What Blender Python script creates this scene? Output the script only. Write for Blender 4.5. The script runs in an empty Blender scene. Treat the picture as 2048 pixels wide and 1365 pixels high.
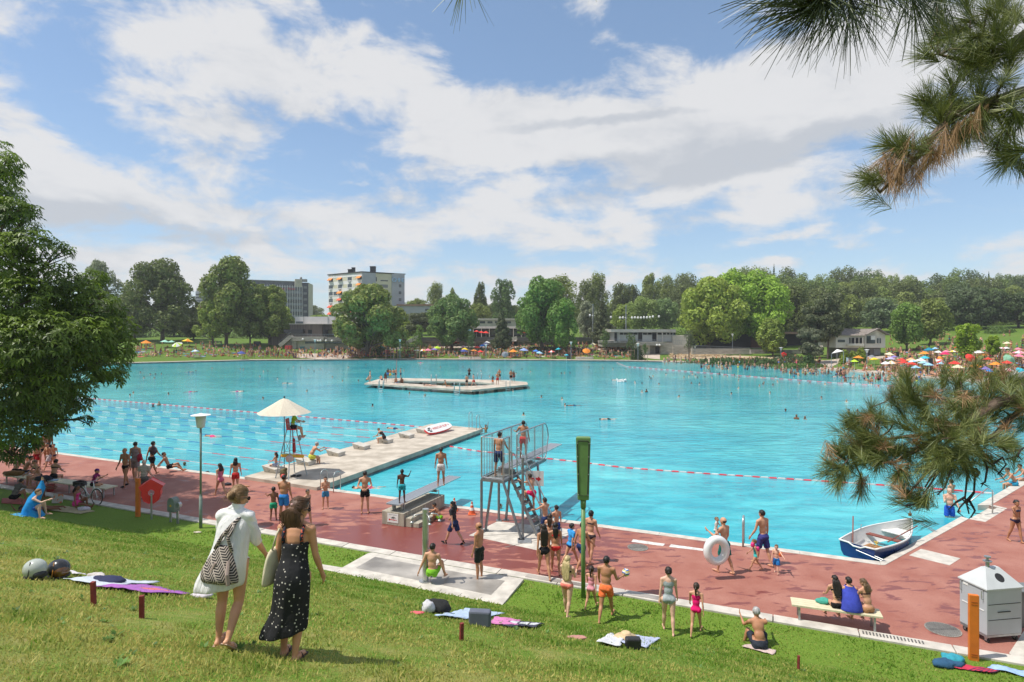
import bpy,bmesh,math,random
import numpy as np
from mathutils import Vector,Matrix,Euler,noise as mnoise
from mathutils.geometry import tessellate_polygon
random.seed(7);RNG=np.random.default_rng(7)
scene=bpy.context.scene
C=scene.collection
#camera, sky, sun, exposure
F,CX,HY,HC=1220.0,1024.0,660.0,7.7
cam_d=bpy.data.cameras.new('camera');cam=bpy.data.objects.new('camera',cam_d);C.objects.link(cam)
cam.location=(0,0,HC);cam.rotation_euler=(math.radians(90),0,0)
cam_d.sensor_width=36;cam_d.lens=36*F/2048;cam_d.shift_y=-(682.5-HY)/2048
cam_d.clip_start=0.05;cam_d.clip_end=6000
scene.camera=cam
scene.view_settings.view_transform='Standard';scene.view_settings.look='None'
scene.view_settings.gamma=1;scene.view_settings.exposure=0.32
scene.view_settings.use_curve_mapping=False
scene.cycles.max_bounces=6;scene.cycles.transparent_max_bounces=8
scene.cycles.use_denoising=True
SUN_EL,SUN_AZ=math.radians(62),math.radians(260)
sun_d=bpy.data.lights.new('sun','SUN');sun_d.energy=4.0;sun_d.angle=math.radians(0.53);sun_d.color=(1,0.955,0.88)
sun=bpy.data.objects.new('sun',sun_d);C.objects.link(sun)
to_sun=Vector((math.sin(SUN_AZ)*math.cos(SUN_EL),math.cos(SUN_AZ)*math.cos(SUN_EL),math.sin(SUN_EL)))
sun.rotation_euler=to_sun.to_track_quat('Z','Y').to_euler();sun.location=(0,0,60)
def build_world():
 w=bpy.data.worlds.new('World');scene.world=w;w.use_nodes=True
 nt=w.node_tree;N=nt.nodes;L=nt.links;N.clear()
 def math_(op,a,b=None,c=None,clamp=False):
  n=N.new('ShaderNodeMath');n.operation=op;n.use_clamp=clamp
  for i,v in enumerate((a,b,c)):
   if v is None:continue
   if isinstance(v,(int,float)):n.inputs[i].default_value=v
   else:L.new(v,n.inputs[i])
  return n.outputs[0]
 tc=N.new('ShaderNodeTexCoord');sep=N.new('ShaderNodeSeparateXYZ');L.new(tc.outputs['Generated'],sep.inputs[0])
 az=math_('ARCTAN2',sep.outputs[0],sep.outputs[1]);el=math_('ARCSINE',sep.outputs[2])
 comb=N.new('ShaderNodeCombineXYZ');L.new(az,comb.inputs[0]);L.new(el,comb.inputs[1])
 zz=math_('ADD',sep.outputs[2],0.16)
 cp=N.new('ShaderNodeCombineXYZ');L.new(math_('DIVIDE',sep.outputs[0],zz),cp.inputs[0]);L.new(math_('DIVIDE',sep.outputs[1],zz),cp.inputs[1])
 def noise(scale,detail,rough,vec,dist=0.0,loc=(0,0,0),sc=(1,1,1),lac=2.0):
  mp=N.new('ShaderNodeMapping');mp.inputs['Location'].default_value=loc;mp.inputs['Scale'].default_value=sc
  L.new(vec,mp.inputs['Vector'])
  n=N.new('ShaderNodeTexNoise');n.inputs['Scale'].default_value=scale;n.inputs['Detail'].default_value=detail
  n.inputs['Roughness'].default_value=rough;n.inputs['Distortion'].default_value=dist;n.inputs['Lacunarity'].default_value=lac
  L.new(mp.outputs[0],n.inputs['Vector']);return n
 nw=noise(9,6,0.6,comb.outputs[0],0.0,(3,1,0),(1,1.9,1))
 vm=N.new('ShaderNodeVectorMath');vm.operation='SUBTRACT';L.new(nw.outputs['Color'],vm.inputs[0]);vm.inputs[1].default_value=(0.5,0.5,0.5)
 vs=N.new('ShaderNodeVectorMath');vs.operation='MULTIPLY';L.new(vm.outputs[0],vs.inputs[0]);vs.inputs[1].default_value=(0.10,0.05,0)
 va=N.new('ShaderNodeVectorMath');va.operation='ADD';L.new(comb.outputs[0],va.inputs[0]);L.new(vs.outputs[0],va.inputs[1])
 def blob(px,py,rx,ry,rot,wt):
  a=math.atan((px-CX)/F);e=math.atan((HY-py)/F*math.cos(a))
  mp=N.new('ShaderNodeMapping');mp.vector_type='TEXTURE'
  mp.inputs['Location'].default_value=(a,e,0);mp.inputs['Rotation'].default_value=(0,0,math.radians(rot))
  mp.inputs['Scale'].default_value=(rx/F*math.cos(a)**2,ry/F*math.cos(a),1)
  L.new(va.outputs[0],mp.inputs['Vector'])
  d=N.new('ShaderNodeVectorMath');d.operation='DOT_PRODUCT';L.new(mp.outputs[0],d.inputs[0]);L.new(mp.outputs[0],d.inputs[1])
  f=math_('MAXIMUM',math_('SUBTRACT',1.0,math_('MULTIPLY',d.outputs['Value'],0.5)),0.0)
  return math_('MULTIPLY',math_('POWER',f,1.5),wt)
 acc=None
 for b in[(330,40,230,80,-12,.9),(430,200,230,100,0,1.1),(650,150,220,75,-6,1.0),(440,290,110,55,0,.8),(830,190,110,50,-8,.7),(1240,270,420,95,2,1.15),(1600,200,330,105,12,1.0),(980,270,150,95,0,.9),(1850,340,260,60,12,.7),(1750,80,200,120,0,.7),(110,330,230,60,-22,.75),(20,240,90,40,-25,.6),(280,430,330,60,-4,.6),(640,445,280,36,-4,.65),(60,520,400,60,0,.5),(1180,420,380,38,0,.6),(1500,425,300,24,9,.6),(1620,472,240,13,4,.75),(1050,470,200,26,0,.5),(700,530,420,45,0,.45),(1075,545,50,16,6,.7),(1130,560,28,11,0,.6),(1275,552,75,14,0,.65),(1392,531,24,8,0,.6),(1700,492,45,16,0,.75),(1790,502,45,7,0,.65),(1560,529,55,8,4,.5),(1730,545,60,9,0,.5),(1860,552,40,8,0,.5),(20,80,60,60,0,.4),(1500,390,60,10,10,.4),(685,357,55,7,-3,.55),(480,45,30,16,0,.5),(640,20,40,16,-20,.4),(1180,55,400,85,0,-1.0),(1000,70,160,70,-30,-.7),(690,310,150,62,0,-.9),(900,385,90,18,0,-.35),(110,140,90,95,0,-.7),(180,260,60,60,-30,-.4),(300,330,90,16,-20,-.35),(1900,450,260,45,5,-.8),(1350,505,230,16,0,-.55),(1080,352,90,13,0,-.35),(1980,200,120,120,0,-.3),(1600,512,300,12,0,-.3)]:
  o=blob(*b[:5],b[5]*(.72 if b[5]>0 else .85));acc=o if acc is None else math_('ADD',acc,o)
 n1=noise(1.1,12,0.62,cp.outputs[0],0.2,(2.3,5.1,0),(1.0,1.0,1))
 n2=noise(7.0,10,0.62,comb.outputs[0],0.3,(7.2,2.1,0),(1,2.0,1))
 nn=math_('ADD',math_('MULTIPLY',n1.outputs['Fac'],3.0),math_('MULTIPLY',n2.outputs['Fac'],4.0))
 dens=math_('ADD',math_('ADD',acc,math_('SUBTRACT',nn,3.50)),0.0)
 mr=N.new('ShaderNodeMapRange');mr.interpolation_type='SMOOTHSTEP';mr.inputs['From Min'].default_value=-0.36;mr.inputs['From Max'].default_value=0.66
 L.new(dens,mr.inputs['Value'])
 g=noise(1.6,8,0.6,cp.outputs[0],0.3,(9,4,0),(1,1,1))
 gacc=None
 for b in[(1480,325,420,26,9,.55),(1250,330,250,22,4,.3),(1180,245,200,10,3,.35),(120,430,300,34,-5,.5),(620,250,160,40,0,.25),(1900,290,250,30,14,.4),(400,470,300,20,0,.35)]:
  o=blob(*b);gacc=o if gacc is None else math_('ADD',gacc,o)
 gr=N.new('ShaderNodeMapRange');gr.interpolation_type='SMOOTHSTEP';gr.inputs['From Min'].default_value=0.42;gr.inputs['From Max'].default_value=0.92
 L.new(math_('ADD',math_('ADD',g.outputs['Fac'],gacc),math_('MULTIPLY',math_('SUBTRACT',n2.outputs['Fac'],0.5),-1.1)),gr.inputs['Value'])
 cm=N.new('ShaderNodeMix');cm.data_type='RGBA';cm.inputs['A'].default_value=(0.83,0.83,0.84,1);cm.inputs['B'].default_value=(0.60,0.63,0.68,1)
 L.new(gr.outputs[0],cm.inputs['Factor'])
 sky=N.new('ShaderNodeTexSky');sky.sky_type='NISHITA';sky.sun_disc=False;sky.sun_elevation=SUN_EL;sky.sun_rotation=SUN_AZ
 sky.altitude=500;sky.air_density=1.0;sky.dust_density=0.6;sky.ozone_density=2.2
 bg1=N.new('ShaderNodeBackground');L.new(sky.outputs[0],bg1.inputs['Color']);bg1.inputs['Strength'].default_value=0.13
 hz=N.new('ShaderNodeMapRange');hz.inputs['From Min'].default_value=0.32;hz.inputs['From Max'].default_value=0.0;hz.inputs['To Min'].default_value=0.24;hz.inputs['To Max'].default_value=0.48
 L.new(sep.outputs[2],hz.inputs['Value'])
 bg2=N.new('ShaderNodeBackground');L.new(cm.outputs['Result'],bg2.inputs['Color']);bg2.inputs['Strength'].default_value=0.77
 bg3=N.new('ShaderNodeBackground');bg3.inputs['Color'].default_value=(0.29,0.42,0.57,1)
 m0=N.new('ShaderNodeMixShader');L.new(hz.outputs[0],m0.inputs['Fac']);L.new(bg1.outputs[0],m0.inputs[1]);L.new(bg3.outputs[0],m0.inputs[2])
 mx=N.new('ShaderNodeMixShader');L.new(math_('MULTIPLY',mr.outputs[0],0.95),mx.inputs['Fac']);L.new(m0.outputs[0],mx.inputs[1]);L.new(bg2.outputs[0],mx.inputs[2])
 out=N.new('ShaderNodeOutputWorld');L.new(mx.outputs[0],out.inputs['Surface'])
 w.cycles.sampling_method='MANUAL';w.cycles.sample_map_resolution=512
build_world()
#places: photo pixels to world points
def ray(px,py):return Vector(((px-CX)/F,1.0,-(py-HY)/F))
def at_z(px,py,z=0.0):
 r=ray(px,py);t=(z-HC)/r.z;return Vector((r.x*t,t,z))
def at_d(px,py,d):
 r=ray(px,py);return Vector((r.x*d,d,HC+r.z*d))
NX,NY=-0.3935,-0.9195
PROF=[(-1,0),(0,0.0),(1.9,.02),(3,.42),(4.2,.98),(6,1.80),(9,3.05),(13,4.48),(17.5,6.2),(25,8.6),(60,14)]
def s_of(x,y):return 17.5+NX*x+NY*y
def gz(x,y):
 s=s_of(x,y)
 if s<=0:return 0.0
 for(a,ha),(b,hb)in zip(PROF,PROF[1:]):
  if s<=b:return ha+(hb-ha)*(s-a)/(b-a)
 return PROF[-1][1]
def G(px,py):
 """where the view ray through a photo pixel meets the lawn slope or the deck"""
 r=ray(px,py);t=2.0
 while t<400:
  p=Vector((r.x*t,t,HC+r.z*t))
  if p.z<=gz(p.x,p.y):break
  t+=0.02
 return Vector((p.x,p.y,gz(p.x,p.y)))
SHORE=[(-150,128),(-115,134),(-89,140),(-66,154),(-29,159),(0,156),(28,151.5),(44.5,144.5),(54,135),(59,125),(63.5,114.6),(66.4,104.4),(68,95),(71,85),(74,76)]
_S=[Vector(p)for p in SHORE]
def shore_t(x,y):
 p=Vector((x,y));best=1e9;sg=1
 for a,b in zip(_S,_S[1:]):
  ab=b-a;t=max(0,min(1,(p-a).dot(ab)/ab.dot(ab)));q=a+ab*t;d=(p-q).length
  if d<best:best=d;sg=1 if(ab.x*(p-q).y-ab.y*(p-q).x)>=0 else-1
 return best*sg
def hprof(t,x):
 k=max(0,min(1,(46-x)/14));left=.118*t if t<28 else 3.3+(t-28)*.045;right=.087*t if t<100 else 8.7+(t-100)*.02
 return k*left+(1-k)*right
def hz(x,y):
 t=shore_t(x,y)
 if t<=5:return 0.0
 return hprof(t-5,x)
def FG(px,py):
 r=ray(px,py);t=70.0
 while t<420:
  if HC+r.z*t<=hz(r.x*t,t):break
  t+=0.4
 return Vector((r.x*t,t,hz(r.x*t,t)))
#mesh helpers
class MB:
 def __init__(s):s.v=[];s.f=[];s.m=[]
 def add(s,vs,fs,mi=0):
  o=len(s.v);s.v+=[tuple(v)for v in vs];s.f+=[tuple(i+o for i in f)for f in fs];s.m+=[mi]*len(fs);return s
 def box(s,c,size,rz=0,mi=0,M=None):
  x,y,z=size[0]/2,size[1]/2,size[2]/2
  R=M if M is not None else Matrix.Rotation(rz,3,'Z')
  vs=[R@Vector(p)+Vector(c)for p in[(-x,-y,-z),(x,-y,-z),(x,y,-z),(-x,y,-z),(-x,-y,z),(x,-y,z),(x,y,z),(-x,y,z)]]
  return s.add(vs,[(0,3,2,1),(4,5,6,7),(0,1,5,4),(1,2,6,5),(2,3,7,6),(3,0,4,7)],mi)
 def bar(s,a,b,w,h,mi=0,up=(0,0,1)):
  a=Vector(a);b=Vector(b);d=(b-a);L=d.length;d.normalize();u=Vector(up)
  if abs(d.dot(u))>.99:u=Vector((1,0,0))
  r=d.cross(u).normalized();u=r.cross(d)
  M=Matrix((r,d,u)).transposed();return s.box((a+b)/2,(w,L,h),mi=mi,M=M)
 def prism(s,poly,z0,z1,mi=0):
  n=len(poly);vs=[(p[0],p[1],z0)for p in poly]+[(p[0],p[1],z1)for p in poly]
  tr=tessellate_polygon([[Vector((p[0],p[1],0))for p in poly]])
  area=sum(poly[i][0]*poly[(i+1)%n][1]-poly[(i+1)%n][0]*poly[i][1]for i in range(n))
  fs=[]
  for t in tr:
   a,b,c=t;ar=(poly[b][0]-poly[a][0])*(poly[c][1]-poly[a][1])-(poly[b][1]-poly[a][1])*(poly[c][0]-poly[a][0])
   if ar<0:a,c=c,a
   fs+=[(a+n,b+n,c+n),(c,b,a)]
  for i in range(n):
   j=(i+1)%n;fs.append((i,j,j+n,i+n)if area>0 else(j,i,i+n,j+n))
  return s.add(vs,fs,mi)
 def tube(s,pts,r,n=8,mi=0,cap=True,closed=False):
  pts=[Vector(p)for p in pts];k=len(pts)
  rr=r if isinstance(r,(list,tuple))else[r]*k
  vs=[];prev=None
  for i,p in enumerate(pts):
   if closed:d=pts[(i+1)%k]-pts[i-1]
   else:d=pts[min(i+1,k-1)]-pts[max(i-1,0)]
   if d.length<1e-9:d=Vector((0,0,1))
   d.normalize()
   if prev is None:x=d.orthogonal().normalized()
   else:
    x=prev-d*prev.dot(d);x=x.normalized()if x.length>1e-6 else d.orthogonal().normalized()
   prev=x;y=d.cross(x)
   vs+=[p+(x*math.cos(2*math.pi*j/n)+y*math.sin(2*math.pi*j/n))*rr[i]for j in range(n)]
  fs=[(i*n+j,i*n+(j+1)%n,(i+1)*n+(j+1)%n,(i+1)*n+j)for i in range(k-1)for j in range(n)]
  if closed:fs+=[((k-1)*n+j,(k-1)*n+(j+1)%n,(j+1)%n,j)for j in range(n)]
  elif cap:fs+=[tuple(range(n))[::-1],tuple(range((k-1)*n,k*n))]
  return s.add(vs,fs,mi)
 def lathe(s,prof,c=(0,0,0),n=16,mi=0,M=None,sx=1,sy=1):
  R=M or Matrix.Identity(3);vs=[]
  for r,z in prof:vs+=[R@Vector((r*sx*math.cos(2*math.pi*j/n),r*sy*math.sin(2*math.pi*j/n),z))+Vector(c)for j in range(n)]
  k=len(prof);fs=[(i*n+j,i*n+(j+1)%n,(i+1)*n+(j+1)%n,(i+1)*n+j)for i in range(k-1)for j in range(n)]
  fs+=[tuple(range(n))[::-1],tuple(range((k-1)*n,k*n))]
  return s.add(vs,fs,mi)
 def ball(s,c,r,n=10,mi=0,M=None):
  if isinstance(r,(int,float)):r=(r,r,r)
  R=M or Matrix.Identity(3);vs=[R@Vector((0,0,-r[2]))+Vector(c)];k=max(3,n//2)
  for i in range(1,k):
   a=-math.pi/2+math.pi*i/k
   vs+=[R@Vector((r[0]*math.cos(a)*math.cos(2*math.pi*j/n),r[1]*math.cos(a)*math.sin(2*math.pi*j/n),r[2]*math.sin(a)))+Vector(c)for j in range(n)]
  vs.append(R@Vector((0,0,r[2]))+Vector(c));t=len(vs)-1
  fs=[(0,1+(j+1)%n,1+j)for j in range(n)]
  fs+=[(1+i*n+j,1+i*n+(j+1)%n,1+(i+1)*n+(j+1)%n,1+(i+1)*n+j)for i in range(k-2)for j in range(n)]
  fs+=[(1+(k-2)*n+j,1+(k-2)*n+(j+1)%n,t)for j in range(n)]
  return s.add(vs,fs,mi)
 def cap(s,a,b,ra,rb,n=10):
  a=Vector(a);b=Vector(b);d=b-a;L=d.length
  d=d.normalized()if L>1e-6 else Vector((0,0,1));pts=[];rr=[]
  for k in range(4):
   t=math.pi/2*(1-k/4);pts.append(a-d*ra*math.sin(t)*.999);rr.append(max(ra*math.cos(t),.0008))
  for k in range(5):
   f=k/4;pts.append(a+(b-a)*f);rr.append(ra+(rb-ra)*f)
  for k in range(1,5):
   t=math.pi/2*k/4;pts.append(b+d*rb*math.sin(t)*.999);rr.append(max(rb*math.cos(t),.0008))
  return s.tube(pts,rr,n)
 def mesh(s,name,mats,smooth=False):
  me=bpy.data.meshes.new(name);me.from_pydata(s.v,[],s.f)
  for m in(mats if isinstance(mats,(list,tuple))else[mats]):me.materials.append(m)
  if any(s.m):me.polygons.foreach_set('material_index',s.m)
  if smooth:me.polygons.foreach_set('use_smooth',[True]*len(s.f))
  me.update();return me
 def build(s,name,mats,parent=None,smooth=False,loc=None,color=None,label=None,bevel=0,cat=None,group=None,kind=None,rz=0):
  o=link(s.mesh(name,mats,smooth),name,parent,loc,color,rz)
  if bevel:
   b=o.modifiers.new('bevel','BEVEL');b.width=bevel;b.segments=2;b.limit_method='ANGLE'
  tag(o,label,cat,group,kind);return o
def link(me,name,parent=None,loc=None,color=None,rz=0):
 o=bpy.data.objects.new(name,me);C.objects.link(o)
 if parent:o.parent=parent
 if loc is not None:o.location=loc
 if rz:o.rotation_euler=(0,0,rz)
 if color is not None:o.color=(*color,1)
 return o
def tag(o,label=None,cat=None,group=None,kind=None):
 if label:o['label']=label
 if cat:o['category']=cat
 if group:o['group']=group
 if kind:o['kind']=kind
 return o
def thing(name,label,cat,loc=(0,0,0),rz=0,group=None):
 o=bpy.data.objects.new(name,None);C.objects.link(o);o.location=loc;o.rotation_euler=(0,0,rz);o.empty_display_size=.2
 return tag(o,label,cat,group)
def copy_tree(o,parent=None):
 c=o.copy();C.objects.link(c)
 if parent:c.parent=parent
 for ch in list(o.children):copy_tree(ch,c)
 return c
def np_mesh(name,V,Fq,mats,mi=None,smooth=False,col=None):
 """fast mesh from numpy arrays: V (n,3), Fq (m,k)"""
 me=bpy.data.meshes.new(name);n,(m,k)=len(V),Fq.shape
 me.vertices.add(n);me.vertices.foreach_set('co',V.astype(np.float32).ravel())
 me.loops.add(m*k);me.loops.foreach_set('vertex_index',Fq.astype(np.int32).ravel())
 me.polygons.add(m);me.polygons.foreach_set('loop_start',np.arange(0,m*k,k,dtype=np.int32))
 for x in(mats if isinstance(mats,(list,tuple))else[mats]):me.materials.append(x)
 if mi is not None:me.polygons.foreach_set('material_index',mi.astype(np.int32))
 if smooth:me.polygons.foreach_set('use_smooth',np.ones(m,bool))
 me.update(calc_edges=True)
 if col is not None:
  a=me.attributes.new('tint','FLOAT','FACE');a.data.foreach_set('value',col.astype(np.float32))
 return me
_used=set()
def uniq(base,px,lms,tail=''):
 """a label nobody else has: the thing's look, then what it stands by"""
 c=sorted(lms,key=lambda l:abs(l[0]-px));rel=lambda l:('left of the ' if px<l[0]-7 else 'right of the ' if px>l[0]+7 else 'by the ')+l[1]
 for t in[rel(c[0])+tail]+[rel(l)+tail for l in c[1:4]]+[rel(c[0])+tail+', farther one',rel(c[1])+tail+', farther one']+[a+rel(l)+tail for a in('just ','well ','a few steps ','close ')for l in c[:4]]:
  s=base+' '+t
  if s not in _used and len(s.split())<=16:break
 _used.add(s);return s
#materials
def srgb(r,g,b):
 f=lambda c:(c/255)/12.92 if c/255<=.04045 else((c/255+.055)/1.055)**2.4
 return(f(r),f(g),f(b))
_M={}
def mat(name,col=(.5,.5,.5),rough=.6,metal=0.,var=.12,scale=3.,bump=0.,bscale=20.,spec=.5,col2=None,objcol=False,trans=0.,coat=0.,lo=.35,hi=.65,detail=5,stretch=(1,1,1),sheen=0,alpha=None):
 """procedural surface: a base colour broken up by noise, with bump"""
 if name in _M:return _M[name]
 m=bpy.data.materials.new(name);_M[name]=m;m.use_nodes=True;nt=m.node_tree;N=nt.nodes;L=nt.links
 b=N['Principled BSDF'];b.inputs['Roughness'].default_value=rough;b.inputs['Metallic'].default_value=metal
 b.inputs['Specular IOR Level'].default_value=spec;b.inputs['Coat Weight'].default_value=coat
 tc=N.new('ShaderNodeTexCoord');mp=N.new('ShaderNodeMapping');mp.inputs['Scale'].default_value=stretch;L.new(tc.outputs['Object'],mp.inputs[0])
 n=N.new('ShaderNodeTexNoise');n.inputs['Scale'].default_value=scale;n.inputs['Detail'].default_value=detail;L.new(mp.outputs[0],n.inputs['Vector'])
 r=N.new('ShaderNodeMapRange');r.inputs['From Min'].default_value=lo;r.inputs['From Max'].default_value=hi;L.new(n.outputs['Fac'],r.inputs['Value'])
 mx=N.new('ShaderNodeMix');mx.data_type='RGBA';L.new(r.outputs[0],mx.inputs['Factor'])
 if objcol:
  oi=N.new('ShaderNodeObjectInfo')
  for sock,k in(('A',1-var),('B',1+var)):
   h=N.new('ShaderNodeVectorMath');h.operation='SCALE';h.inputs['Scale'].default_value=k;L.new(oi.outputs['Color'],h.inputs[0]);L.new(h.outputs[0],mx.inputs[sock])
 else:
  mx.inputs['A'].default_value=(*[c*(1-var)for c in col],1)
  mx.inputs['B'].default_value=(*(col2 if col2 else[min(1,c*(1+var))for c in col]),1)
 L.new(mx.outputs['Result'],b.inputs['Base Color'])
 if bump:
  n2=N.new('ShaderNodeTexNoise');n2.inputs['Scale'].default_value=bscale;n2.inputs['Detail'].default_value=4;L.new(mp.outputs[0],n2.inputs['Vector'])
  bp=N.new('ShaderNodeBump');bp.inputs['Strength'].default_value=bump;bp.inputs['Distance'].default_value=.02;L.new(n2.outputs['Fac'],bp.inputs['Height']);L.new(bp.outputs[0],b.inputs['Normal'])
 if trans:
  tr=N.new('ShaderNodeBsdfTranslucent');L.new(mx.outputs['Result'],tr.inputs['Color']);ms=N.new('ShaderNodeMixShader');ms.inputs['Fac'].default_value=trans
  L.new(b.outputs[0],ms.inputs[1]);L.new(tr.outputs[0],ms.inputs[2]);L.new(ms.outputs[0],N['Material Output'].inputs['Surface'])
 return m
def leafmat(name,col,col2,trans=.35,rough=.55,objcol=False,spec=.35):
 """foliage: each leaf takes its own shade from the mesh's per-leaf 'tint'"""
 if name in _M:return _M[name]
 m=bpy.data.materials.new(name);_M[name]=m;m.use_nodes=True;nt=m.node_tree;N=nt.nodes;L=nt.links
 b=N['Principled BSDF'];b.inputs['Roughness'].default_value=rough;b.inputs['Specular IOR Level'].default_value=spec
 at=N.new('ShaderNodeAttribute');at.attribute_name='tint'
 mx=N.new('ShaderNodeMix');mx.data_type='RGBA';L.new(at.outputs['Fac'],mx.inputs['Factor'])
 mx.inputs['A'].default_value=(*col,1);mx.inputs['B'].default_value=(*col2,1)
 src=mx.outputs['Result']
 if objcol:
  oi=N.new('ShaderNodeObjectInfo');mu=N.new('ShaderNodeMix');mu.data_type='RGBA';mu.blend_type='MULTIPLY';mu.inputs['Factor'].default_value=1
  L.new(src,mu.inputs['A']);L.new(oi.outputs['Color'],mu.inputs['B']);src=mu.outputs['Result']
 L.new(src,b.inputs['Base Color'])
 tr=N.new('ShaderNodeBsdfTranslucent');L.new(src,tr.inputs['Color']);ms=N.new('ShaderNodeMixShader');ms.inputs['Fac'].default_value=trans
 L.new(b.outputs[0],ms.inputs[1]);L.new(tr.outputs[0],ms.inputs[2]);L.new(ms.outputs[0],N['Material Output'].inputs['Surface'])
 return m
CONC=mat('concrete',(.40,.37,.33),.85,var=.22,scale=2.2,bump=.25,bscale=30)
CONC_L=mat('pale_concrete',(.52,.48,.42),.85,var=.16,scale=3,bump=.3,bscale=40)
CONC_D=mat('weathered_concrete',(.24,.225,.20),.9,var=.3,scale=1.2,bump=.3,bscale=20)
STEEL=mat('galvanised_steel',(.42,.43,.44),.42,metal=.75,var=.15,scale=9)
STEEL_D=mat('grey_steel',(.22,.23,.24),.45,metal=.5,var=.15,scale=6)
CHROME=mat('stainless_steel',(.50,.50,.49),.38,metal=.75,var=.06,scale=8)
WHITE=mat('white_paint',(.76,.75,.72),.45,var=.05,scale=5)
BLACK=mat('black_plastic',(.02,.02,.022),.5,var=.2)
OBJ=mat('cloth',rough=.85,var=.10,scale=14,objcol=True,bump=.3,bscale=30,spec=.2)
OBJS=mat('painted_plastic',rough=.4,var=.05,scale=4,objcol=True)
SKIN=mat('skin',rough=.5,var=.10,scale=5,objcol=True,spec=.4)
HAIR=mat('hair',rough=.5,var=.35,scale=18,objcol=True,stretch=(1,1,.25),bump=.6,bscale=40,spec=.4)
BARK=mat('bark',(.10,.075,.055),.9,var=.35,scale=6,bump=.6,bscale=18,stretch=(1,1,.3))
#the setting
def water_mat():
 m=bpy.data.materials.new('pool_water');m.use_nodes=True;nt=m.node_tree;N=nt.nodes;L=nt.links
 b=N['Principled BSDF'];b.inputs['Roughness'].default_value=.06;b.inputs['IOR'].default_value=1.33;b.inputs['Specular IOR Level'].default_value=.36
 tc=N.new('ShaderNodeTexCoord')
 def nz(scale,det,st=(1,1,1),rough=.55,rot=0,dist=0):
  mp=N.new('ShaderNodeMapping');mp.inputs['Scale'].default_value=st;mp.inputs['Rotation'].default_value=(0,0,rot);L.new(tc.outputs['Object'],mp.inputs[0])
  n=N.new('ShaderNodeTexNoise');n.inputs['Scale'].default_value=scale;n.inputs['Detail'].default_value=det;n.inputs['Roughness'].default_value=rough;n.inputs['Distortion'].default_value=dist
  L.new(mp.outputs[0],n.inputs['Vector']);return n.outputs['Fac']
 big=nz(.06,3,(1,1.4,1));mid=nz(.9,5,(.45,1.1,1),.65,.12,.6)
 mx=N.new('ShaderNodeMix');mx.data_type='RGBA';mx.inputs['A'].default_value=(.020,.35,.44,1);mx.inputs['B'].default_value=(.075,.46,.50,1)
 r=N.new('ShaderNodeMapRange');r.inputs['From Min'].default_value=.36;r.inputs['From Max'].default_value=.64;L.new(big,r.inputs['Value']);L.new(r.outputs[0],mx.inputs['Factor'])
 mx2=N.new('ShaderNodeMix');mx2.data_type='RGBA';mx2.blend_type='MULTIPLY';mx2.inputs['Factor'].default_value=1
 r2=N.new('ShaderNodeMapRange');r2.inputs['From Min'].default_value=.35;r2.inputs['From Max'].default_value=.66;r2.inputs['To Min'].default_value=.77;r2.inputs['To Max'].default_value=1.24;L.new(mid,r2.inputs['Value'])
 cb=N.new('ShaderNodeCombineColor');rr=N.new('ShaderNodeMath');rr.operation='POWER';rr.inputs[1].default_value=2.2;L.new(r2.outputs[0],rr.inputs[0])
 L.new(rr.outputs[0],cb.inputs[0]);L.new(r2.outputs[0],cb.inputs[1])
 rb=N.new('ShaderNodeMath');rb.operation='POWER';rb.inputs[1].default_value=.75;L.new(r2.outputs[0],rb.inputs[0]);L.new(rb.outputs[0],cb.inputs[2])
 L.new(mx.outputs['Result'],mx2.inputs['A']);L.new(cb.outputs[0],mx2.inputs['B']);L.new(mx2.outputs['Result'],b.inputs['Base Color'])
 h1=nz(1.5,5,(.55,1.3,1),.6,.15,.4);h2=nz(6,3,(.6,1.2,1),.5,-.2)
 ad=N.new('ShaderNodeMath');ad.operation='MULTIPLY_ADD';ad.inputs[1].default_value=.22;L.new(h2,ad.inputs[0]);L.new(h1,ad.inputs[2])
 bp=N.new('ShaderNodeBump');bp.inputs['Strength'].default_value=.55;bp.inputs['Distance'].default_value=.12;L.new(ad.outputs[0],bp.inputs['Height']);L.new(bp.outputs[0],b.inputs['Normal'])
 return m
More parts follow.
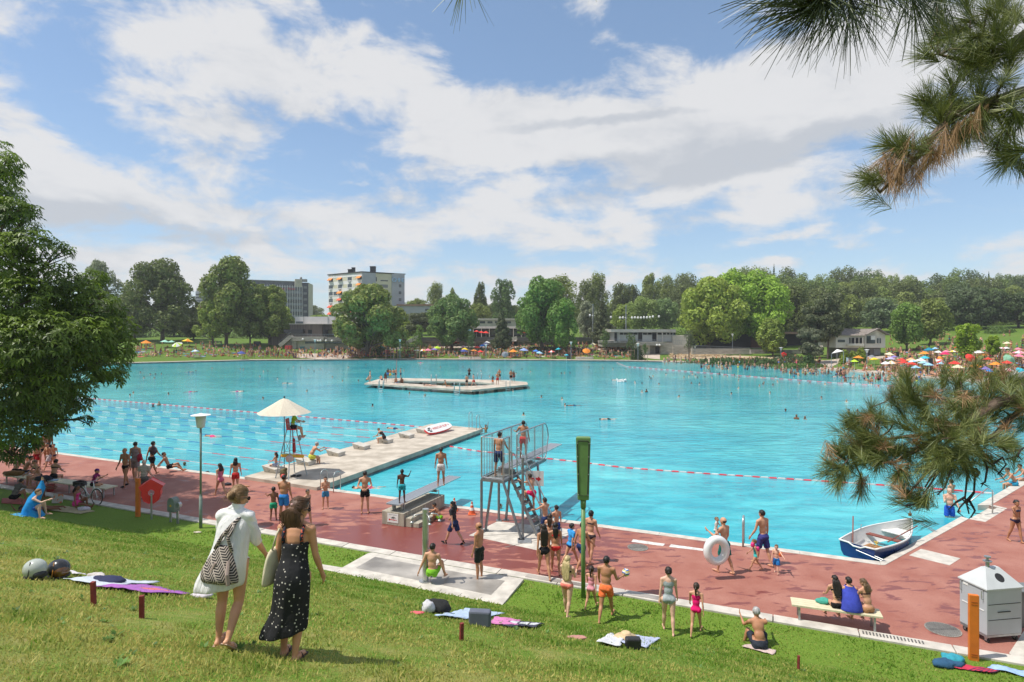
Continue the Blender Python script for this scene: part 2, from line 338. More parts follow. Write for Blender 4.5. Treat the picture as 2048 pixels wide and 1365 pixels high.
def deck_mat():
 m=bpy.data.materials.new('red_deck');m.use_nodes=True;nt=m.node_tree;N=nt.nodes;L=nt.links
 b=N['Principled BSDF'];tc=N.new('ShaderNodeTexCoord')
 def nz(scale,det,st=(1,1,1),rough=.55,rot=0,dist=0,loc=(0,0,0)):
  mp=N.new('ShaderNodeMapping');mp.inputs['Scale'].default_value=st;mp.inputs['Rotation'].default_value=(0,0,rot);mp.inputs['Location'].default_value=loc;L.new(tc.outputs['Object'],mp.inputs[0])
  n=N.new('ShaderNodeTexNoise');n.inputs['Scale'].default_value=scale;n.inputs['Detail'].default_value=det;n.inputs['Roughness'].default_value=rough;n.inputs['Distortion'].default_value=dist
  L.new(mp.outputs[0],n.inputs['Vector']);return n.outputs['Fac']
 def rng(v,a,c,x=0.,y=1.):
  r=N.new('ShaderNodeMapRange');r.inputs['From Min'].default_value=a;r.inputs['From Max'].default_value=c;r.inputs['To Min'].default_value=x;r.inputs['To Max'].default_value=y;L.new(v,r.inputs['Value']);return r.outputs[0]
 def mth(op,a,c):
  n=N.new('ShaderNodeMath');n.operation=op
  for i,v in enumerate((a,c)):
   if isinstance(v,(int,float)):n.inputs[i].default_value=v
   else:L.new(v,n.inputs[i])
  return n.outputs[0]
 sp=N.new('ShaderNodeVectorMath');sp.operation='DISTANCE';mp=N.new('ShaderNodeMapping');mp.inputs['Rotation'].default_value=(0,0,.41);mp.inputs['Scale'].default_value=(.62,1.35,0)
 L.new(tc.outputs['Object'],mp.inputs[0]);L.new(mp.outputs[0],sp.inputs[0])
 vv=Matrix.Rotation(.41,3,'Z')@Vector((-3.4*.62,22.4*1.35,0));sp.inputs[1].default_value=vv
 zone=rng(sp.outputs['Value'],6.5,1.0)
 blots=nz(1.9,5,(.55,1.5,1),.6,.35,.5)
 amt=mth('ADD',blots,mth('MULTIPLY',zone,.26));amt=mth('ADD',amt,mth('MULTIPLY',nz(.25,3),.32))
 wet=rng(amt,.745,.79)
 fine=nz(26,4);mot=nz(.7,5,(1,1,1),.6,0,0,(5,2,0))
 dry=N.new('ShaderNodeMix');dry.data_type='RGBA';dry.inputs['A'].default_value=(.29,.100,.070,1);dry.inputs['B'].default_value=(.38,.168,.125,1);L.new(rng(mot,.35,.68),dry.inputs['Factor'])
 mx=N.new('ShaderNodeMix');mx.data_type='RGBA';L.new(wet,mx.inputs['Factor']);L.new(dry.outputs['Result'],mx.inputs['A']);mx.inputs['B'].default_value=(.20,.052,.042,1)
 m3=N.new('ShaderNodeMix');m3.data_type='RGBA';m3.blend_type='MULTIPLY';m3.inputs['Factor'].default_value=1;L.new(mx.outputs['Result'],m3.inputs['A'])
 cc=N.new('ShaderNodeCombineColor');f=rng(fine,.3,.7,.86,1.12);[L.new(f,cc.inputs[i])for i in range(3)];L.new(cc.outputs[0],m3.inputs['B'])
 L.new(m3.outputs['Result'],b.inputs['Base Color'])
 L.new(rng(wet,0,1,.75,.34),b.inputs['Roughness'])
 bp=N.new('ShaderNodeBump');bp.inputs['Strength'].default_value=.12;bp.inputs['Distance'].default_value=.01;L.new(fine,bp.inputs['Height']);L.new(bp.outputs[0],b.inputs['Normal'])
 return m
def lawn_mat(name,dry_amt,c1,c2,c3,sc=1.0):
 m=bpy.data.materials.new(name);m.use_nodes=True;nt=m.node_tree;N=nt.nodes;L=nt.links
 b=N['Principled BSDF'];b.inputs['Roughness'].default_value=.8;b.inputs['Specular IOR Level'].default_value=.15;tc=N.new('ShaderNodeTexCoord')
 def nz(scale,det,st=(1,1,1),rough=.6):
  mp=N.new('ShaderNodeMapping');mp.inputs['Scale'].default_value=st;L.new(tc.outputs['Object'],mp.inputs[0])
  n=N.new('ShaderNodeTexNoise');n.inputs['Scale'].default_value=scale;n.inputs['Detail'].default_value=det;n.inputs['Roughness'].default_value=rough;L.new(mp.outputs[0],n.inputs['Vector']);return n.outputs['Fac']
 fine=nz(38*sc,5,(1,1,.5));mid=nz(3.2*sc,5);big=nz(.35*sc,4)
 a=N.new('ShaderNodeMix');a.data_type='RGBA';a.inputs['A'].default_value=(*c1,1);a.inputs['B'].default_value=(*c2,1)
 r=N.new('ShaderNodeMapRange');r.inputs['From Min'].default_value=.36;r.inputs['From Max'].default_value=.64;L.new(fine,r.inputs['Value']);L.new(r.outputs[0],a.inputs['Factor'])
 d=N.new('ShaderNodeMix');d.data_type='RGBA';L.new(a.outputs['Result'],d.inputs['A']);d.inputs['B'].default_value=(*c3,1)
 s=N.new('ShaderNodeMath');s.operation='ADD';L.new(mid,s.inputs[0]);L.new(big,s.inputs[1])
 at=N.new('ShaderNodeAttribute');at.attribute_name='dry';s2=N.new('ShaderNodeMath');s2.operation='ADD';L.new(s.outputs[0],s2.inputs[0]);L.new(at.outputs['Fac'],s2.inputs[1])
 r2=N.new('ShaderNodeMapRange');r2.inputs['From Min'].default_value=1.0;r2.inputs['From Max'].default_value=1.5;r2.inputs['To Max'].default_value=dry_amt;L.new(s2.outputs[0],r2.inputs['Value']);L.new(r2.outputs[0],d.inputs['Factor'])
 L.new(d.outputs['Result'],b.inputs['Base Color'])
 bp=N.new('ShaderNodeBump');bp.inputs['Strength'].default_value=.9;bp.inputs['Distance'].default_value=.04;L.new(fine,bp.inputs['Height']);L.new(bp.outputs[0],b.inputs['Normal'])
 return m
WATER=water_mat();DECK=deck_mat()
LAWN=lawn_mat('lawn_near',.85,(.085,.175,.016),(.20,.29,.04),(.42,.33,.13))
LAWN_F=lawn_mat('lawn_far',.7,(.07,.14,.015),(.13,.20,.03),(.19,.20,.05),.25)
GROUNDM=mat('far_earth',(.07,.11,.03),.9,var=.3,scale=.02)
PATHM=mat('path',(.46,.38,.31),.9,var=.12,scale=.6)
g=MB();g.box((0,900,-1.6),(2600,2600,.8));g.build('ground',GROUNDM,kind='structure')
def lawn():
 U=np.concatenate([np.linspace(-90,-30,21),np.linspace(-29.5,25,150),np.linspace(26,60,15)]);S=np.concatenate([np.linspace(0,17.5,90),np.linspace(18,60,30)])
 V=np.zeros((len(S),len(U),3));dry=np.zeros((len(S),len(U)))
 for i,s in enumerate(S):
  for j,u in enumerate(U):
   x=-NX*(17.5-s)+u*NY*-1;y=-NY*(17.5-s)+u*NX
   h=gz(x,y)
   V[i,j]=(x,y,h+(.03*mnoise.noise(Vector((x*.9,y*.9,0)))if s>.3 else 0)+(-.002 if s<.3 else 0))
   dry[i,j]=-.16+.30*min(1,max(0,(s-6)/6))
 V=V.reshape(-1,3);n,m=len(S),len(U);idx=np.arange(n*m).reshape(n,m)
 Fq=np.stack([idx[:-1,:-1],idx[:-1,1:],idx[1:,1:],idx[1:,:-1]],-1).reshape(-1,4)
 me=np_mesh('lawn_slope',V,Fq[:,::-1],LAWN,smooth=True)
 a=me.attributes.new('dry','FLOAT','POINT');a.data.foreach_set('value',dry.ravel().astype(np.float32))
 if me.polygons[0].normal.z<0:me.flip_normals()
 return tag(link(me,'lawn'),kind='structure')
lawn()
def K(u,s=0.0,z=0.0):return Vector((-NX*(17.5-s)-u*NY,-NY*(17.5-s)+u*NX,z))
def u_of(p):return-NY*p[0]+NX*p[1]
FRONT_L=at_z(0,890);FRONT_R=at_z(1759,1124)
dirf=(FRONT_L-FRONT_R).normalized();FRONT_FAR=FRONT_L+dirf*45
RB=at_z(1922,1034);RB2=at_z(1955,1011);RE=at_z(2048,957);dirr=(RE-RB2).normalized();REND=RB2+dirr*62
pool=[FRONT_FAR,FRONT_R,RB,RB2,REND]+[Vector((x,y,0))for x,y in SHORE[::-1]]
w=MB();pw=[(p.x,p.y)for p in pool]
w.prism([(FRONT_FAR.x-1,FRONT_FAR.y-1.5),(FRONT_R.x,FRONT_R.y-.6),(RB.x+.6,RB.y-.3),(RE.x+1.2,RE.y-.6),(REND.x+1,REND.y-1),(90,80),(80,110),(72,135),(50,160),(0,162),(-70,160),(-160,140)],-.60,-.22)
w.build('water',WATER,kind='structure')
dk=MB();rz_=at_z(1937.6,1038.5);st1=at_z(1970.6,1044.4);st2=at_z(2011.5,1019);st3=at_z(1978.4,1011)
nrm=Vector((-dirf.y,dirf.x,0));nrm=nrm if nrm.y<0 else-nrm
nr=Vector((dirr.y,-dirr.x,0))
FO=[FRONT_FAR+nrm*.33,FRONT_R+nrm*.33+nr*.10]
dk.prism([(p.x,p.y)for p in[K(-75,-.32),K(75,-.32),Vector((120,20,0)),Vector((110,70,0)),REND+nr*.5,at_z(1988,1007.5),st3,st2,st1,rz_,at_z(1770.5,1131),FO[0]]],-.3,0)
dk.build('deck',DECK,kind='structure')
cp=MB()
def strip(mb,a0,a1,b0,b1,z0,z1):mb.prism([(a0.x,a0.y),(a1.x,a1.y),(b1.x,b1.y),(b0.x,b0.y)],z0,z1)
PL=at_z(488,955);PR=at_z(652,980)
n_c=40
for i in range(n_c):
 t0,t1=i/n_c,(i+1)/n_c
 a=FRONT_FAR.lerp(FRONT_R,t0);b=FRONT_FAR.lerp(FRONT_R,t1);g_=dirf*-.006
 strip(cp,a+nrm*.33,b+nrm*.33+g_*-1,a,b+g_*-1,-.5,.015)
cp.prism([(p.x,p.y)for p in[FRONT_R,FRONT_R+nrm*.33,at_z(1770.5,1131),rz_,RB]],-.5,.017)
cp.prism([(p.x,p.y)for p in[RB2,st3,at_z(1988,1007.5),REND+nr*.5,REND]],-.5,.017)
cp.build('pool_coping',CONC_L,bevel=.008,kind='structure')
sp=MB();a,b,c,d=rz_,st1,st2,st3
for i in range(5):
 t0,t1=i/5*.999,(i+1)/5
 q=[a.lerp(RB+(RB-a)*1.2,0),b,c,d]
 o=(RB-a).normalized()
 off0,off1=i*.34,(i+1)*.34
 w0=b.lerp(a,min(1,off0/(b-a).length*1.0));w1=b+(a-b).normalized()*off1;w0=b+(a-b).normalized()*off0
 v0=c+(d-c).normalized()*off0;v1=c+(d-c).normalized()*off1
 sp.prism([(w0.x,w0.y),(w1.x,w1.y),(v1.x,v1.y),(v0.x,v0.y)],-.6,-.02-.12*i)
sp.prism([(p.x,p.y)for p in[c,d,d+dirr*.22,c+dirr*.22]],-.6,.006)
sp.build('entry_steps',CONC_L,kind='structure',bevel=.006)
kb=MB();u=-60
while u<60:
 L_=2.0
 if 1:
  a,b=K(u+.012,-.34),K(u+L_-.012,-.34);c,d=K(u+L_-.012,.06),K(u+.012,.06)
  kb.prism([(p.x,p.y)for p in(a,b,c,d)][::-1],-.3,.045+random.uniform(-.004,.004))
 u+=L_
kb.build('kerb',CONC_L,kind='structure',bevel=.01)
def pquad(mb,pts,z0,z1,mi=0):
 P=[at_z(x,y,z1)for x,y in pts];mb.prism([(p.x,p.y)for p in P],z0,z1,mi)
sh=MB()
pquad(sh,[(640,1128),(684.5,1135),(735,1107),(745,1105),(1048,1158),(1005,1210),(640,1143)],-.4,.075)
sh.build('shower_pad',CONC_L,kind='structure',bevel=.012)
sf=MB();pquad(sf,[(712,1136),(750,1114),(1010,1162),(982,1190)],.0,.079)
sf.build('shower_floor',mat('wet_concrete',(.30,.27,.235),.35,var=.35,scale=.8,col2=(.46,.42,.37),bump=.08),kind='structure')
gs=MB()
for i in range(9):
 a=at_z(640+i*40.5,1133+i*7.7,.079)
 gs.bar(a,a+Vector((NX,NY,0))*.42,.016,.004)
gs.build('slab_joints',CONC_D,kind='structure')
pd=MB();pquad(pd,[(938,1071),(995,1043),(1152,1060),(1085,1103)],-.2,.006);pd.build('tower_pad',CONC_L,kind='structure',bevel=.004)
pj=MB()
for a,b in[((945,1073),(1120,1062)),((1010,1095),(1140,1066))]:pj.bar(at_z(*a,.009),at_z(*b,.009),.03,.004)
pj.build('pad_cracks',CONC_D,kind='structure')
ps=MB();pquad(ps,[(1818,1111),(1842,1098),(1921,1117),(1899,1131)],-.1,.006);ps.build('deck_slab',CONC_L,kind='structure')
pb=MB();pquad(pb,[(1263,1084),(1266,1079),(1330,1088),(1326,1092.5)],-.05,.005);pquad(pb,[(1338,1094),(1342,1089),(1407,1098),(1406,1102)],-.05,.005)
pb.build('deck_markings',mat('worn_white_marking',(.62,.6,.56),.7,var=.2,scale=6),kind='structure')
def manhole(px,py,r,label):
 p=at_z(px,py,.004);t=thing('manhole_cover',label,'manhole cover',p,group='drain covers in the red deck')
 m=MB();m.lathe([(0,0),(r,0),(r,.012),(r*.96,.012),(r*.95,.008),(0,.008)],n=32);m.build('rim',CONC_D,t)
 m=MB()
 for i in range(-7,8):
  x=i*r/8;h=math.sqrt(max(0,(r*.93)**2-x*x))
  m.box((x,0,.011),(r*.06,2*h,.006))
 m.box((0,0,.0165),(r*1.8,r*.05,.003));m.build('grate',mat('cast_iron',(.13,.125,.12),.6,metal=.4,var=.3,scale=20),t)
manhole(1275.5,1095.5,.36,'round iron drain cover in the red deck beside the white painted bars')
manhole(1886,1259.5,.40,'round iron manhole cover in the deck next to the grey wheeled bin')
m=MB()
for i in range(18):a=K(u_of(at_z(1728,1275))+i*.075,-.17,.05);m.box(a,(.03,.16,.012),rz=math.atan2(NX,-NY))
m.build('kerb_drain',mat('cast_iron'),label='long slotted drain grate set in the kerb',cat='drain grate')
for(x,y,L_,lb)in[(1100,1181,2.0,'wet shallow gutter slab in the kerb left of the green post'),(1258,1203,2.3,'wet shallow gutter slab in the kerb right of the green post')]:
 m=MB();c_=at_z(x,y);uc=u_of(c_);a,b,c2,d=K(uc-L_/2,-.26),K(uc+L_/2,-.26),K(uc+L_/2,-.03),K(uc-L_/2,-.03)
 m.prism([(p.x,p.y)for p in(a,b,c2,d)][::-1],.03,.052);m.build('gutter_slab',mat('wet_concrete'),label=lb,cat='gutter slab')
PZ=.16
def plerp(t,side):
 l=at_z(488,955,PZ).lerp(at_z(866,852,PZ),t);r=at_z(634,975,PZ).lerp(at_z(966,857.5,PZ),t);return l if side==0 else r
p4=[at_z(489,953,PZ),at_z(634,975,PZ),at_z(966,857.5,PZ),at_z(862,848,PZ)]
PIERM=mat('sandy_concrete',(.43,.37,.295),.9,var=.16,scale=1.2,bump=.3,bscale=14,col2=(.55,.485,.40))
m=MB();m.prism([(p.x,p.y)for p in p4],PZ-.26,PZ);m.build('pier_deck',PIERM,kind='structure',bevel=.015)
m=MB();cen=(p4[0]+p4[1]+p4[2]+p4[3])/4
m.prism([tuple(((p.lerp(cen,.03))+(Vector((.25,-.1,0))if i in(1,2)else Vector()))[:2])if False else tuple(p.lerp(cen,.035)[:2])for i,p in enumerate(p4)],-.6,PZ-.27)
m.build('pier_wall',CONC_D,kind='structure')
IZ=.38
outer=[(728.6,767),(944,780.5),(1056,769.5),(1054,764.5),(1012,760.6),(807,756.6),(761,757.5)]
inner=[(783,765.6),(919,773.5),(984,770.2),(992,768.3),(955,764.2),(800,761.3)]
O_=[at_z(x,y,IZ)for x,y in outer];I_=[at_z(x,y,IZ)for x,y in inner]
def ring_prism(mb,O_,I_,z0,z1):
 vs=[(p.x,p.y,z1)for p in O_+I_]+[(p.x,p.y,z0)for p in O_+I_];n=len(O_);k=len(I_)
 tr=tessellate_polygon([[Vector((p.x,p.y,0))for p in O_],[Vector((p.x,p.y,0))for p in I_]])
 fs=[]
 for t in tr:
  a,b,c=t;A,B,Cc=vs[a],vs[b],vs[c];ar=(B[0]-A[0])*(Cc[1]-A[1])-(B[1]-A[1])*(Cc[0]-A[0])
  if ar<0:a,c=c,a
  fs+=[(a,b,c),(c+n+k,b+n+k,a+n+k)]
 for i in range(n):j=(i+1)%n;fs.append((i,i+n+k,j+n+k,j))
 for i in range(k):j=(i+1)%k;fs.append((n+j,n+j+n+k,n+i+n+k,n+i))
 mb.add(vs,fs)
isl=thing('bathing_island','long hexagonal concrete bathing platform standing in the middle of the pool','bathing platform')
m=MB();ring_prism(m,O_,I_,IZ-.22,IZ);m.build('platform',PIERM,isl)
for path in(O_,I_):
 n=len(path)
 for i in range(n):
  a,b=path[i],path[(i+1)%n];L_=(b-a).length;k=max(1,int(L_/4.2))
  for j in range(k):
   if path is I_ and j%2:continue
   p=a.lerp(b,(j+.5)/k);cc=sum(O_,Vector())/len(O_);p=p+(cc-p).normalized()*(.35 if path is O_ else-.3)
   q=MB();q.box((p.x,p.y,-.22),(.45,.45,.75));q.build('pile',CONC_D,isl)
def far_terrain():
 rows=[0,2,4.6,5,8,12,18,25,33,42,52,64,78,92,105,130,170,230,320,450]
 pts=[Vector(p)for p in SHORE]
 P=[]
 for a,b in zip(pts,pts[1:]):
  k=max(1,int((b-a).length/4));P+=[a.lerp(b,i/k)for i in range(k)]
 P.append(pts[-1]);n=len(P)
 def nrm2(i):
  d=(P[min(i+3,n-1)]-P[max(i-3,0)]).normalized();return Vector((-d.y,d.x))
 Ns=[nrm2(i)for i in range(n)]
 for _ in range(60):Ns=[(Ns[max(i-1,0)]+Ns[i]*2+Ns[min(i+1,n-1)]).normalized()for i in range(n)]
 V=[]
 for r in rows:
  for i in range(n):
   q=P[i]+Ns[i]*(r*(1.0))
   z=hprof(max(0,r-5),q.x)
   V.append((q.x,q.y,z))
 V=np.array(V);idx=np.arange(len(rows)*n).reshape(len(rows),n)
 Fq=np.stack([idx[:-1,:-1],idx[:-1,1:],idx[1:,1:],idx[1:,:-1]],-1)
 path=np.stack([V[idx[0]],V[idx[1]],V[idx[2]]])
 lawnF=Fq[3:].reshape(-1,4);me=np_mesh('far_lawn',V,lawnF,LAWN_F,smooth=True)
 if me.polygons[0].normal.z<0:me.flip_normals()
 tag(link(me,'far_lawn'),kind='structure')
 V2=V.copy();V2[:,2]+=.012
 m=MB()
 for i in range(n-1):
  a,b,c,d=V2[idx[0,i]],V2[idx[0,i+1]],V2[idx[3,i+1]],V2[idx[3,i]]
  m.prism([tuple(a[:2]),tuple(b[:2]),tuple(c[:2]),tuple(d[:2])],-.5,.012)
 m.build('shore_path',PATHM,kind='structure')
 e=MB()
 for i in range(n-1):
  if V2[idx[0,i]][0]<36:a,b=Vector(V2[idx[0,i]]),Vector(V2[idx[0,i+1]]);e.bar(a+Vector((0,-.1,-.02)),b+Vector((0,-.1,-.02)),.25,.22)
 e.build('shore_edge',CONC_D,kind='structure')
far_terrain()
#trees
def leaf_cards(P,Nn,size,rng,fold=.0,jitter=1.0,aspect=.62):
 """one bent diamond per leaf clump, facing roughly outwards"""
 n=len(P);a=Nn+rng.normal(0,jitter,(n,3));a/=np.linalg.norm(a,axis=1)[:,None]+1e-9
 t=rng.normal(0,1,(n,3));t-=a*(t*a).sum(1)[:,None];t/=np.linalg.norm(t,axis=1)[:,None]+1e-9
 b=np.cross(a,t);sz=(size*rng.uniform(.6,1.35,n))[:,None]
 V=np.stack([P-t*sz,P-b*sz*aspect+a*sz*.15,P+t*sz,P+b*sz*aspect+a*sz*.15],1).reshape(-1,3)
 return V,np.arange(4*n).reshape(-1,4)
def crown_cloud(kind,n,rng):
 """leaf positions and outward normals in a unit crown: x,y in -1..1, z in 0..1"""
 blobs=[]
 if kind in('broad','tall','open','young'):
  nb={'broad':46,'tall':40,'open':44,'young':16}[kind]
  for i in range(nb):
   t=(i+.5)/nb;z=.08+.84*t
   prof={'broad':math.sin(math.pi*min(1,(z*.86+.16)))**.62,'tall':math.sin(math.pi*min(1,(z*.80+.20)))**.55*.9,'open':math.sin(math.pi*min(1,z*.84+.18))**.6,'young':math.sin(math.pi*min(1,z*.7+.22))**.8*.8}[kind]
   a=i*2.399+rng.uniform(-.5,.5);r=prof*rng.uniform(.45,.86)if i%3 else prof*rng.uniform(0,.45)
   rad={'broad':.25,'tall':.22,'open':.20,'young':.26}[kind]*rng.uniform(.7,1.3)
   blobs.append((r*math.cos(a),r*math.sin(a),z,rad,rad*.62))
 elif kind=='conifer':
  nb=54
  for i in range(nb):
   t=(i+.5)/nb;r=(1-t)**.85*rng.uniform(.35,.9);a=i*2.399;blobs.append((r*math.cos(a),r*math.sin(a),.04+.93*t-.05*r,.26*(1-t)+.06,.045+.03*(1-t)))
 elif kind=='pine':
  nb=30
  for i in range(nb):
   z=rng.uniform(.12,.95);r=(1-abs(z-.5)*.9)*rng.uniform(.1,.85);a=rng.uniform(0,6.28);blobs.append((r*math.cos(a),r*math.sin(a),z,.30*rng.uniform(.7,1.2),.085))
 B=np.array(blobs);w=B[:,3]**2;pick=rng.choice(len(B),n,p=w/w.sum())
 d=rng.normal(0,1,(n,3));d/=np.linalg.norm(d,axis=1)[:,None];d[:,2]=np.where(rng.random(n)<.3,np.abs(d[:,2]),d[:,2])
 rr=rng.uniform(.55,1.08,n)**.6
 P=np.stack([B[pick,0]+d[:,0]*B[pick,3]*rr,B[pick,1]+d[:,1]*B[pick,3]*rr,B[pick,2]+d[:,2]*B[pick,4]*rr*1.0],1)
 tint=np.clip(rng.normal(.45,.2,n)+.25*rng.random(len(B))[pick]-.1,0,1)
 return P,d,tint,B
BARKF=mat('bark')
_crowns={}
def crown_mesh(kind,var,n,w,h,leaf,material):
 key=(kind,var,round(w),round(h),material.name)
 if key in _crowns:return _crowns[key]
 rng=np.random.default_rng(100+var*7+len(kind));P,d,tint,B=crown_cloud(kind,n,rng)
 P=P*np.array([w/2,w/2,h]);V,Fq=leaf_cards(P,d,leaf,rng,jitter=.55)
 me=np_mesh('crown',V,Fq,material,col=tint)
 t=MB();H=h
 t.tube([(0,0,-.55*h),(.02*w,0,-.1*h),(0,.01*w,.35*h),(.01*w,0,.75*h)],[w*.035,w*.027,w*.018,.03],8)
 for i,b in enumerate(B[::2]):
  if kind=='conifer' or kind=='pine':z0=max(-.1,b[2]-.04)
  else:z0=max(-.12,b[2]*.55-.12)
  s0=Vector((0,0,z0*h));e=Vector((b[0]*w/2*.85,b[1]*w/2*.85,b[2]*h*.97));mdl=s0.lerp(e,.5)+Vector((0,0,-.02*h))
  t.tube([s0,mdl,e],[w*.013,w*.008,.02],5)
 tm=t.mesh('trunk',BARKF,True)
 _crowns[key]=(me,tm);return me,tm
LEAF=leafmat('tree_leaves',(.80,.80,.70),(1.75,1.70,1.45),trans=.36,objcol=True)
_tree_n=[0]
def tree(px,top,w_px,d,kind='broad',col=(.06,.11,.025),label=None,group='trees behind the pool',n=5200,base_py=None,crown_frac=.80,name='deciduous_tree',leaf=None,gz_fn=hz,cat='tree',var=None):
 X=(px-CX)/F*d;zg=gz_fn(X,d);zt=HC+(HY-top)/F*d;H=zt-zg;w=w_px/F*d
 hc=H*crown_frac;v=_tree_n[0]%7 if var is None else var;_tree_n[0]+=1
 W=max(4,round(w/3)*3);Hh=max(4,round(hc/3)*3)
 cm,tm=crown_mesh(kind,v%(4 if n<9000 else 7),n,W,Hh,leaf or(.19+.011*W),LEAF)
 t=thing(name,label,cat,(X,d,zg),group=group,rz=_tree_n[0]*1.3)
 c=link(cm,'crown',t,(0,0,H-hc),col);c.scale=(w/W,w/W,hc/Hh)
 k=link(tm,'trunk',t,(0,0,H-hc));k.scale=(w/W,w/W,max(hc/Hh,(H-hc)/(.55*Hh)if crown_frac<.7 else hc/Hh))
 if crown_frac>=.64:k.scale=(w/W,w/W,hc/Hh)
 return t
DG,MG,LG,YG=(.125,.158,.050),(.185,.230,.060),(.22,.29,.060),(.25,.32,.058)
BG_,PN,SV=(.075,.12,.055),(.105,.125,.065),(.27,.30,.22)
T=[(205,520,80,210,'open',(.21,.245,.158),'thin grey-green willow showing behind the big chestnut','willow_tree'),(230,600,90,205,'broad',DG,'dark tree close behind the right edge of the chestnut'),(350,620,90,215,'broad',MG,'tree in the gap behind the round maple'),(560,610,60,200,'broad',LG,'light tree beside the wooden wing of the bath house'),(322,531,150,186,'broad',DG,'big round dark maple at the left end of the far lawn'),(268,585,80,190,'broad',DG,'low dark tree between the chestnut and the round maple'),(388,640,60,200,'broad',DG,'small dark tree under the left side of the tall plane tree'),(455,519,125,180,'tall',MG,'tallest plane tree at the left of the far lawn, mid green'),(425,600,80,178,'open',LG,'light green low side tree left of the tallest plane trunk'),(538,572,105,184,'tall',MG,'leaning plane tree left of the wooden pool building'),(500,600,60,186,'broad',DG,'darker tree between the two tall plane trees'),(738,573,175,166,'open',MG,'wide spreading tree in front of the apartment tower'),(600,640,90,250,'broad',(.263,.28,.07),'olive bushy tree above the white roof box'),(640,632,70,260,'broad',(.21,.298,.052),'light bushy tree between the office block and the tower'),(622,612,60,420,'broad',DG,'small distant round tree beside the office block'),(838,600,60,270,'broad',MG,'mid green tree right of the apartment tower'),(872,569,50,290,'broad',MG,'tree with a pointed top right of the tower'),(800,640,60,200,'broad',LG,'light green tree right of the spreading tree'),(842,625,90,200,'pine',PN,'dark pine beside the spreading tree'),(905,575,60,250,'conifer',MG,'pointed tree behind the round terrace tree'),(905,597,108,176,'broad',(.149,.228,.079),'rounded grey-green tree in the smoke by the terrace'),(960,568,32,260,'tall',DG,'narrow dark tree standing alone on the skyline'),(955,610,60,230,'broad',MG,'low round tree under the narrow dark one'),(1008,560,66,240,'tall',(.105,.175,.061),'tall dark tree right of the narrow skyline tree'),(1003,612,44,168,'conifer',PN,'dark conifer at the foot of the terrace ramp','conifer_tree'),(1085,566,120,172,'broad',(.131,.236,.052),'large mid-green tree on the middle of the far lawn'),(1130,605,62,166,'tall',(.14,.263,.052),'bright slender tree right of the large middle tree'),(1120,556,90,215,'broad',MG,'tree rising behind the large middle tree'),(1176,602,46,190,'open',SV,'silvery willow beside the lamp mast','willow_tree'),(1205,598,62,178,'conifer',PN,'dark spruce left of the changing pavilion','conifer_tree'),(1195,550,60,255,'broad',MG,'tree with a domed top behind the lamp masts'),(1175,565,60,245,'broad',DG,'dark tree left of the domed top'),(1240,568,50,262,'broad',DG,'dark round tree on the skyline above the pavilion'),(1265,572,44,262,'broad',DG,'smaller dark tree right of the round skyline one'),(1300,549,56,262,'tall',MG,'tall tree with a light crown on the skyline above the pavilion'),(1285,595,80,215,'broad',(.193,.263,.079),'pale green tree right behind the pavilion roof'),(1250,610,70,225,'broad',LG,'light tree behind the string of white lights'),(1330,600,60,215,'broad',(.175,.263,.105),'greyish tree left of the huge light plane tree'),(1330,556,60,280,'broad',MG,'skyline tree at the start of the wood'),(1372,548,70,290,'broad',DG,'skyline tree behind the huge plane tree'),(1420,562,160,168,'broad',YG,'huge yellow-green plane tree, left half of the pair'),(1512,552,140,172,'broad',(.245,.385,.052),'huge yellow-green plane tree, right half of the pair'),(1465,545,120,176,'broad',(.28,.42,.061),'topmost yellow-green plane crown between the pair'),(1545,640,60,150,'broad',LG,'low light green tree at the right of the plane pair'),(1590,575,85,185,'broad',DG,'dark tree right of the plane pair'),(1657,588,72,138,'pine',PN,'tall pine left of the lakeside house','pine_tree'),(1630,610,60,140,'pine',PN,'shaggy pine in front of the brown pavilion','pine_tree'),(1625,655,70,132,'pine',(.131,.149,.096),'low bushy pine left of the house','pine_tree'),(1760,600,85,190,'broad',(.131,.184,.096),'blue-grey broad tree right behind the house roof'),(1815,608,72,142,'broad',(.149,.245,.052),'fresh green tree on the lawn right of the house'),(1862,600,74,150,'broad',MG,'mid green tree with a visible trunk on the right lawn'),(1945,580,130,180,'broad',(.079,.114,.052),'broad dark tree at the upper right lawn'),(2035,590,90,175,'broad',(.079,.114,.049),'dark tree at the right margin of the lawn'),(1815,560,80,230,'broad',DG,'dark wood tree above the fresh green one'),]
for i,t in enumerate(T):
 nm=t[7]if len(t)>7 else 'deciduous_tree'
 big=t[2]>90
 tree(t[0],t[1],t[2],t[3],t[4],t[5],t[6],name=nm,n=15000 if big else 7000,group='trees round the far side of the pool',crown_frac=.84 if t[4]!='tall' else .86)
def skyline(px):
 pts=[(1330,566),(1400,560),(1460,548),(1500,536),(1540,537),(1600,545),(1650,548),(1700,544),(1745,541),(1800,556),(1850,560),(1900,545),(1960,542),(2010,550),(2060,545),(2300,548)]
 for(a,ya),(b,yb)in zip(pts,pts[1:]):
  if px<=b:return ya+(yb-ya)*(px-a)/(b-a)
 return 548
LMF=[(210,'chestnut'),(322,'round maple'),(455,'tallest plane tree'),(560,'office block'),(735,'apartment tower'),(872,'pointed tree'),(960,'narrow skyline tree'),(1085,'large middle tree'),(1186,'left light mast'),(1252,'right light mast'),(1300,'tall skyline tree'),(1370,'grey sapling'),(1465,'huge plane trees'),(1590,'dark tree by the planes'),(1657,'tall pine'),(1730,'lakeside house'),(1815,'fresh green tree'),(1862,'mid green tree'),(1935,'bright young tree'),(1985,'small bright tree'),(2035,'dark margin tree')]
hills=[(0,300,31),(14,262,31),(30,232,33),(50,208,36),(66,196,52)]
kk=0
ordn=['skyline','second','third','fourth','lowest']
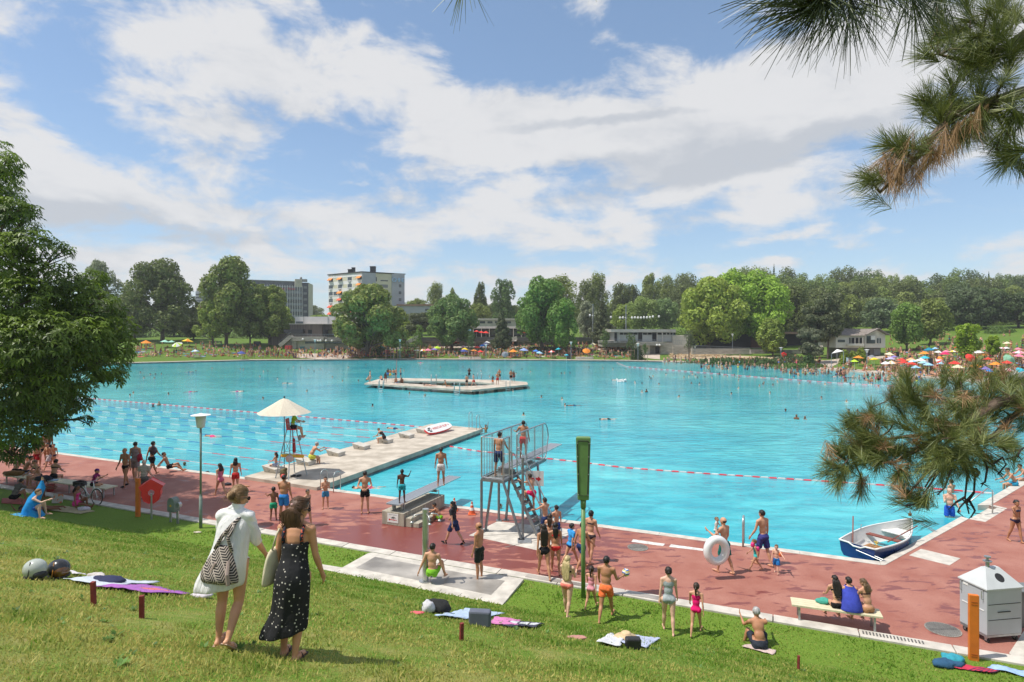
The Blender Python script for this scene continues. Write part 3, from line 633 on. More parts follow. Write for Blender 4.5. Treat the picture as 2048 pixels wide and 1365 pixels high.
for row,(dy,d,step)in enumerate(hills):
 px=1345+row*22
 while px<2230:
  top=skyline(px)+dy+random.uniform(-5,7)
  col=random.choice([DG,DG,MG,(.12,.175,.05),(.15,.21,.055),(.10,.145,.06),(.18,.24,.065)])
  if row==4 and px>1700 and(int(px)%3):px+=step;continue
  if row==0 and random.random()<.22:kind,ww,nm,col='conifer',20,'conifer_tree',BG_;top-=8
  else:kind,ww,nm=random.choice(['broad','broad','tall']),random.uniform(54,74)+row*5,'deciduous_tree'
  tree(px,top,ww,d+random.uniform(-8,8),kind,col,uniq('%s tree in the %s row of the wood,'%({'conifer':'pointed','broad':'rounded','tall':'taller'}[kind],ordn[row]),px,LMF),n=5600,name=nm,group='trees of the wood on the right-hand hill',crown_frac=.9)
  px+=step*random.uniform(.85,1.2);kk+=1
for i,px in enumerate(range(-160,1340,34)):
 if 480<px<640 or 655<px<800:continue
 top=640-22*abs(math.sin(px*.037))-(18 if px>800 else 0)
 tree(px,top,62,300+20*math.sin(px),'broad',random.choice([DG,MG,(.16,.22,.07)]),uniq('hazy tree in the farthest belt,',px,LMF),n=2600,group='far tree belt beyond the baths',crown_frac=.92)
for px,top,w in[(1935,650,62),(1985,672,36)]:
 tree(px,top,w,112 if w>40 else 116,'young',(.20,.30,.02),'bright yellow-green young tree among the parasols, %s'%('the taller one' if w>40 else 'the small one behind'),name='young_tree',n=2600,group='young bright trees on the right lawn',crown_frac=.72,leaf=.24)
def sapling(px,top,w,d,col,label):
 t=tree(px,top,w,d,'young',col,label,name='sapling',n=900,group='staked saplings on the far lawn',crown_frac=.62,leaf=.16)
 m=MB();H=3.2
 for a in(-.8,.8):m.box((a,-.3,1.3),(.10,.10,2.6))
 m.box((0,-.3,2.4),(1.7,.06,.1));m.build('support_stakes',mat('stake_wood',(.42,.30,.18),.8),t)
for a in[(1210,660,26,157,(.10,.15,.05),'slim staked sapling left of the pavilion'),(1262,668,30,155,(.09,.13,.05),'staked sapling with a grey-green crown before the pavilion stairs'),(1378,662,34,149,(.10,.125,.06),'grey sapling in front of the concrete wall'),(775,652,24,162,(.12,.2,.03),'light sapling by the spreading tree'),(793,665,26,163,(.10,.17,.03),'second light sapling right of the spreading tree'),(838,650,30,163,(.13,.2,.04),'feathery sapling before the dark terrace wall'),(942,662,20,160,(.08,.13,.05),'thin sapling with a wooden frame near the red parasols'),(1290,688,14,150,(.08,.14,.03),'tiny tree beside the grey door of the pavilion base')]:
 sapling(*a)
def shrub(px,py,w,h,d,col,label,nm='shrub',group='shrubs by the far path',dr=.0):
 X=(px-CX)/F*d;z=hz(X,d)if d>60 else gz(X,d);W,Hh=w/F*d,h/F*d
 rng=np.random.default_rng(int(px));n=int(900+40*W)
 a=rng.normal(0,1,(n,3));a/=np.linalg.norm(a,axis=1)[:,None];a[:,2]=abs(a[:,2]);r=rng.uniform(.6,1.02,n)[:,None]*(1+.16*np.sin(a[:,:1]*9+a[:,1:2]*7))
 P=a*r*np.array([W/2,min(W/2,3),Hh]);V,Fq=leaf_cards(P,a,.22,rng,jitter=.6)
 me=np_mesh('shrub',V,Fq,LEAF,col=np.clip(rng.normal(.5,.2,n),0,1))
 o=link(me,nm,None,(X,d,z),col);return tag(o,label,'shrub',group)
for a in[(1275,705,26,24,156,(.05,.09,.025),'dark round bush left of the pavilion stairs'),(1450,713,90,12,138,(.05,.10,.025),'low dark hedge above the rocks, left part'),(1530,715,100,14,134,(.06,.11,.03),'low dark hedge above the rocks, right part'),(1460,708,200,10,142,(.045,.08,.025),'long low hedge against the retaining wall'),(1580,706,90,20,134,(.07,.10,.05),'grey-green bush mass below the pines'),(1618,722,24,24,126,(.05,.10,.03),'clipped conical bush at the end of the rocks'),(1600,726,120,9,124,(.08,.14,.03),'flat ground shrub beside the sandy path'),(1690,712,20,26,128,(.18,.24,.03),'light green bush at the house corner, left'),(1706,712,18,22,128,(.16,.22,.03),'light green bush at the house front, middle'),(1722,712,20,28,128,(.19,.25,.03),'light green bush at the house front, right'),(760,690,40,16,170,(.06,.12,.03),'bush at the foot of the light sapling'),(1100,683,170,7,176,(.05,.09,.03),'low planting strip along the terrace wall'),(1240,688,70,6,165,(.06,.10,.03),'low planting strip left of the pavilion'),(815,664,110,12,182,(.06,.10,.03),'hedge on top of the terrace'),(2000,690,60,12,165,(.09,.15,.03),'sunlit bush on the upper right lawn'),(1900,660,200,12,205,(.13,.18,.04),'bright hedge at the top of the right lawn'),(2040,660,120,14,200,(.10,.15,.03),'bush row at the top right of the lawn')]:
 shrub(*a)
for i,(x,h)in enumerate([(250,34),(310,36),(370,32),(430,36),(490,34),(545,30)]):shrub(x,690,80,h,212,(.085,.12,.05),uniq('added dark hedge standing in for tree shade,',x,LMF),'hedge','added hedge behind the left lawn')  # dark hedge is added, standing in for the shade under the trees
for x in(1190,1245,1300,1350):shrub(x,660,84,30,196,(.12,.17,.05),uniq('bushy mass behind the pavilion roof,',x,LMF),'hedge','bushes behind the pavilion')
#the big horse chestnut at the left edge
def leaf_fans(P,D,size,rng,nleaf=6):
 """palmate leaves: nleaf drooping leaflets each"""
 n=len(P);D=D/(np.linalg.norm(D,axis=1)[:,None]+1e-9)
 t=rng.normal(0,1,(n,3));t-=D*(t*D).sum(1)[:,None];t/=np.linalg.norm(t,axis=1)[:,None];b=np.cross(D,t)
 Vs=[];sz=(size*rng.uniform(.7,1.25,n))[:,None]
 for k in range(nleaf):
  a=(k-(nleaf-1)/2)*(2*math.pi*.78/nleaf);f=1-.28*abs(k-(nleaf-1)/2)/(nleaf/2)
  u=t*math.cos(a)+b*math.sin(a);v=-t*math.sin(a)+b*math.cos(a);L=sz*f
  tip=P+u*L+np.array([0,0,-1])*L*.38;midp=P+u*L*.62+np.array([0,0,-1])*L*.06
  Vs.append(np.stack([P,midp-v*L*.17,tip,midp+v*L*.17],1))
 V=np.stack(Vs,1).reshape(-1,3);return V,np.arange(len(V)).reshape(-1,4)
def chestnut():
 rng=np.random.default_rng(5);base=Vector((-25.5,27.5,gz(-25.5,27.5)))
 t=thing('horse_chestnut_tree','huge dark horse chestnut overhanging the left edge and shading the deck','tree',base)
 lobes=[]
 for px,py,d,r in[(10,330,25,34),(25,420,24.5,34),(-60,380,25,90),(60,490,24.5,45),(-20,520,24,80),(100,560,25,55),(40,600,24,70),(150,590,26,48),(190,620,26,52),(225,655,26.5,42),(238,690,26.5,34),(160,670,24.5,60),(90,680,23.5,75),(20,690,23,80),(215,730,26,40),(150,745,25,55),(80,770,24,65),(10,780,23.5,70),(140,800,26,40),(70,845,25,45),(5,850,24,50),(25,905,25,30),(130,500,26,20),(185,560,28,30),(60,420,26,18),(-100,600,26,150),(-100,780,25,120),(120,620,29,70),(60,700,29,90),(170,690,30,60),(-40,450,29,100),(110,845,27,26),(-140,330,27,140),(-250,500,27,180),(-250,700,27,180),(65,885,26,18),(235,755,27,16),(172,838,26,14),(95,800,28,50)]:
  c=at_d(px,py,d);lobes.append((c,r/F*d))
 w=np.array([r**2 for _,r in lobes]);w/=w.sum();n=22000
 pick=rng.choice(len(lobes),n,p=w);cen=np.array([c[:]for c,_ in lobes])[pick];rad=np.array([r for _,r in lobes])[pick]
 dd=rng.normal(0,1,(n,3));dd/=np.linalg.norm(dd,axis=1)[:,None]
 rr=rng.uniform(.35,1.12,n)**.55
 P=cen+dd*(rad*rr)[:,None]*np.array([1,1,.82]);out=dd*.75+np.array([0,0,.75])+rng.normal(0,.28,(n,3))
 V,Fq=leaf_fans(P-np.array(base[:]),out,.245,rng,5)
 tint=np.repeat(np.clip(rng.normal(.38,.18,n)+.35*(rng.random(len(lobes))[pick]-.5)+.25*(dd[:,2]>.35),0,1),5)  # leaves on lobe tops tinted lighter, sunlight put into the colour
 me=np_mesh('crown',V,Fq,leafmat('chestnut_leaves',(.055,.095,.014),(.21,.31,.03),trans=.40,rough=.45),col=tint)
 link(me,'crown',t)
 m=MB();m.tube([(0,0,-.3),(.05,0,1),(.1,.1,3),(.3,0,6),(.4,.2,9)],[.62,.48,.42,.34,.2],14);m.build('trunk',BARK,t,smooth=True)
 for i,(c,r)in enumerate(lobes):
  e=c-base;s0=Vector((.15,.05,max(2.2,min(8.5,e.z*.55))));a=s0.lerp(e,.35)+Vector((0,0,.5));b=s0.lerp(e,.7)+Vector((0,0,.3))
  m=MB();m.tube([s0,a,b,e],[.15,.10,.06,.02],7)
  for k in range(5):
   q=e+Vector(rng.normal(0,1,3)).normalized()*r*.85;m.tube([b.lerp(e,.3+.12*k),q],[.035,.01],5)
  m.build('branch',BARK,t,smooth=True)
 return t
chestnut()
#the pine whose branches hang into the view from the right
def pine():
 rng=np.random.default_rng(11);base=Vector((7.6,5.2,gz(7.6,5.2)))
 t=thing('pine_tree','old pine whose needled boughs hang in at the top and right','pine',base)
 m=MB();m.tube([(0,0,-.3),(-.05,0,1.2),(.1,.05,3.5),(.05,0,7),(-.1,0,11)],[.36,.29,.25,.18,.07],14);m.build('trunk',mat('pine_bark',(.13,.085,.06),.95,var=.4,scale=5,bump=.9,bscale=9,stretch=(1,1,.35)),t,smooth=True)
 wood=mat('pine_twig',(.12,.085,.06),.9,var=.35,scale=14,bump=.5,bscale=60)
 dead=mat('dead_twig',(.045,.032,.028),.9,var=.3,scale=14)
 NL,NB,ND,TW=[],[],[],MB()
 def tuft(p,d,size,n,store,spread=.9,droop=0.,wid=.0011):
  """needles fanning forwards round the last centimetres of a shoot"""
  d=Vector(d).normalized();x=d.orthogonal().normalized();y=d.cross(x)
  a=rng.uniform(0,2*math.pi,n);s=rng.uniform(.12,1.0,n)**.7*spread;L=size*rng.uniform(.75,1.12,n);back=rng.uniform(0,1,n)
  dirs=np.array(d)[None]*np.cos(s)[:,None]+(np.array(x)[None]*np.cos(a)[:,None]+np.array(y)[None]*np.sin(a)[:,None])*np.sin(s)[:,None]
  P0=np.array(p)[None]-np.array(d)[None]*(back*size*(1.25 if size<.14 else .8))[:,None]
  dirs[:,2]-=droop*.5;P1=P0+dirs*L[:,None]*.55;dirs[:,2]-=droop*.6+.05;P2=P1+dirs*L[:,None]*.5
  side=np.cross(dirs,rng.normal(0,1,(n,3)));side/=np.linalg.norm(side,axis=1)[:,None]+1e-9;side*=wid
  store.append((P0-side*.7,P0+side*.7,P1-side,P1+side,P2-side*.35,P2+side*.35))
 def limb(pts,r0,r1,mb=None,n=7):
  rr=[r0+(r1-r0)*i/(len(pts)-1)for i in range(len(pts))];(mb or TW).tube(pts,rr,n)
 def wig(a,b,k=4,amp=.05):
  return[a.lerp(b,i/k)+(Vector(rng.normal(0,1,3))*(a-b).length*amp if 0<i<k else Vector())for i in range(k+1)]
 root=Vector((7.6,5.2,0))
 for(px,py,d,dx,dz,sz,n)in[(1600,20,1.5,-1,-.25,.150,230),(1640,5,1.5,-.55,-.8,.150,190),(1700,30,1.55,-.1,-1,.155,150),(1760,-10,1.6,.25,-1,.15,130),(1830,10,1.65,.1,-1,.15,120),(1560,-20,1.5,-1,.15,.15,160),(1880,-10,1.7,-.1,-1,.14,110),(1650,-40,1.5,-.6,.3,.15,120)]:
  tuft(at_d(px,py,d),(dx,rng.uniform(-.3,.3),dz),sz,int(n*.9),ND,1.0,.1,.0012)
 limb([at_d(1560,-20,1.5),at_d(1620,-5,1.5),at_d(1760,-30,1.55),at_d(1900,-60,1.7),at_d(2150,-180,2.2),Vector((3.2,2.8,9.6)),Vector((7.5,5.1,10.2))],.006,.05)
 tuft(at_d(930,-38,1.5),(0,.1,-1),.11,46,NL,.8,.05,.0010);limb([at_d(930,-38,1.5),at_d(960,-160,1.55),at_d(1400,-260,1.7),at_d(1900,-330,2.0),Vector((3.6,3.0,10.3)),Vector((7.5,5.1,11.2))],.005,.04)
 tuft(at_d(1185,-26,1.5),(.2,.1,-1),.05,8,NL,.4,.05,.0010)
 ends=[(1735,360,3.6,-1,.1),(1775,290,3.7,-1,.5),(1800,285,3.75,-.3,.9),(1845,200,3.9,-1,.5),(1850,110,4.0,-1,.4),(1905,165,3.9,-.2,1),(1930,130,4.0,.1,1),(1880,30,4.1,-.8,.6),(1940,40,4.0,-.6,.3),(1990,60,3.9,.1,.9),(2030,30,3.9,.3,.8),(1900,210,3.9,-.6,.4),(1960,190,3.9,-.2,.6),(1970,110,4.0,-.6,.5),(2020,120,4,-.1,.8),(1990,230,3.9,.2,.1),(2040,240,3.8,.4,-.2),(2020,300,3.8,-.8,.2),(2010,325,3.8,-.7,-.4),(2045,330,3.9,.1,-.3),(1925,270,3.8,-.2,-.6),(1960,250,3.8,.2,-.7),(1910,60,4.1,-.9,0),(2040,90,4.0,.4,.4),(1930,0,4.1,-.3,.9),(2000,0,4.0,.1,1),(1880,230,3.8,-.4,.8),(1870,-10,4.1,-1,.5),(1950,75,3.8,-.6,-.2),(2010,160,3.8,.3,.2),(1975,20,3.9,-.5,.6)]
 spine=[at_d(1760,385,3.6),at_d(1830,320,3.7),at_d(1900,230,3.85),at_d(1985,205,3.9),at_d(2080,175,4.1),at_d(2200,120,4.6),Vector((7.45,5.15,10.4))]
 limb(spine,.008,.06)
 sp2=[at_d(1880,110,4.0),at_d(1960,130,4.0),at_d(2060,60,4.1),Vector((7.45,5.15,10.9))];limb(sp2,.008,.04)
 alls=spine[:5]+sp2[:3]
 for a,b,n_ in((at_d(2200,120,4.6),Vector((7.45,5.15,10.4)),26),(at_d(2160,-180,2.3),Vector((7.5,5.1,10.2)),34),(at_d(2180,790,5.2),Vector((7.4,5.2,7.4)),16),(Vector((3.6,3.0,10.3)),Vector((7.5,5.1,11.2)),26)):
  for i in range(n_):
   o=a.lerp(b,rng.uniform(.0,.85));e=o+Vector((rng.normal(.15,.25),rng.normal(0,.35),rng.normal(.12,.22)));limb([o,e],.009,.004,n=5);tuft(e,e-o,.14,110,NL,.9,.05,.0015)
 for(px,py,d,dx,dz)in ends:
  p=at_d(px,py,d);q=min(alls,key=lambda a:(a-p).length);limb(wig(q,p),.008,.004)
  tuft(p,(dx,rng.uniform(-.5,.5),dz),.150,230,NL,.95,.05,.0013)
  for k in range(2):
   j=q.lerp(p,rng.uniform(.3,.8))+Vector(rng.normal(0,.05,3));tuft(j,(dx+rng.normal(0,.5),rng.normal(0,.5),dz+rng.normal(0,.5)),.135,110,NL,1.0,.1,.0013)
 for i in range(34):
  f=rng.uniform(0,1);px=1775+f*190;py=365-f*130+rng.normal(0,10);p=at_d(px,py,3.65+f*.2+rng.normal(0,.06))
  tuft(p,(rng.normal(-.1,.35),rng.normal(0,.4),-1),.15,42,NB,.55,.12,.0011)
 for i in range(12):tuft(at_d(1790+rng.normal(0,28),345+rng.normal(0,14),3.65),(rng.normal(-.2,.3),rng.normal(0,.4),-1),.16,46,NB,.6,.12,.0011)
 limb([at_d(2075,200,3.9),at_d(2030,265,3.85),at_d(1990,290,3.85),at_d(1975,310,3.85)],.005,.003,n=5)
 tips=[(1660,925,4.9,-1,.3),(1668,895,4.9,-.7,.8),(1680,965,4.8,-.7,-.7),(1720,985,4.8,-.2,-.9),(1690,845,5,-1,.5),(1700,838,5.05,-.4,.9),(1738,810,5.1,-.1,1),(1725,840,5.0,-.8,.5),(1760,830,5.0,-.3,.8),(1785,815,5.1,-.6,.8),(1800,770,5.2,-.6,.9),(1812,755,5.2,-.1,1),(1830,800,5,-.5,.5),(1860,770,5.1,-.2,.9),(1885,745,5.2,.1,1),(1920,760,5.1,0,1),(1945,735,5.2,.2,1),(1975,760,5.1,.1,.9),(2005,745,5.2,.2,1),(2035,760,5.2,.4,.9),(1850,830,4.9,-.6,.4),(1900,820,4.9,-.2,.6),(1950,820,4.9,.2,.5),(2000,820,4.9,.4,.4),(2040,830,4.9,.5,.3),(1770,880,4.9,-.6,.4),(1810,900,4.8,-.5,.1),(1860,890,4.8,-.3,.1),(1910,880,4.7,0,.3),(1960,880,4.7,.3,.2),(2010,880,4.7,.4,.1),(1740,900,4.9,-.6,.5),(1710,910,4.9,-.7,.2),(1760,940,4.8,-.4,-.6),(1800,960,4.8,-.5,-.5),(1810,990,4.7,-1,.3),(1835,985,4.7,-.4,.5),(1850,940,4.7,-.2,-.4),(1900,930,4.7,0,-.5),(1935,940,4.7,.1,-.4),(1980,920,4.7,.4,-.3),(2030,900,4.8,.6,-.1),(1990,790,4.9,.1,.7),(1870,850,4.7,-.4,.2),(1830,860,4.7,-.6,.3),(1790,850,4.8,-.7,.4),(1930,790,5,0,.9),(2045,790,5,.3,.8),(1960,850,4.6,.1,.3),(1730,870,4.9,-.7,.6),(1940,900,4.6,.2,0),(1885,910,4.6,-.3,0)]
 main=[at_d(1790,925,4.8),at_d(1850,890,4.8),at_d(1930,850,4.85),at_d(1995,805,4.9),at_d(2060,800,5.0),at_d(2300,760,5.2),Vector((7.4,5.2,7.4))]
 sec=[at_d(1700,900,4.95),at_d(1760,880,4.95),at_d(1840,870,4.9),at_d(1930,850,4.85)]
 thr=[at_d(1830,790,5.1),at_d(1900,800,5.0),at_d(1960,795,4.95),at_d(1995,805,4.9)]
 fou=[at_d(1820,985,4.7),at_d(1850,950,4.7),at_d(1900,905,4.75),at_d(1990,870,4.85),at_d(2060,800,5.0)]
 limb(main,.010,.08,n=9);limb(sec,.007,.018);limb(thr,.007,.02);limb(fou,.006,.022)
 alls=main[:5]+sec+thr+fou
 alls=alls+[a.lerp(b,.5)for a,b in zip(alls,alls[1:])if(a-b).length<.6]
 for(px,py,d,dx,dz)in tips:
  p=at_d(px+rng.normal(0,5),py+rng.normal(0,5),d+rng.normal(0,.1));q=min(alls,key=lambda a:(a-p).length);limb(wig(q,p),.009,.004)
  tuft(p,(dx,rng.uniform(-.5,.5),dz),.135,230,NL,.80,.05,.0012)
  for k in range(4):
   j=q.lerp(p,rng.uniform(.1,.95))+Vector(rng.normal(0,.07,3));tuft(j,(dx+rng.normal(0,.45),rng.normal(0,.5),dz+rng.normal(0,.45)),.13,95,NL if rng.random()>.10 else NB,.85,.09,.0012)
 for px,py in[(1733,835),(1893,855),(1800,930),(1960,880),(1870,786),(1985,905),(1925,796),(1770,890),(1660,910),(2010,850),(1830,880)]:
  tuft(at_d(px,py,4.7),(rng.normal(),-.6,rng.normal()*.5),.10,70,NB,1.1,.1,.0016)
 bare=[[(1895,905),(1880,940),(1850,985),(1853,1015)],[(1850,985),(1838,1008),(1810,1012)],[(1920,905),(1935,950),(1930,995),(1938,1028)],[(1930,905),(1950,950),(1948,985),(1920,1015),(1915,1025)],[(1948,985),(1935,1005),(1925,1000)],[(1940,900),(1985,930),(2005,915),(2012,930),(1995,950)],[(1960,900),(1975,935),(1970,965),(1962,968)],[(1880,940),(1862,955),(1850,975)],[(1890,905),(1905,930),(1890,975),(1875,990)],[(1938,1000),(1950,1022),(1945,1030)],[(1930,995),(1912,1005),(1905,1012)],[(1990,880),(2015,905),(2040,900),(2060,890)],[(2040,900),(2035,915)]]
 D=MB()
 for path in bare:
  P=[at_d(x,y,4.65+rng.normal(0,.03))for x,y in path];limb(P,.010,.005,D,6)
  for k in range(3):
   a=P[-1].lerp(P[-2],rng.uniform(0,.8));limb([a,a+Vector((rng.normal(0,.03),rng.normal(0,.02),-abs(rng.normal(.02,.02))))],.005,.002,D,4)
 tuft(at_d(1815,1000,4.65),(-1,0,.25),.13,60,NL,.9,.0,.0014);tuft(at_d(1935,945,4.65),(.1,0,-.5),.13,80,NL,1.2,.1,.0014)
 def needles(store,name,material):
  A=[np.concatenate([s[i]for s in store])for i in range(6)];n=len(A[0])
  V=np.stack(A,1).reshape(-1,3)-np.array(base[:]);o=np.arange(n)[:,None]*6
  Fq=np.concatenate([o+np.array([[0,1,3,2]]),o+np.array([[2,3,5,4]])]);tint=np.tile(np.clip(rng.normal(.5,.25,n),0,1),2)
  link(np_mesh(name,V,Fq,material,col=tint),name,t);return n
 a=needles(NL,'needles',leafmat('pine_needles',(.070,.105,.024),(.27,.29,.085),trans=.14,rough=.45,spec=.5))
 needles(ND,'needles',leafmat('shaded_pine_needles',(.030,.045,.016),(.10,.125,.045),trans=.05,rough=.45,spec=.5))  # darker copy of the needle colours paints the shade seen from below
 b=needles(NB,'dry_needles',leafmat('dry_pine_needles',(.25,.14,.065),(.46,.29,.15),trans=.15,rough=.6))
 for mb,nm,mt in((TW,'boughs',wood),(D,'bare_twigs',dead)):
  mb.v=[tuple(Vector(v)-base)for v in mb.v];mb.build(nm,mt,t,smooth=True)
 c=MB();cc=at_d(1951,945,4.65)-base
 for i in range(8):
  r=.022*math.sin(math.pi*(i+.7)/8.4)
  for k in range(7):a_=k*.9+i*.45;c.ball(cc+Vector((r*math.cos(a_),r*math.sin(a_),-.035+i*.009)),(.009,.009,.006),6)
 c.build('pine_cone',dead,t)
pine()
#buildings round the pool
GLASS=mat('window_glass',(.05,.065,.075),.12,var=.4,scale=.8,spec=.8)
RENDERW=mat('white_render',(.76,.74,.71),.85,var=.06,scale=.4);GREYR=mat('grey_render',(.40,.41,.43),.85,var=.06,scale=.4);YELR=mat('cream_render',(.62,.58,.42),.85,var=.05,scale=.4)
WOODC=mat('weathered_cladding',(.155,.118,.098),.85,var=.35,scale=1.0,stretch=(6,6,.15),detail=3);DARKM=mat('dark_metal',(.035,.035,.038),.6,var=.2);SHADEW=mat('dark_interior',(.02,.02,.022),.8)
CONCW=mat('board_marked_concrete',(.36,.33,.28),.9,var=.2,scale=.8,stretch=(1,1,4),bump=.2,bscale=4);CREAMC=mat('cream_concrete',(.50,.46,.38),.9,var=.12,scale=.6);BLIND=mat('cream_blind',(.62,.58,.42),.7,var=.05);GREYBL=mat('grey_blind',(.22,.22,.22),.6)
RAILM=mat('rail_grey',(.30,.32,.34),.4,metal=.4)
def zat(py,d):return HC+(HY-py)/F*d
def rbox(t,name,x0,x1,y0,y1,d,depth,m,label=None,mb=None):
 """box whose face towards the pool spans these photo columns/rows at distance d"""
 X0,X1=(x0-CX)/F*d,(x1-CX)/F*d;z1,z0=zat(y0,d),zat(y1,d)
 q=mb or MB();q.box(((X0+X1)/2,d+depth/2,(z0+z1)/2),(X1-X0,depth,z1-z0))
 if mb is None:return q.build(name,m,t,label=label)
def wallbox(mb,a,b,z0,z1,th,mi=0,off=0.0):
 """wall segment from a to b (xy), thickness behind"""
 a=Vector((a[0],a[1],0));b=Vector((b[0],b[1],0));d=(b-a).normalized();n=Vector((d.y,-d.x,0))
 a=a+n*off;b=b+n*off
 mb.prism([(a.x,a.y),(b.x,b.y),(b-n*th).to_tuple()[:2],(a-n*th).to_tuple()[:2]],z0,z1,mi)
def frame_panel(t,a,b,s0,s1,z0,z1,m,name='window',off=.03,th=.08,parent=None,sub=None):
 a=Vector((*a,0));b=Vector((*b,0));L_=(b-a).length;p,q=a.lerp(b,s0/L_),a.lerp(b,s1/L_);mb=MB();wallbox(mb,p,q,z0,z1,th,0,off);w=mb.build(name,m,parent or t)
 return w
def text3d(body,size,loc,rot,m,parent,name='lettering',ext=.003,space=1.0):
 f=bpy.data.curves.new(name,'FONT');f.body=body;f.size=size;f.extrude=ext;f.space_character=space;f.align_x=f.align_y='CENTER';f.materials.append(m)
 o=bpy.data.objects.new(name,f);C.objects.link(o);me=bpy.data.meshes.new_from_object(o.evaluated_get(bpy.context.evaluated_depsgraph_get()));bpy.data.objects.remove(o);bpy.data.curves.remove(f)
 o=link(me,name,parent,loc);o.rotation_euler=rot;return o
def apartment_tower():
 Lp=((657-CX)/F*242.5,242.5);A=((724-CX)/F*230,230.0);Rp=((808.5-CX)/F*239.6,239.6);back=Vector(((Lp[0]+Rp[0]-A[0]),(Lp[1]+Rp[1]-A[1])))
 t=thing('apartment_tower','white and yellow high-rise apartment block with orange awnings behind the spreading tree','apartment building',(0,0,0))
 top=29.6;m=MB();B1=Vector(A).lerp(Vector(Rp),.31);B2=Vector(A).lerp(Vector(Rp),.69)
 m.prism([Lp,A,Rp,(back.x,back.y)],0,top-.9,0);m.build('wall',RENDERW,t)
 for p,q,nm,mt,off in((Vector(A),B1,'end_wall',GREYR,.35),(B1,B2,'stair_wall',YELR,.06),(B2,Vector(Rp),'end_wall',GREYR,.35)):
  m=MB();wallbox(m,p,q,0,top,.6,0,off);m.build(nm,mt,t)
 r=MB();r.prism([tuple(Vector(v)+(Vector(v)-(Vector(A)+back)/2).normalized()*.5)for v in(Lp,A,Rp,(back.x,back.y))],top-.25,top+.12);rf=r.build('roof',DARKM,t)
 pw=MB();wallbox(pw,Lp,A,top-1.6,top-.25,.4,0,.06);pw.build('parapet',RENDERW,t)
 for px,w_,h_,d in((701,1.6,1.3,236),(707,1.2,2.0,236),(746,1.9,2.4,236)):
  q=MB();q.box(((px-CX)/F*d,d,top+h_/2),(w_,w_,h_));q.box(((px-CX)/F*d,d,top+h_+.1),(w_*1.15,w_*1.15,.18));q.build('chimney',DARKM,rf)
 L_=(Vector(A)-Vector(Lp)).length;bay=L_/7;fl=2.69
 for k in range(8):
  zt=28.0-k*fl
  for j in range(7):
   s0,s1=j*bay+.25,(j+1)*bay-.12;blindw=j in(1,3,5)and not(k==2 and j==1)
   w=frame_panel(t,Lp,A,s0,s1,zt-1.35,zt,BLIND if blindw else GLASS,off=.02)
   if not blindw:
    frame_panel(t,Lp,A,s0-.05,s1+.05,zt-1.55,zt-1.40,RENDERW,'sill',.12,.12,parent=w)
   if(k,j)in((0,0),(0,2),(0,6),(1,6),(2,2),(3,2),(3,4),(3,6),(4,0),(5,0),(5,4),(4,3)):
    a=Vector((*Lp,0));b=Vector((*A,0));dd=(b-a).normalized();n=Vector((dd.y,-dd.x,0));p,q=a+dd*s0,a+dd*s1;mb=MB();zt2=zt+.05;lo=.75
    mb.add([p+n*.1+Vector((0,0,zt2)),q+n*.1+Vector((0,0,zt2)),q+n*1.0+Vector((0,0,zt2-lo)),p+n*1.0+Vector((0,0,zt2-lo)),p+n*1.0+Vector((0,0,zt2-lo-.18)),q+n*1.0+Vector((0,0,zt2-lo-.18))],[(0,1,2,3),(3,2,5,4)])
    mb.build('awning',OBJ,t,color=(.75,.26,.06)if k<3 else(.70,.12,.06))
   elif not blindw and j in(0,2,4):
    frame_panel(t,Lp,A,s0+.5,s1-.6,zt-1.95,zt-1.72,GREYR,'flower_box',.35,.25)
 LR=(Vector(Rp)-Vector(A)).length
 for k in range(5):
  zt=27.8-k*fl
  frame_panel(t,B1,B2,2.0,5.0,zt-1.2,zt-.0,GREYBL if k else BLIND,off=.10)
  if k==0:frame_panel(t,B1,B2,2.0,5.0,zt-1.4,zt-1.0,GLASS,off=.14)
  frame_panel(t,B1,B2,-.3,.5,zt-1.6,zt,GLASS,off=.12)
  if k:frame_panel(t,B2,Rp,2.9,3.9,zt-1.1+.3,zt+.3,GLASS,off=.42)
 dd=(Vector(Rp)-Vector(A)).normalized();pn=Vector((dd.y,-dd.x));pos=B2+dd*2.6+pn*.55;text3d('GHHE',2.3,(pos.x,pos.y,27.0),(math.radians(90),0,math.atan2(dd.y,dd.x)),mat('sign_blue',(.42,.60,.78),.4),t,'sign',.12,.78)
apartment_tower()
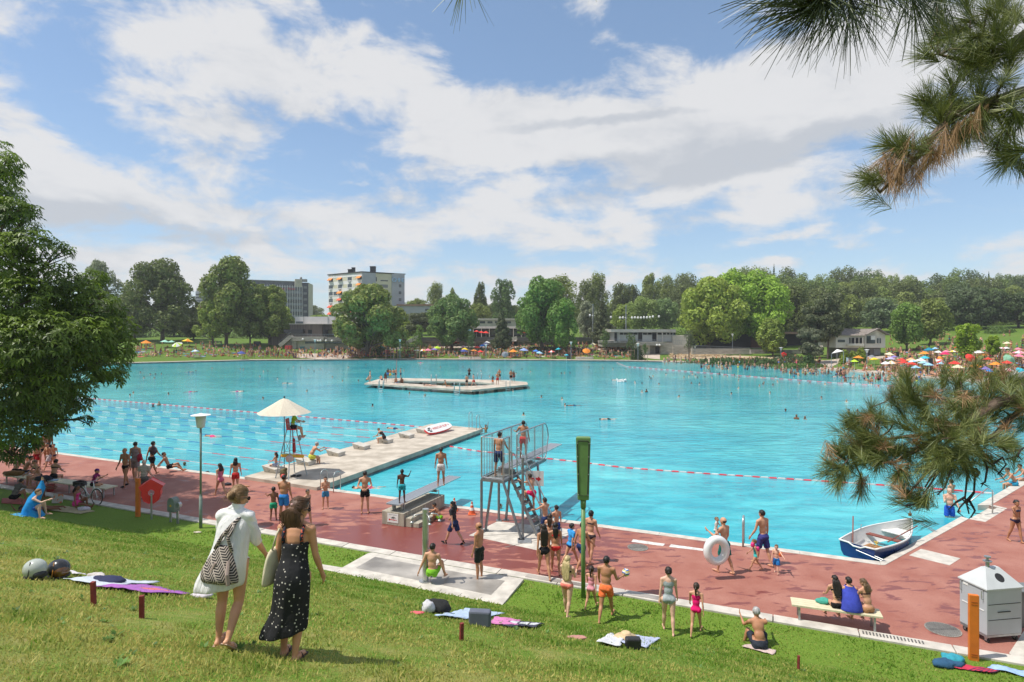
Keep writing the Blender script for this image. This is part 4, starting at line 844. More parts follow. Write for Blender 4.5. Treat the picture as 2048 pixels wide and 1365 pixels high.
def office_block():
 A=Vector(((604.3-CX)/F*330,330));Bp=Vector(((455-CX)/F*312,312));D=Vector(((616-CX)/F*330,330.5));E=Vector(((625.5-CX)/F*346,346))
 t=thing('office_block','grey glass office block with white mullions and roof signs behind the plane trees','office building',(0,0,0));zt=31.0
 m=MB();m.prism([tuple(Bp),tuple(A),tuple(D),tuple(E),(Bp.x+10,Bp.y+40)],0,zt);m.build('wall',mat('grey_spandrel',(.20,.22,.26),.6,var=.1),t)
 for k in range(9):
  z1=zt-.5-k*3.25;q=MB();wallbox(q,Bp,A,z1-1.9,z1,.2,0,.06);q.build('window_band',GLASS,t)
 q=MB();L_=(A-Bp).length;n=int(L_/1.25)
 for i in range(n+1):p=Bp.lerp(A,i/n);dd=(A-Bp).normalized();q.box((p.x+dd.y*.15,p.y-dd.x*.15,zt/2+.3),(.16,.30,zt+.4),rz=math.atan2(dd.y,dd.x))
 q.build('mullions',WHITE,t)
 q=MB();wallbox(q,A,D,0,zt+2.2,.3,0,.25);q.build('stair_wall',mat('dark_slate',(.05,.055,.075),.6,var=.2,scale=.3),t)
 for k in range(8):frame_panel(t,A,D,.8,2.6,zt-1-k*3.25,zt+.2-k*3.25,GREYBL,off=.3)
 q=MB();wallbox(q,D,E,0,zt+2.2,.3,0,.1);q.build('end_wall',CREAMC,t)
 q=MB();ia,ib=Bp.lerp(A,.02),Bp.lerp(A,.90);wallbox(q,ia,ib,zt+.1,zt+2.6,6,0,-2.0);q.build('top_storey',GLASS,t)
 q=MB();wallbox(q,Bp,Bp.lerp(A,.93),zt+2.6,zt+2.9,9,0,-.8);rf=q.build('roof',GREYR,t)
 q=MB();wallbox(q,Bp.lerp(A,.90),A,zt-.2,zt+4.0,2,0,.2);q.build('lift_house',CREAMC,t)
 q=MB();q.box((A.x+.5,A.y+1,zt+3.4),(3.2,2.5,1.4));q.ball((A.x-.8,A.y+.5,zt+4.6),(.7,.5,.8));q.build('roof_plant',GREYBL,t)
 ang=math.atan2((A-Bp).y,(A-Bp).x)
 for body,f_,sz,mt in(('ENICA',.31,1.9,WHITE),('I.B. Lansberg',.66,1.5,mat('sign_red',(.55,.04,.08),.4)),('Pendo',.86,1.5,mat('sign_red'))):
  p=Bp.lerp(A,f_);text3d(body,sz,(p.x,p.y-.8,zt-1.4),(math.radians(90),0,ang),mt,t,'sign',.05)
office_block()
t=thing('distant_tower_block','far pale high-rise just showing right of the round maple','apartment building');d=420
rbox(t,'wall',391,410,583,640,d,18,GREYR);rbox(t,'roof',393,409,577,583,d+2,12,CONC);rbox(t,'chimney',399,404,571,577,d+4,4,CONC_D)
for k in range(7):rbox(t,'window_band',391.5,409.5,588+k*6.5,590.5+k*6.5,d-.3,.2,GLASS)
rbox(t,'balcony',391,402,612,616,d-1.5,1.2,mat('red_panel',(.35,.06,.08)))
t=thing('low_flat_building','low pale building with a reddish roof edge right of the apartment tower','building');d=235
rbox(t,'wall',795,885,612,640,d,12,GREYR);rbox(t,'roof',793,880,609,612,d-.5,13,mat('brown_roof',(.25,.15,.11),.8))
for x in(850,862):rbox(t,'window',x,x+8,618,622,d-.1,.2,GLASS)
t=thing('flat_roofed_house','cream flat-roofed house behind the restaurant terrace','building');d=225
rbox(t,'wall',954,1032,640,662,d,12,CREAMC);rbox(t,'roof',952,1034,637.5,640,d-.6,13,CONC_L)
for x in(960,975,990,1012):rbox(t,'window',x,x+10,643,647,d-.1,.2,GLASS)
for i,(x0,x1,lb)in enumerate([(275,300,'white tent roof behind the orange parasol'),(355,382,'long white tent behind the left lawn parasols'),(410,440,'white awning left of the plane trunk'),(485,505,'white stall behind the right plane trees')]):
 t=thing('market_tent',lb,'tent',group='white tents behind the left lawn');d=205
 q=MB();X0,X1=(x0-CX)/F*d,(x1-CX)/F*d;z=zat(688,d);q.prism([(X0,d),(X1,d),(X1,d+3),(X0,d+3)],z,z+.25);q.add([(X0,d,z+.25),(X1,d,z+.25),(X1,d+3,z+.25),(X0,d+3,z+.25),((X0+X1)/2,d+1.5,z+1.1)],[(0,1,4),(1,2,4),(2,3,4),(3,0,4)]);q.build('roof',WHITE,t)
 q=MB();g0=hz(X0,d);[q.box((x,y,(g0+z)/2),(.08,.08,z-g0))for x in(X0+.1,X1-.1)for y in(d+.1,d+2.9)];q.build('legs',STEEL,t)
def bath_house():
 t=thing('bath_house','long two-storey wood and concrete bath house with a white roof box and outside stair','building')
 D=178
 rbox(t,'lower_wall',593,648,682,712,D,14,CREAMC);rbox(t,'lower_wall',648,742,683,714,D+.6,14,mat('beige_wall',(.33,.30,.25),.9,var=.1,scale=.3))
 rbox(t,'window_band',610,707,683.6,687.6,D-.12,.3,GLASS);rbox(t,'terrace_slab',582,647,674.2,682.6,D-1.2,16,CONCW);rbox(t,'terrace_slab',647,738,676,683.2,D-.8,16,CONC_D)
 rbox(t,'end_pillar',583.5,593,682,712,D-.6,2.5,CONCW);rbox(t,'stair_recess',570,583,680,705,D+2,5,CONC_D)
 w=rbox(t,'wood_wall',580,644.5,649,674,D+3,12,WOODC);rbox(t,'door',616,624,660,668.5,D+2.9,.2,SHADEW);rbox(t,'canopy',567,606,659.5,667,D+1.5,3,DARKM)
 rbox(t,'wood_wall',644.5,700,649,660,D+3.5,12,mat('dark_cladding',(.07,.055,.048),.85,var=.3,scale=1,stretch=(6,6,.2)))
 rbox(t,'door',649,654.5,660,674,D+3.4,1,SHADEW);rbox(t,'wall_panel',656,672,661,669,D+6,1,BLIND);rbox(t,'pillar',644.5,649,660,674,D+3.5,1,DARKM);rbox(t,'pillar',672,676,660,674,D+3.5,1,DARKM)
 rbox(t,'upper_roof',578,702,647.8,649,D+2.4,14,CONC_L);rb=rbox(t,'roof_box',590,668,633.8,648,D+7,10,mat('white_tiles',(.60,.56,.54),.6,var=.05,scale=1));rbox(rb,'window',592,606,643.5,647.6,D+6.9,.2,GLASS);rbox(rb,'ladder',655,656.5,634,648,D+6.8,.2,STEEL);rbox(rb,'seam',607,607.6,634,648,D+6.9,.1,CONC_D)
 rbox(t,'side_wing',536,576,672,706,D+6,10,WOODC);rbox(t,'side_wing',557,582,668,674,D+4,8,WOODC);rbox(t,'door',560,568,680,692,D+5.9,.2,SHADEW)
 def rail(x0,x1,y0,y1,d,yb0,yb1,step=1.2):
  q=MB();a,b=at_d(x0,y0,d),at_d(x1,y1,d);c,e=at_d(x0,yb0,d),at_d(x1,yb1,d);q.bar(a,b,.07,.07);n=max(2,int((b-a).length/step))
  for i in range(n+1):q.bar(a.lerp(b,i/n),c.lerp(e,i/n),.05,.05)
  n2=n*5
  for i in range(n2+1):q.bar(a.lerp(b,i/n2),c.lerp(e,i/n2),.02,.02)
  return q.build('railing',RAILM,t)
 rail(582,740,668.5,669.5,D-1.1,674,676)
 q=MB();a,b=at_d(582,675,D-1.5),at_d(559,694,D-1.5);q.bar(a+Vector((0,0,.3)),b+Vector((0,0,.3)),.3,1.1);q.bar(a+Vector((0,1.8,.3)),b+Vector((0,1.8,.3)),.3,1.1);n=14
 for i in range(n):p=a.lerp(b,(i+.5)/n);q.box((p.x,p.y+.9,p.z),(.32,1.8,.25))
 q.build('stair',CONCW,t);q=MB();q.bar(a+Vector((0,0,1.5)),b+Vector((0,0,1.5)),.06,.06);q.build('handrail',RAILM,t)
 for x in(606,636,641,652,664):
  q=MB();q.ball(at_d(x,682-(3 if x==606 else 0),D-1.6),.35,8);q.build('flood_lamp',WHITE,t)
 rbox(t,'ramp_parapet',706,736,695,707,D-3,.3,CONCW)
 q=MB();a,b=at_d(706,695,D-3.1),at_d(736,692,D-3.1);q.bar(a,b,.06,.06);q.build('railing',RAILM,t)
bath_house()
for(x0,x1,y0,y1,m_,nm,lb,cat)in[(599.5,609,693.5,709,mat('teal_screen',(.02,.11,.12),.5),'notice_screen','teal notice screen in front of the bath house wall','notice board'),(569.5,581,692,699,mat('red_counter',(.62,.05,.05),.5),'kiosk_counter','red kiosk counter under the bath house stair','kiosk'),(651.5,662,698,711,BLACK,'waste_container','black waste container against the bath house wall','waste container'),(507,520,683,699,DARKM,'notice_screen','dark screen between the plane trunks','notice board')]:
 d=172 if nm!='notice_screen' or x0>560 else 182;t=thing(nm,lb,cat)
 rbox(t,'body',x0,x1,y0,y1,d,.6 if 'screen' in nm else 1.5,m_)
 X0,X1=(x0-CX)/F*d,(x1-CX)/F*d;zb=zat(y1,d);g0=hz((X0+X1)/2,d);q=MB();[q.box((x,d+.3,(zb+g0)/2),(.1,.1,max(.1,zb-g0)))for x in(X0+.1,X1-.1)];q.build('feet',DARKM,t)
 if nm=='waste_container':
  q=MB();q.lathe([(.35,0),(.35,.03),(0,.03)],at_d(657,703.5,d-.01),14,M=Matrix.Rotation(math.radians(90),3,'X'));q.build('emblem',WHITE,t)
for i,(x,y)in enumerate([(671,706),(676,704),(680,707)]):
 q=MB();q.ball(FG(x,y+2)+Vector((0,0,.5)),(.7,.6,.6),10);q.build('rubbish_bag',BLACK,smooth=True,label=['black rubbish bag by the bath house, leftmost of the heap','black rubbish bag by the bath house, middle one of the heap','black rubbish bag by the bath house, rightmost of the heap'][i],cat='bag',group='black bags by the bath house')
def terrace():
 t=thing('terrace_wall','long dark retaining wall of the restaurant terrace','retaining wall');D=186
 for x0,x1 in((832,992),(1034,1240)):
  rbox(t,'wall',x0,x1,683.5,694,D,1,CONC_D);rbox(t,'parapet',x0-1,x1+1,675,682.6,D-1.2,1.2,mat('dark_parapet',(.09,.09,.085),.8,var=.2,scale=.4))
 rbox(t,'terrace_floor',832,1240,682.6,683.4,D-1,22,CONC);rbox(t,'pillar',1076,1079,660,694,D-1.5,.6,CREAMC)
 for(xa,ya,xb,yb)in((1034,676,990,692),(836,674,806,690)):
  q=MB();a,b=at_d(xa,ya,D-2.2),at_d(xb,yb,D-2.2);q.bar(a,b,.35,1.1);q.bar(a+Vector((0,1.8,0)),b+Vector((0,1.8,0)),.3,.9)
  n=14
  for i in range(n):p=a.lerp(b,(i+.5)/n);q.box((p.x,p.y+.9,p.z-.3),(.4,1.8,.3))
  q.build('stair',CONC_L,t)
 q=MB();a,b,c,e=at_d(975,680,D-2.6),at_d(1006,676,D-2.6),at_d(975,690,D-2.6),at_d(1006,684,D-2.6);q.bar(a,b,.06,.06)
 for i in range(11):q.bar(a.lerp(b,i/10),c.lerp(e,i/10),.04,.04)
 a,b,c,e=at_d(790,679,D-2.6),at_d(816,671,D-2.6),at_d(790,690,D-2.6),at_d(816,683,D-2.6);q.bar(a,b,.06,.06)
 for i in range(11):q.bar(a.lerp(b,i/10),c.lerp(e,i/10),.04,.04)
 q.build('railing',RAILM,t)
 rbox(t,'lift_shaft',803.5,811,674,692,D-3,1.5,mat('brown_panel',(.10,.05,.035),.6))
 p=thing('restaurant_pavilion','low restaurant pavilion with a pale flat roof above the terrace','building');d=203
 rbox(p,'roof',926,1066,653,657.5,d,14,CONC_L);rbox(p,'wall',935,1060,657.5,674,d+4,8,SHADEW)
 for i in range(9):rbox(p,'column',930+i*16,931.5+i*16,657.5,676,d+.5,.3,CREAMC)
 for i in range(8):rbox(p,'window',937+i*15,948+i*15,660,670,d+3.9,.1,GLASS)
terrace()
def pavilion():
 t=thing('changing_pavilion','flat-roofed changing pavilion on a concrete base with balcony, right of centre','building');D=166
 rbox(t,'roof',1222,1352,659,664.8,D-1.5,12,mat('roof_edge',(.40,.38,.34),.8,var=.12,scale=.5));rbox(t,'wall',1229,1351,664.8,684,D,9,mat('white_panels',(.50,.49,.46),.7,var=.06,scale=.5))
 for x0,x1 in[(1239,1246.5),(1248,1256),(1257.5,1265.5),(1267,1275),(1286,1294),(1295.5,1303.5),(1315,1323.5),(1326,1332),(1334,1339),(1341,1345),(1347,1351)]:rbox(t,'window',x0,x1,666,669.8,D-.1,.2,SHADEW)
 for x0,x1 in[(1276.5,1284.5),(1304.5,1313),(1229,1234)]:rbox(t,'door',x0,x1,665.5,682,D-.12,.2,SHADEW)
 for x in(1238,1313.8,1324.5):rbox(t,'column',x,x+1.2,664.8,684,D-1.2,.3,CONC_L)
 rbox(t,'annexe_wall',1345,1380,671.5,692,D-1,6,mat('warm_panels',(.50,.46,.38),.8,var=.08));rbox(t,'terrace_slab',1205,1278,682,686.5,D-1,9,CONC_D);rbox(t,'terrace_wall',1205,1283,686.5,694,D+1,8,CONCW)
 rbox(t,'balcony',1278,1329,685,691.5,D-3.5,6,CONCW);rbox(t,'base_wall',1283,1300,691.5,712,D-1.5,6,CREAMC);rbox(t,'base_wall',1300,1313,691.5,712,D-1,6,CONC_D);d_=rbox(t,'cellar_door',1311,1321,695,712,D-1.2,.3,SHADEW);rbox(t,'concrete_wall',1321,1346,686,713,D-2.5,6,CONCW);rbox(t,'concrete_wall',1346,1386,692,713,D-3,6,CONCW)
 q=MB();a,b=at_d(1279,687,D-3.2),at_d(1266,697,D-3.2);q.bar(a,b,.4,1.0);q.build('stair',CONC_L,t)
 q=MB();a,b,c,e=at_d(1229,678.5,D-3.6),at_d(1372,681,D-3.6),at_d(1229,686,D-3.6),at_d(1372,688,D-3.6);q.bar(a,b,.06,.06);n=34
 for i in range(n+1):q.bar(a.lerp(b,i/n),c.lerp(e,i/n),.035,.035)
 q.build('railing',RAILM,t);q=MB();[q.ball(at_d(x,690.5,D-3.9),.3,8)for x in(1314,1319)];q.build('flood_lamps',WHITE,t)
 w=thing('retaining_wall','long concrete retaining wall with a wire fence above the rock slope','retaining wall');d=156
 rbox(w,'wall',1384,1502,698,709,d,1,CONCW);rbox(w,'wall',1502,1640,700,708,d-4,1,CONC_D)
 q=MB();a,b,c,e=at_d(1383,691,d),at_d(1527,697,d),at_d(1383,698,d),at_d(1527,703.5,d);q.bar(a,b,.06,.06);n=70
 for i in range(n+1):q.bar(a.lerp(b,i/n),c.lerp(e,i/n),.03,.03)
 q.build('fence',RAILM,w)
 b_=thing('brown_pavilion','low brown pavilion in the shade between plane trees and pine','building');d=168
 rbox(b_,'roof',1560,1642,664.5,668.5,d-1,10,mat('brown_roof'));rbox(b_,'wall',1380,1640,669,698,d+3,6,SHADEW);rbox(b_,'panel',1502,1525,672,697,d+2.8,.2,mat('rust_wall',(.10,.03,.02),.8))
pavilion()
def house():
 b=FG(1745,713.5);d=b.y-0;t=thing('lakeside_house','small pale two-storey house with a brown pitched roof and a balcony','house')
 z0=b.z-.5;ze=zat(671,d);zr=zat(658.5,d);zf=zat(696,d)
 X=lambda px:(px-CX)/F*d
 w=MB();xl,xm,xr=X(1672),X(1729),X(1769)
 pale=mat('pale_cladding',(.62,.58,.51),.8,var=.06,scale=.6)
 q=MB();q.prism([(xl,d),(xr,d),(xr,d+8),(xl,d+8)],zf,ze);q.build('wall',pale,t)
 xa=X(1751);q=MB();zg=zat(660.5,d);q.add([(xm,d-.3,zf),(xr,d-.3,zf),(xr,d-.3,ze+.2),(xa,d-.3,zg),(xm,d-.3,ze+.2),(xm,d+.2,zf),(xr,d+.2,zf),(xr,d+.2,ze+.2),(xa,d+.2,zg),(xm,d+.2,ze+.2)],[(0,1,2,3,4),(5,9,8,7,6),(0,5,6,1),(1,6,7,2),(2,7,8,3),(3,8,9,4),(4,9,5,0)]);q.build('gable_wall',pale,t)
 q=MB();q.prism([(X(1690),d+.5),(X(1764),d+.5),(X(1764),d+7),(X(1690),d+7)],z0-1,zf);q.build('base_wall',mat('grey_base',(.17,.155,.14),.9,var=.15),t)
 rb=mat('brown_tiles',(.22,.185,.16),.85,var=.15,scale=2);q=MB()
 q.add([(X(1662),d-.8,ze-.05),(xm-.1,d-.8,ze-.05),(xa,d-.8,zr),(X(1696),d+3.5,zr+.1),(X(1668),d+3.5,zr-.1)],[(0,1,2,3,4)])
 q.bar((X(1727),d-.9,ze+.15),(xa,d-.9,zr+.12),.9,.18);q.bar((xa,d-.9,zr+.12),(X(1774),d-.9,ze+.05),.9,.18);q.add([(xa,d-.9,zr+.1),(X(1775),d-.9,ze),(X(1775),d+8.5,ze),(xa,d+8.5,zr+.1)],[(0,1,2,3)]);q.add([(X(1660),d+8.5,ze),(X(1662),d-.8,ze-.05),(X(1668),d+3.5,zr-.1),(X(1696),d+3.5,zr+.1),(xa,d+8.5,zr+.1)],[(0,1,2),(0,2,3,4)])
 q.build('roof',rb,t)
 rbox(t,'balcony_recess',1699,1726,676,687,d-.1,.3,SHADEW);bl=rbox(t,'balcony',1697,1729,688,692,d-1.0,1.0,pale);w=rbox(t,'window',1733.5,1750.5,672.5,687.5,d-.42,.2,GLASS);rbox(w,'frame',1742,1750.8,672,680,d-.5,.1,WHITE);w=rbox(t,'window',1754.5,1762,677,687,d-.42,.2,GLASS);rbox(w,'frame',1757.8,1758.6,677,687,d-.5,.1,WHITE)
 rbox(t,'window',1676,1690,680,685,d-.1,.2,GLASS);rbox(t,'door',1736,1740,698,714,d+.3,.3,SHADEW);rbox(t,'garage_door',1748,1760,698,711,d+.3,.25,GREYBL)
 for x in(1702,1710,1718,1725):rbox(bl,'post',x,x+.6,676,688,d-.9,.1,pale)
house()
def rocks():
 rng=random.Random(4);m=MB()
 for i in range(1500):
  px=rng.uniform(1338,1640);f=(px-1338)/302;yb=716+f*10;yt=707+f*9+(6 if px>1440 else 0)-(3 if px<1400 else 0);py=rng.uniform(yt,yb);p=FG(px,py);r=rng.uniform(.14,.42)
  m.ball((p.x,p.y,p.z+r*.25),(r,r*.8,r*.62),6,M=Matrix.Rotation(rng.uniform(0,3),3,'Z'))
 m.build('rocks',mat('sandstone_rocks',(.38,.27,.15),.95,var=.35,scale=1.5),label='bank of small tawny rocks below the retaining wall',cat='rocks',kind='stuff')
 q=MB();P=[FG(x,y)for x,y in[(1338,718),(1400,719),(1500,722),(1570,727),(1650,731),(1650,722),(1560,716),(1450,711),(1400,705),(1350,711)]]
 q.add([(p.x,p.y,p.z+.06)for p in P],[tuple(range(len(P)))]);q.build('sandy_bank',mat('sand',(.42,.33,.22),.95,var=.15,scale=.5),kind='structure')
rocks()
def path_strip(pts,name='path'):
 q=MB()
 for(xa,ya,wa),(xb,yb,wb)in zip(pts,pts[1:]):
  n=5
  for i in range(n):
   f0,f1=i/n,(i+1)/n
   def cr(f):x,y,w_=xa+(xb-xa)*f,ya+(yb-ya)*f,wa+(wb-wa)*f;return FG(x,y-w_/2),FG(x,y+w_/2)
   a,b=cr(f0);c,e=cr(f1);q.add([v+Vector((0,0,.05))for v in(a,b,e,c)],[(0,1,2,3)])
 o=q.build(name,PATHM,kind='structure')
path_strip([(590,712,8),(650,714,12),(700,712,10),(740,703,7),(800,697,5)]);path_strip([(780,696,3),(860,695.5,3),(1000,695,3),(1100,695.5,3),(1200,699,4),(1250,704,6),(1290,712,10),(1320,714,12)])
path_strip([(1640,731,16),(1660,729,16),(1680,722,8)]);path_strip([(1680,719,4),(1760,716,5),(1800,712,4)])
def far_lamp(px,yt,yb,d,lb,t=None):
 p=at_d(px,yb,d);p.z=max(0,hz(p.x,p.y));z1=zat(yt,d);t=thing('lamp_post',lb,'street lamp',p,group='white-topped lamp posts on the far bank');h=z1-p.z
 q=MB();q.tube([(0,0,-.1),(0,0,h-.6)],.07,8);q.build('pole',RAILM,t);q=MB();q.lathe([(.12,h-.7),(.26,h-.15),(.42,h-.12),(.42,h-.06),(.05,h)],n=12);q.build('lamp_shade',WHITE,t)
for a in[(630,679,716,158,'lamp post before the bath house'),(1142,684,718,156,'lamp post beside the black bin on the middle lawn'),(1276,687,718,152,'lamp post left of the pavilion base'),(1390,691,716,150,'lamp post in front of the retaining wall'),(1562,695,723,134,'lamp post beside the red lifebuoy on the rocks'),(1734,699,740,116,'lamp post before the lakeside house'),(1465,668,696,158,'lamp post under the huge plane trees'),(800,679,716,158,'lamp post beside the rainbow parasol'),(972,689,716,158,'lamp post right of the red parasols')]:far_lamp(*a)
for px,yt,yb,lb in[(1186,609,660,'tall steel light mast beside the silvery willow'),(1252,611,660,'tall steel light mast behind the changing pavilion')]:
 d=180;t=thing('light_mast',lb,'mast',at_d(px,yb,d),group='tall steel masts');q=MB();h=(yb-yt)/F*d;q.tube([(0,0,-8),(0,0,h)],[.22,.14],8);q.build('pole',RAILM,t);q=MB();q.tube([(0,0,h),(0,0,h+.1)],.2,8);q.build('cap',RAILM,t)
t=thing('light_string','string of small white globes hanging between the masts','string of lights');q=MB();w=MB();rr=random.Random(3)
P=[at_d(x,632+4*math.sin((x-1186)/150*3.1)+rr.uniform(-.6,.6),181)for x in range(1180,1340,6)];w.tube([p+Vector((0,0,.35))for p in P],.04,4);w.build('cable',DARKM,t)
for k,p in enumerate(P):
 if rr.random()<.72:g_=MB();g_.ball(p,(.34,.34,.42),8);g_.build('globe',WHITE,t)
#people
def rotx(v,a):c,s=math.cos(a),math.sin(a);return Vector((v.x,v.y*c-v.z*s,v.y*s+v.z*c))
def dir_(fwd,out,side):
 """limb direction: fwd degrees forward (+y) from straight down, out degrees away from the body"""
 f,o=math.radians(fwd),math.radians(out)
 return Vector((side*math.sin(o),math.sin(f)*math.cos(o),-math.cos(f)*math.cos(o)))
def skeleton(H,p):
 """joint positions; body faces +y. pose: lean, twist, head(turn,nod), la/ra=(fwd,out,elbow,in), ll/rl=(fwd,out,knee,foot)"""
 J={};kid=p.get('kid',0);fem=p.get('fem',0);fat=p.get('fat',1.0)
 lean=math.radians(p.get('lean',3));bend=math.radians(p.get('bend',0));tw=math.radians(p.get('twist',0))
 leg=H*(.245-.02*kid);hipz=0;hw=H*(.052+.004*fem)
 J['pel']=Vector((0,0,0));T=H*(.29+.01*kid)
 up1=Vector((math.sin(math.radians(p.get('tilt',0))),math.sin(lean),math.cos(lean))).normalized();up2=Vector((up1.x,math.sin(lean+bend),math.cos(lean+bend))).normalized()
 J['waist']=up1*T*.38;J['chest']=J['waist']+up2*T*.36;J['neck']=J['chest']+up2*T*.30
 sw=H*(.108-.012*fem)*(1+.25*(fat-1));R=Matrix.Rotation(tw,3,'Z');sd=(R@Vector((1,0,0)))
 J['up2']=up2;J['sd']=sd;J['fw']=sd.cross(up2).normalized()*-1
 J['fw']=up2.cross(sd).normalized()
 for s,n in((-1,'l'),(1,'r')):
  J['sh'+n]=J['neck']-up2*T*.10+sd*s*sw+(up2*H*.012 if p.get(n+'a',(0,))[0]>100 else Vector())
  a=p.get(n+'a',(4,9,12,0));a=tuple(a)+(0,)*(4-len(a))
  d=R@dir_(a[0],a[1],s);el=math.radians(a[2])
  ax=R@Vector((1,0,0));f=Matrix.Rotation(el,3,ax)@d
  if a[3]:f=Matrix.Rotation(math.radians(-a[3]*s*-1),3,up2)@f if abs(f.dot(up2))<.9 else Matrix.Rotation(math.radians(a[3]*s),3,J['fw'])@f
  J['el'+n]=J['sh'+n]+d*H*.165;J['wr'+n]=J['el'+n]+f*H*.142;J['ha'+n]=J['wr'+n]+(f+Vector((0,.1,-.1))*(0)).normalized()*H*.055;J['fd'+n]=f
  J['hip'+n]=Vector((s*hw,0,-H*.022))
  l=p.get(n+'l',(0,3,3,0));l=tuple(l)+(0,)*(4-len(l));d=dir_(l[0],l[1],s);kn=math.radians(-l[2]);g_=Matrix.Rotation(kn,3,'X')@d
  if len(l)>4 and l[4]:g_=Matrix.Rotation(math.radians(l[4]*s),3,'Y')@g_
  J['kn'+n]=J['hip'+n]+d*leg;J['an'+n]=J['kn'+n]+g_*leg*.96
  fa=math.radians(l[3]);toe=Vector((s*.12,math.cos(fa),math.sin(fa))).normalized()
  if g_.z>-.25 and not l[3]:toe=(Vector((s*.1,0,1))+g_*.25+Vector((0,.3,0))).normalized()if g_.y>.4 else toe
  J['to'+n]=J['an'+n]+toe*H*.105+Vector((0,0,-H*.018));J['he'+n]=J['an'+n]-toe*H*.028+Vector((0,0,-H*.02))
 ht,hn=[math.radians(v)for v in p.get('head',(0,0))]
 hs=H*(.068+.014*kid);J['hs']=hs
 RH=Matrix.Rotation(tw*.5+ht,3,'Z')@Matrix.Rotation(-(lean+bend)*.5-hn,3,'X')
 base=J['neck']+up2*H*.022
 J['hd']=base+(up2*.5+Vector((0,0,.5))).normalized()*hs*.62+RH@Vector((0,hs*.12,hs*.42));J['RH']=RH
 return J
BONES=[('pel','waist'),('waist','chest'),('chest','neck'),('neck','hd'),('shl','ell'),('ell','wrl'),('wrl','hal'),('shr','elr'),('elr','wrr'),('wrr','har'),('hipl','knl'),('knl','anl'),('anl','tol'),('hipr','knr'),('knr','anr'),('anr','tor'),('shl','shr')]
def body_mb(H,p,J,hands=True):
 m=MB();fat=p.get('fat',1.0);fem=p.get('fem',0);thin=p.get('thin',1.0)*(fat**.35);kid=p.get('kid',0);k=H*thin
 up,sd,fw=J['up2'],J['sd'],J['fw'];MT=Matrix((sd,fw,up)).transposed();up1=(J['waist']-J['pel']).normalized();M1=Matrix((Vector((1,0,0)),up1.cross(Vector((1,0,0))),up1)).transposed()
 belly=fat
 m.ball(J['pel']+up1*H*.01,(k*(.088+.010*fem),k*.062,k*.062),14,M=M1)
 m.ball(J['pel']+Vector((0,-.012*H,-.008*H)),(k*(.084+.012*fem),k*.066,k*.052),14)
 m.ball(J['waist']+fw*.006*H*(belly-1)*6,(k*(.076-.007*fem)*belly,k*.052*belly**1.6,k*.085),14,M=MT)
 m.ball(J['chest'],(k*(.088-.006*fem)*belly**.5,k*.056*belly**.6,k*.085),14,M=MT)
 m.ball(J['chest']+up*H*.04,(k*(.096-.008*fem),k*.050,k*.055),14,M=MT)
 m.cap(J['neck']-up*H*.018+sd*.05*H,J['shr'],k*.036,k*.033);m.cap(J['neck']-up*H*.018-sd*.05*H,J['shl'],k*.036,k*.033)
 for s,n in((-1,'l'),(1,'r')):
  m.cap(J['neck']+up*H*.02+sd*s*.012*H,J['sh'+n]+up*.004*H,k*.022,k*.022)
  if fem:m.ball(J['chest']+up*.012*H+fw*.046*H+sd*s*.040*H,(.030*H*fem,.030*H*fem,.031*H*fem),10)
  elif not kid:m.ball(J['chest']+up*.025*H+fw*.034*H+sd*s*.040*H,(.038*H,.02*H,.028*H),10,M=MT)
  hp,kn=J['hip'+n],J['kn'+n];dth=(kn-hp).normalized();back=Vector((0,-1,0))if abs(dth.z)>.5 else Vector((0,-.3,-.9))
  m.ball(hp*.92+Vector((0,0,.004*H))+back*.026*H,(.050*k*(1+.1*fem),.050*k,.052*k),12)
  m.cap(hp,hp.lerp(kn,.5),k*(.053+.004*fem),k*.045);m.cap(hp.lerp(kn,.5),kn,k*.045,k*.031)
  an=J['an'+n];cf=kn.lerp(an,.3);bk=(kn-an).normalized().cross(Vector((1,0,0))).normalized();bk=bk if bk.y<0 else-bk
  m.cap(kn,cf+bk*.007*H,k*.030,k*.033);m.cap(cf+bk*.007*H,an,k*.033,k*.0175)
  m.cap(an,J['he'+n],k*.0175,k*.017);m.cap(J['he'+n],an.lerp(J['to'+n],.55)+Vector((0,0,-.008*H)),k*.016,k*.021);m.cap(an.lerp(J['to'+n],.5),J['to'+n],k*.020,k*.013);m.cap(an.lerp(J['to'+n],.5),J['to'+n]+Vector((s*.012*H,-.012*H,0)),k*.017,k*.011)
  sh,el,wr=J['sh'+n],J['el'+n],J['wr'+n]
  mus=1.0+.08*(1-fem)*(1-kid)
  m.ball(sh,k*.034*mus,10);m.cap(sh,el,k*.029*mus,k*.0215);m.cap(el,el.lerp(wr,.35),k*.0215,k*.0225*mus);m.cap(el.lerp(wr,.35),wr,k*.0225,k*.0145)
  fd=J['fd'+n];m.cap(wr,wr+fd*H*.042,k*.0145,k*.0175)
  if hands:pass
 hs,hd,RH=J['hs'],J['hd'],J['RH']
 m.cap(J['neck']-up*.01*H,J['neck'].lerp(hd,.7),k*.031,k*.029)
 m.ball(hd+RH@Vector((0,-.08*hs,.18*hs)),(.74*hs,.92*hs,.86*hs),16,M=RH)
 m.ball(hd+RH@Vector((0,.26*hs,-.38*hs)),(.55*hs,.60*hs,.58*hs),14,M=RH)
 m.ball(hd+RH@Vector((0,.50*hs,-.72*hs)),(.30*hs,.28*hs,.22*hs),10,M=RH)
 m.cap(hd+RH@Vector((0,.84*hs,.08*hs)),hd+RH@Vector((0,1.0*hs,-.24*hs)),.08*hs,.14*hs)
 for s in(-1,1):m.ball(hd+RH@Vector((s*.76*hs,-.04*hs,-.10*hs)),(.09*hs,.17*hs,.25*hs),8,M=RH)
 return m
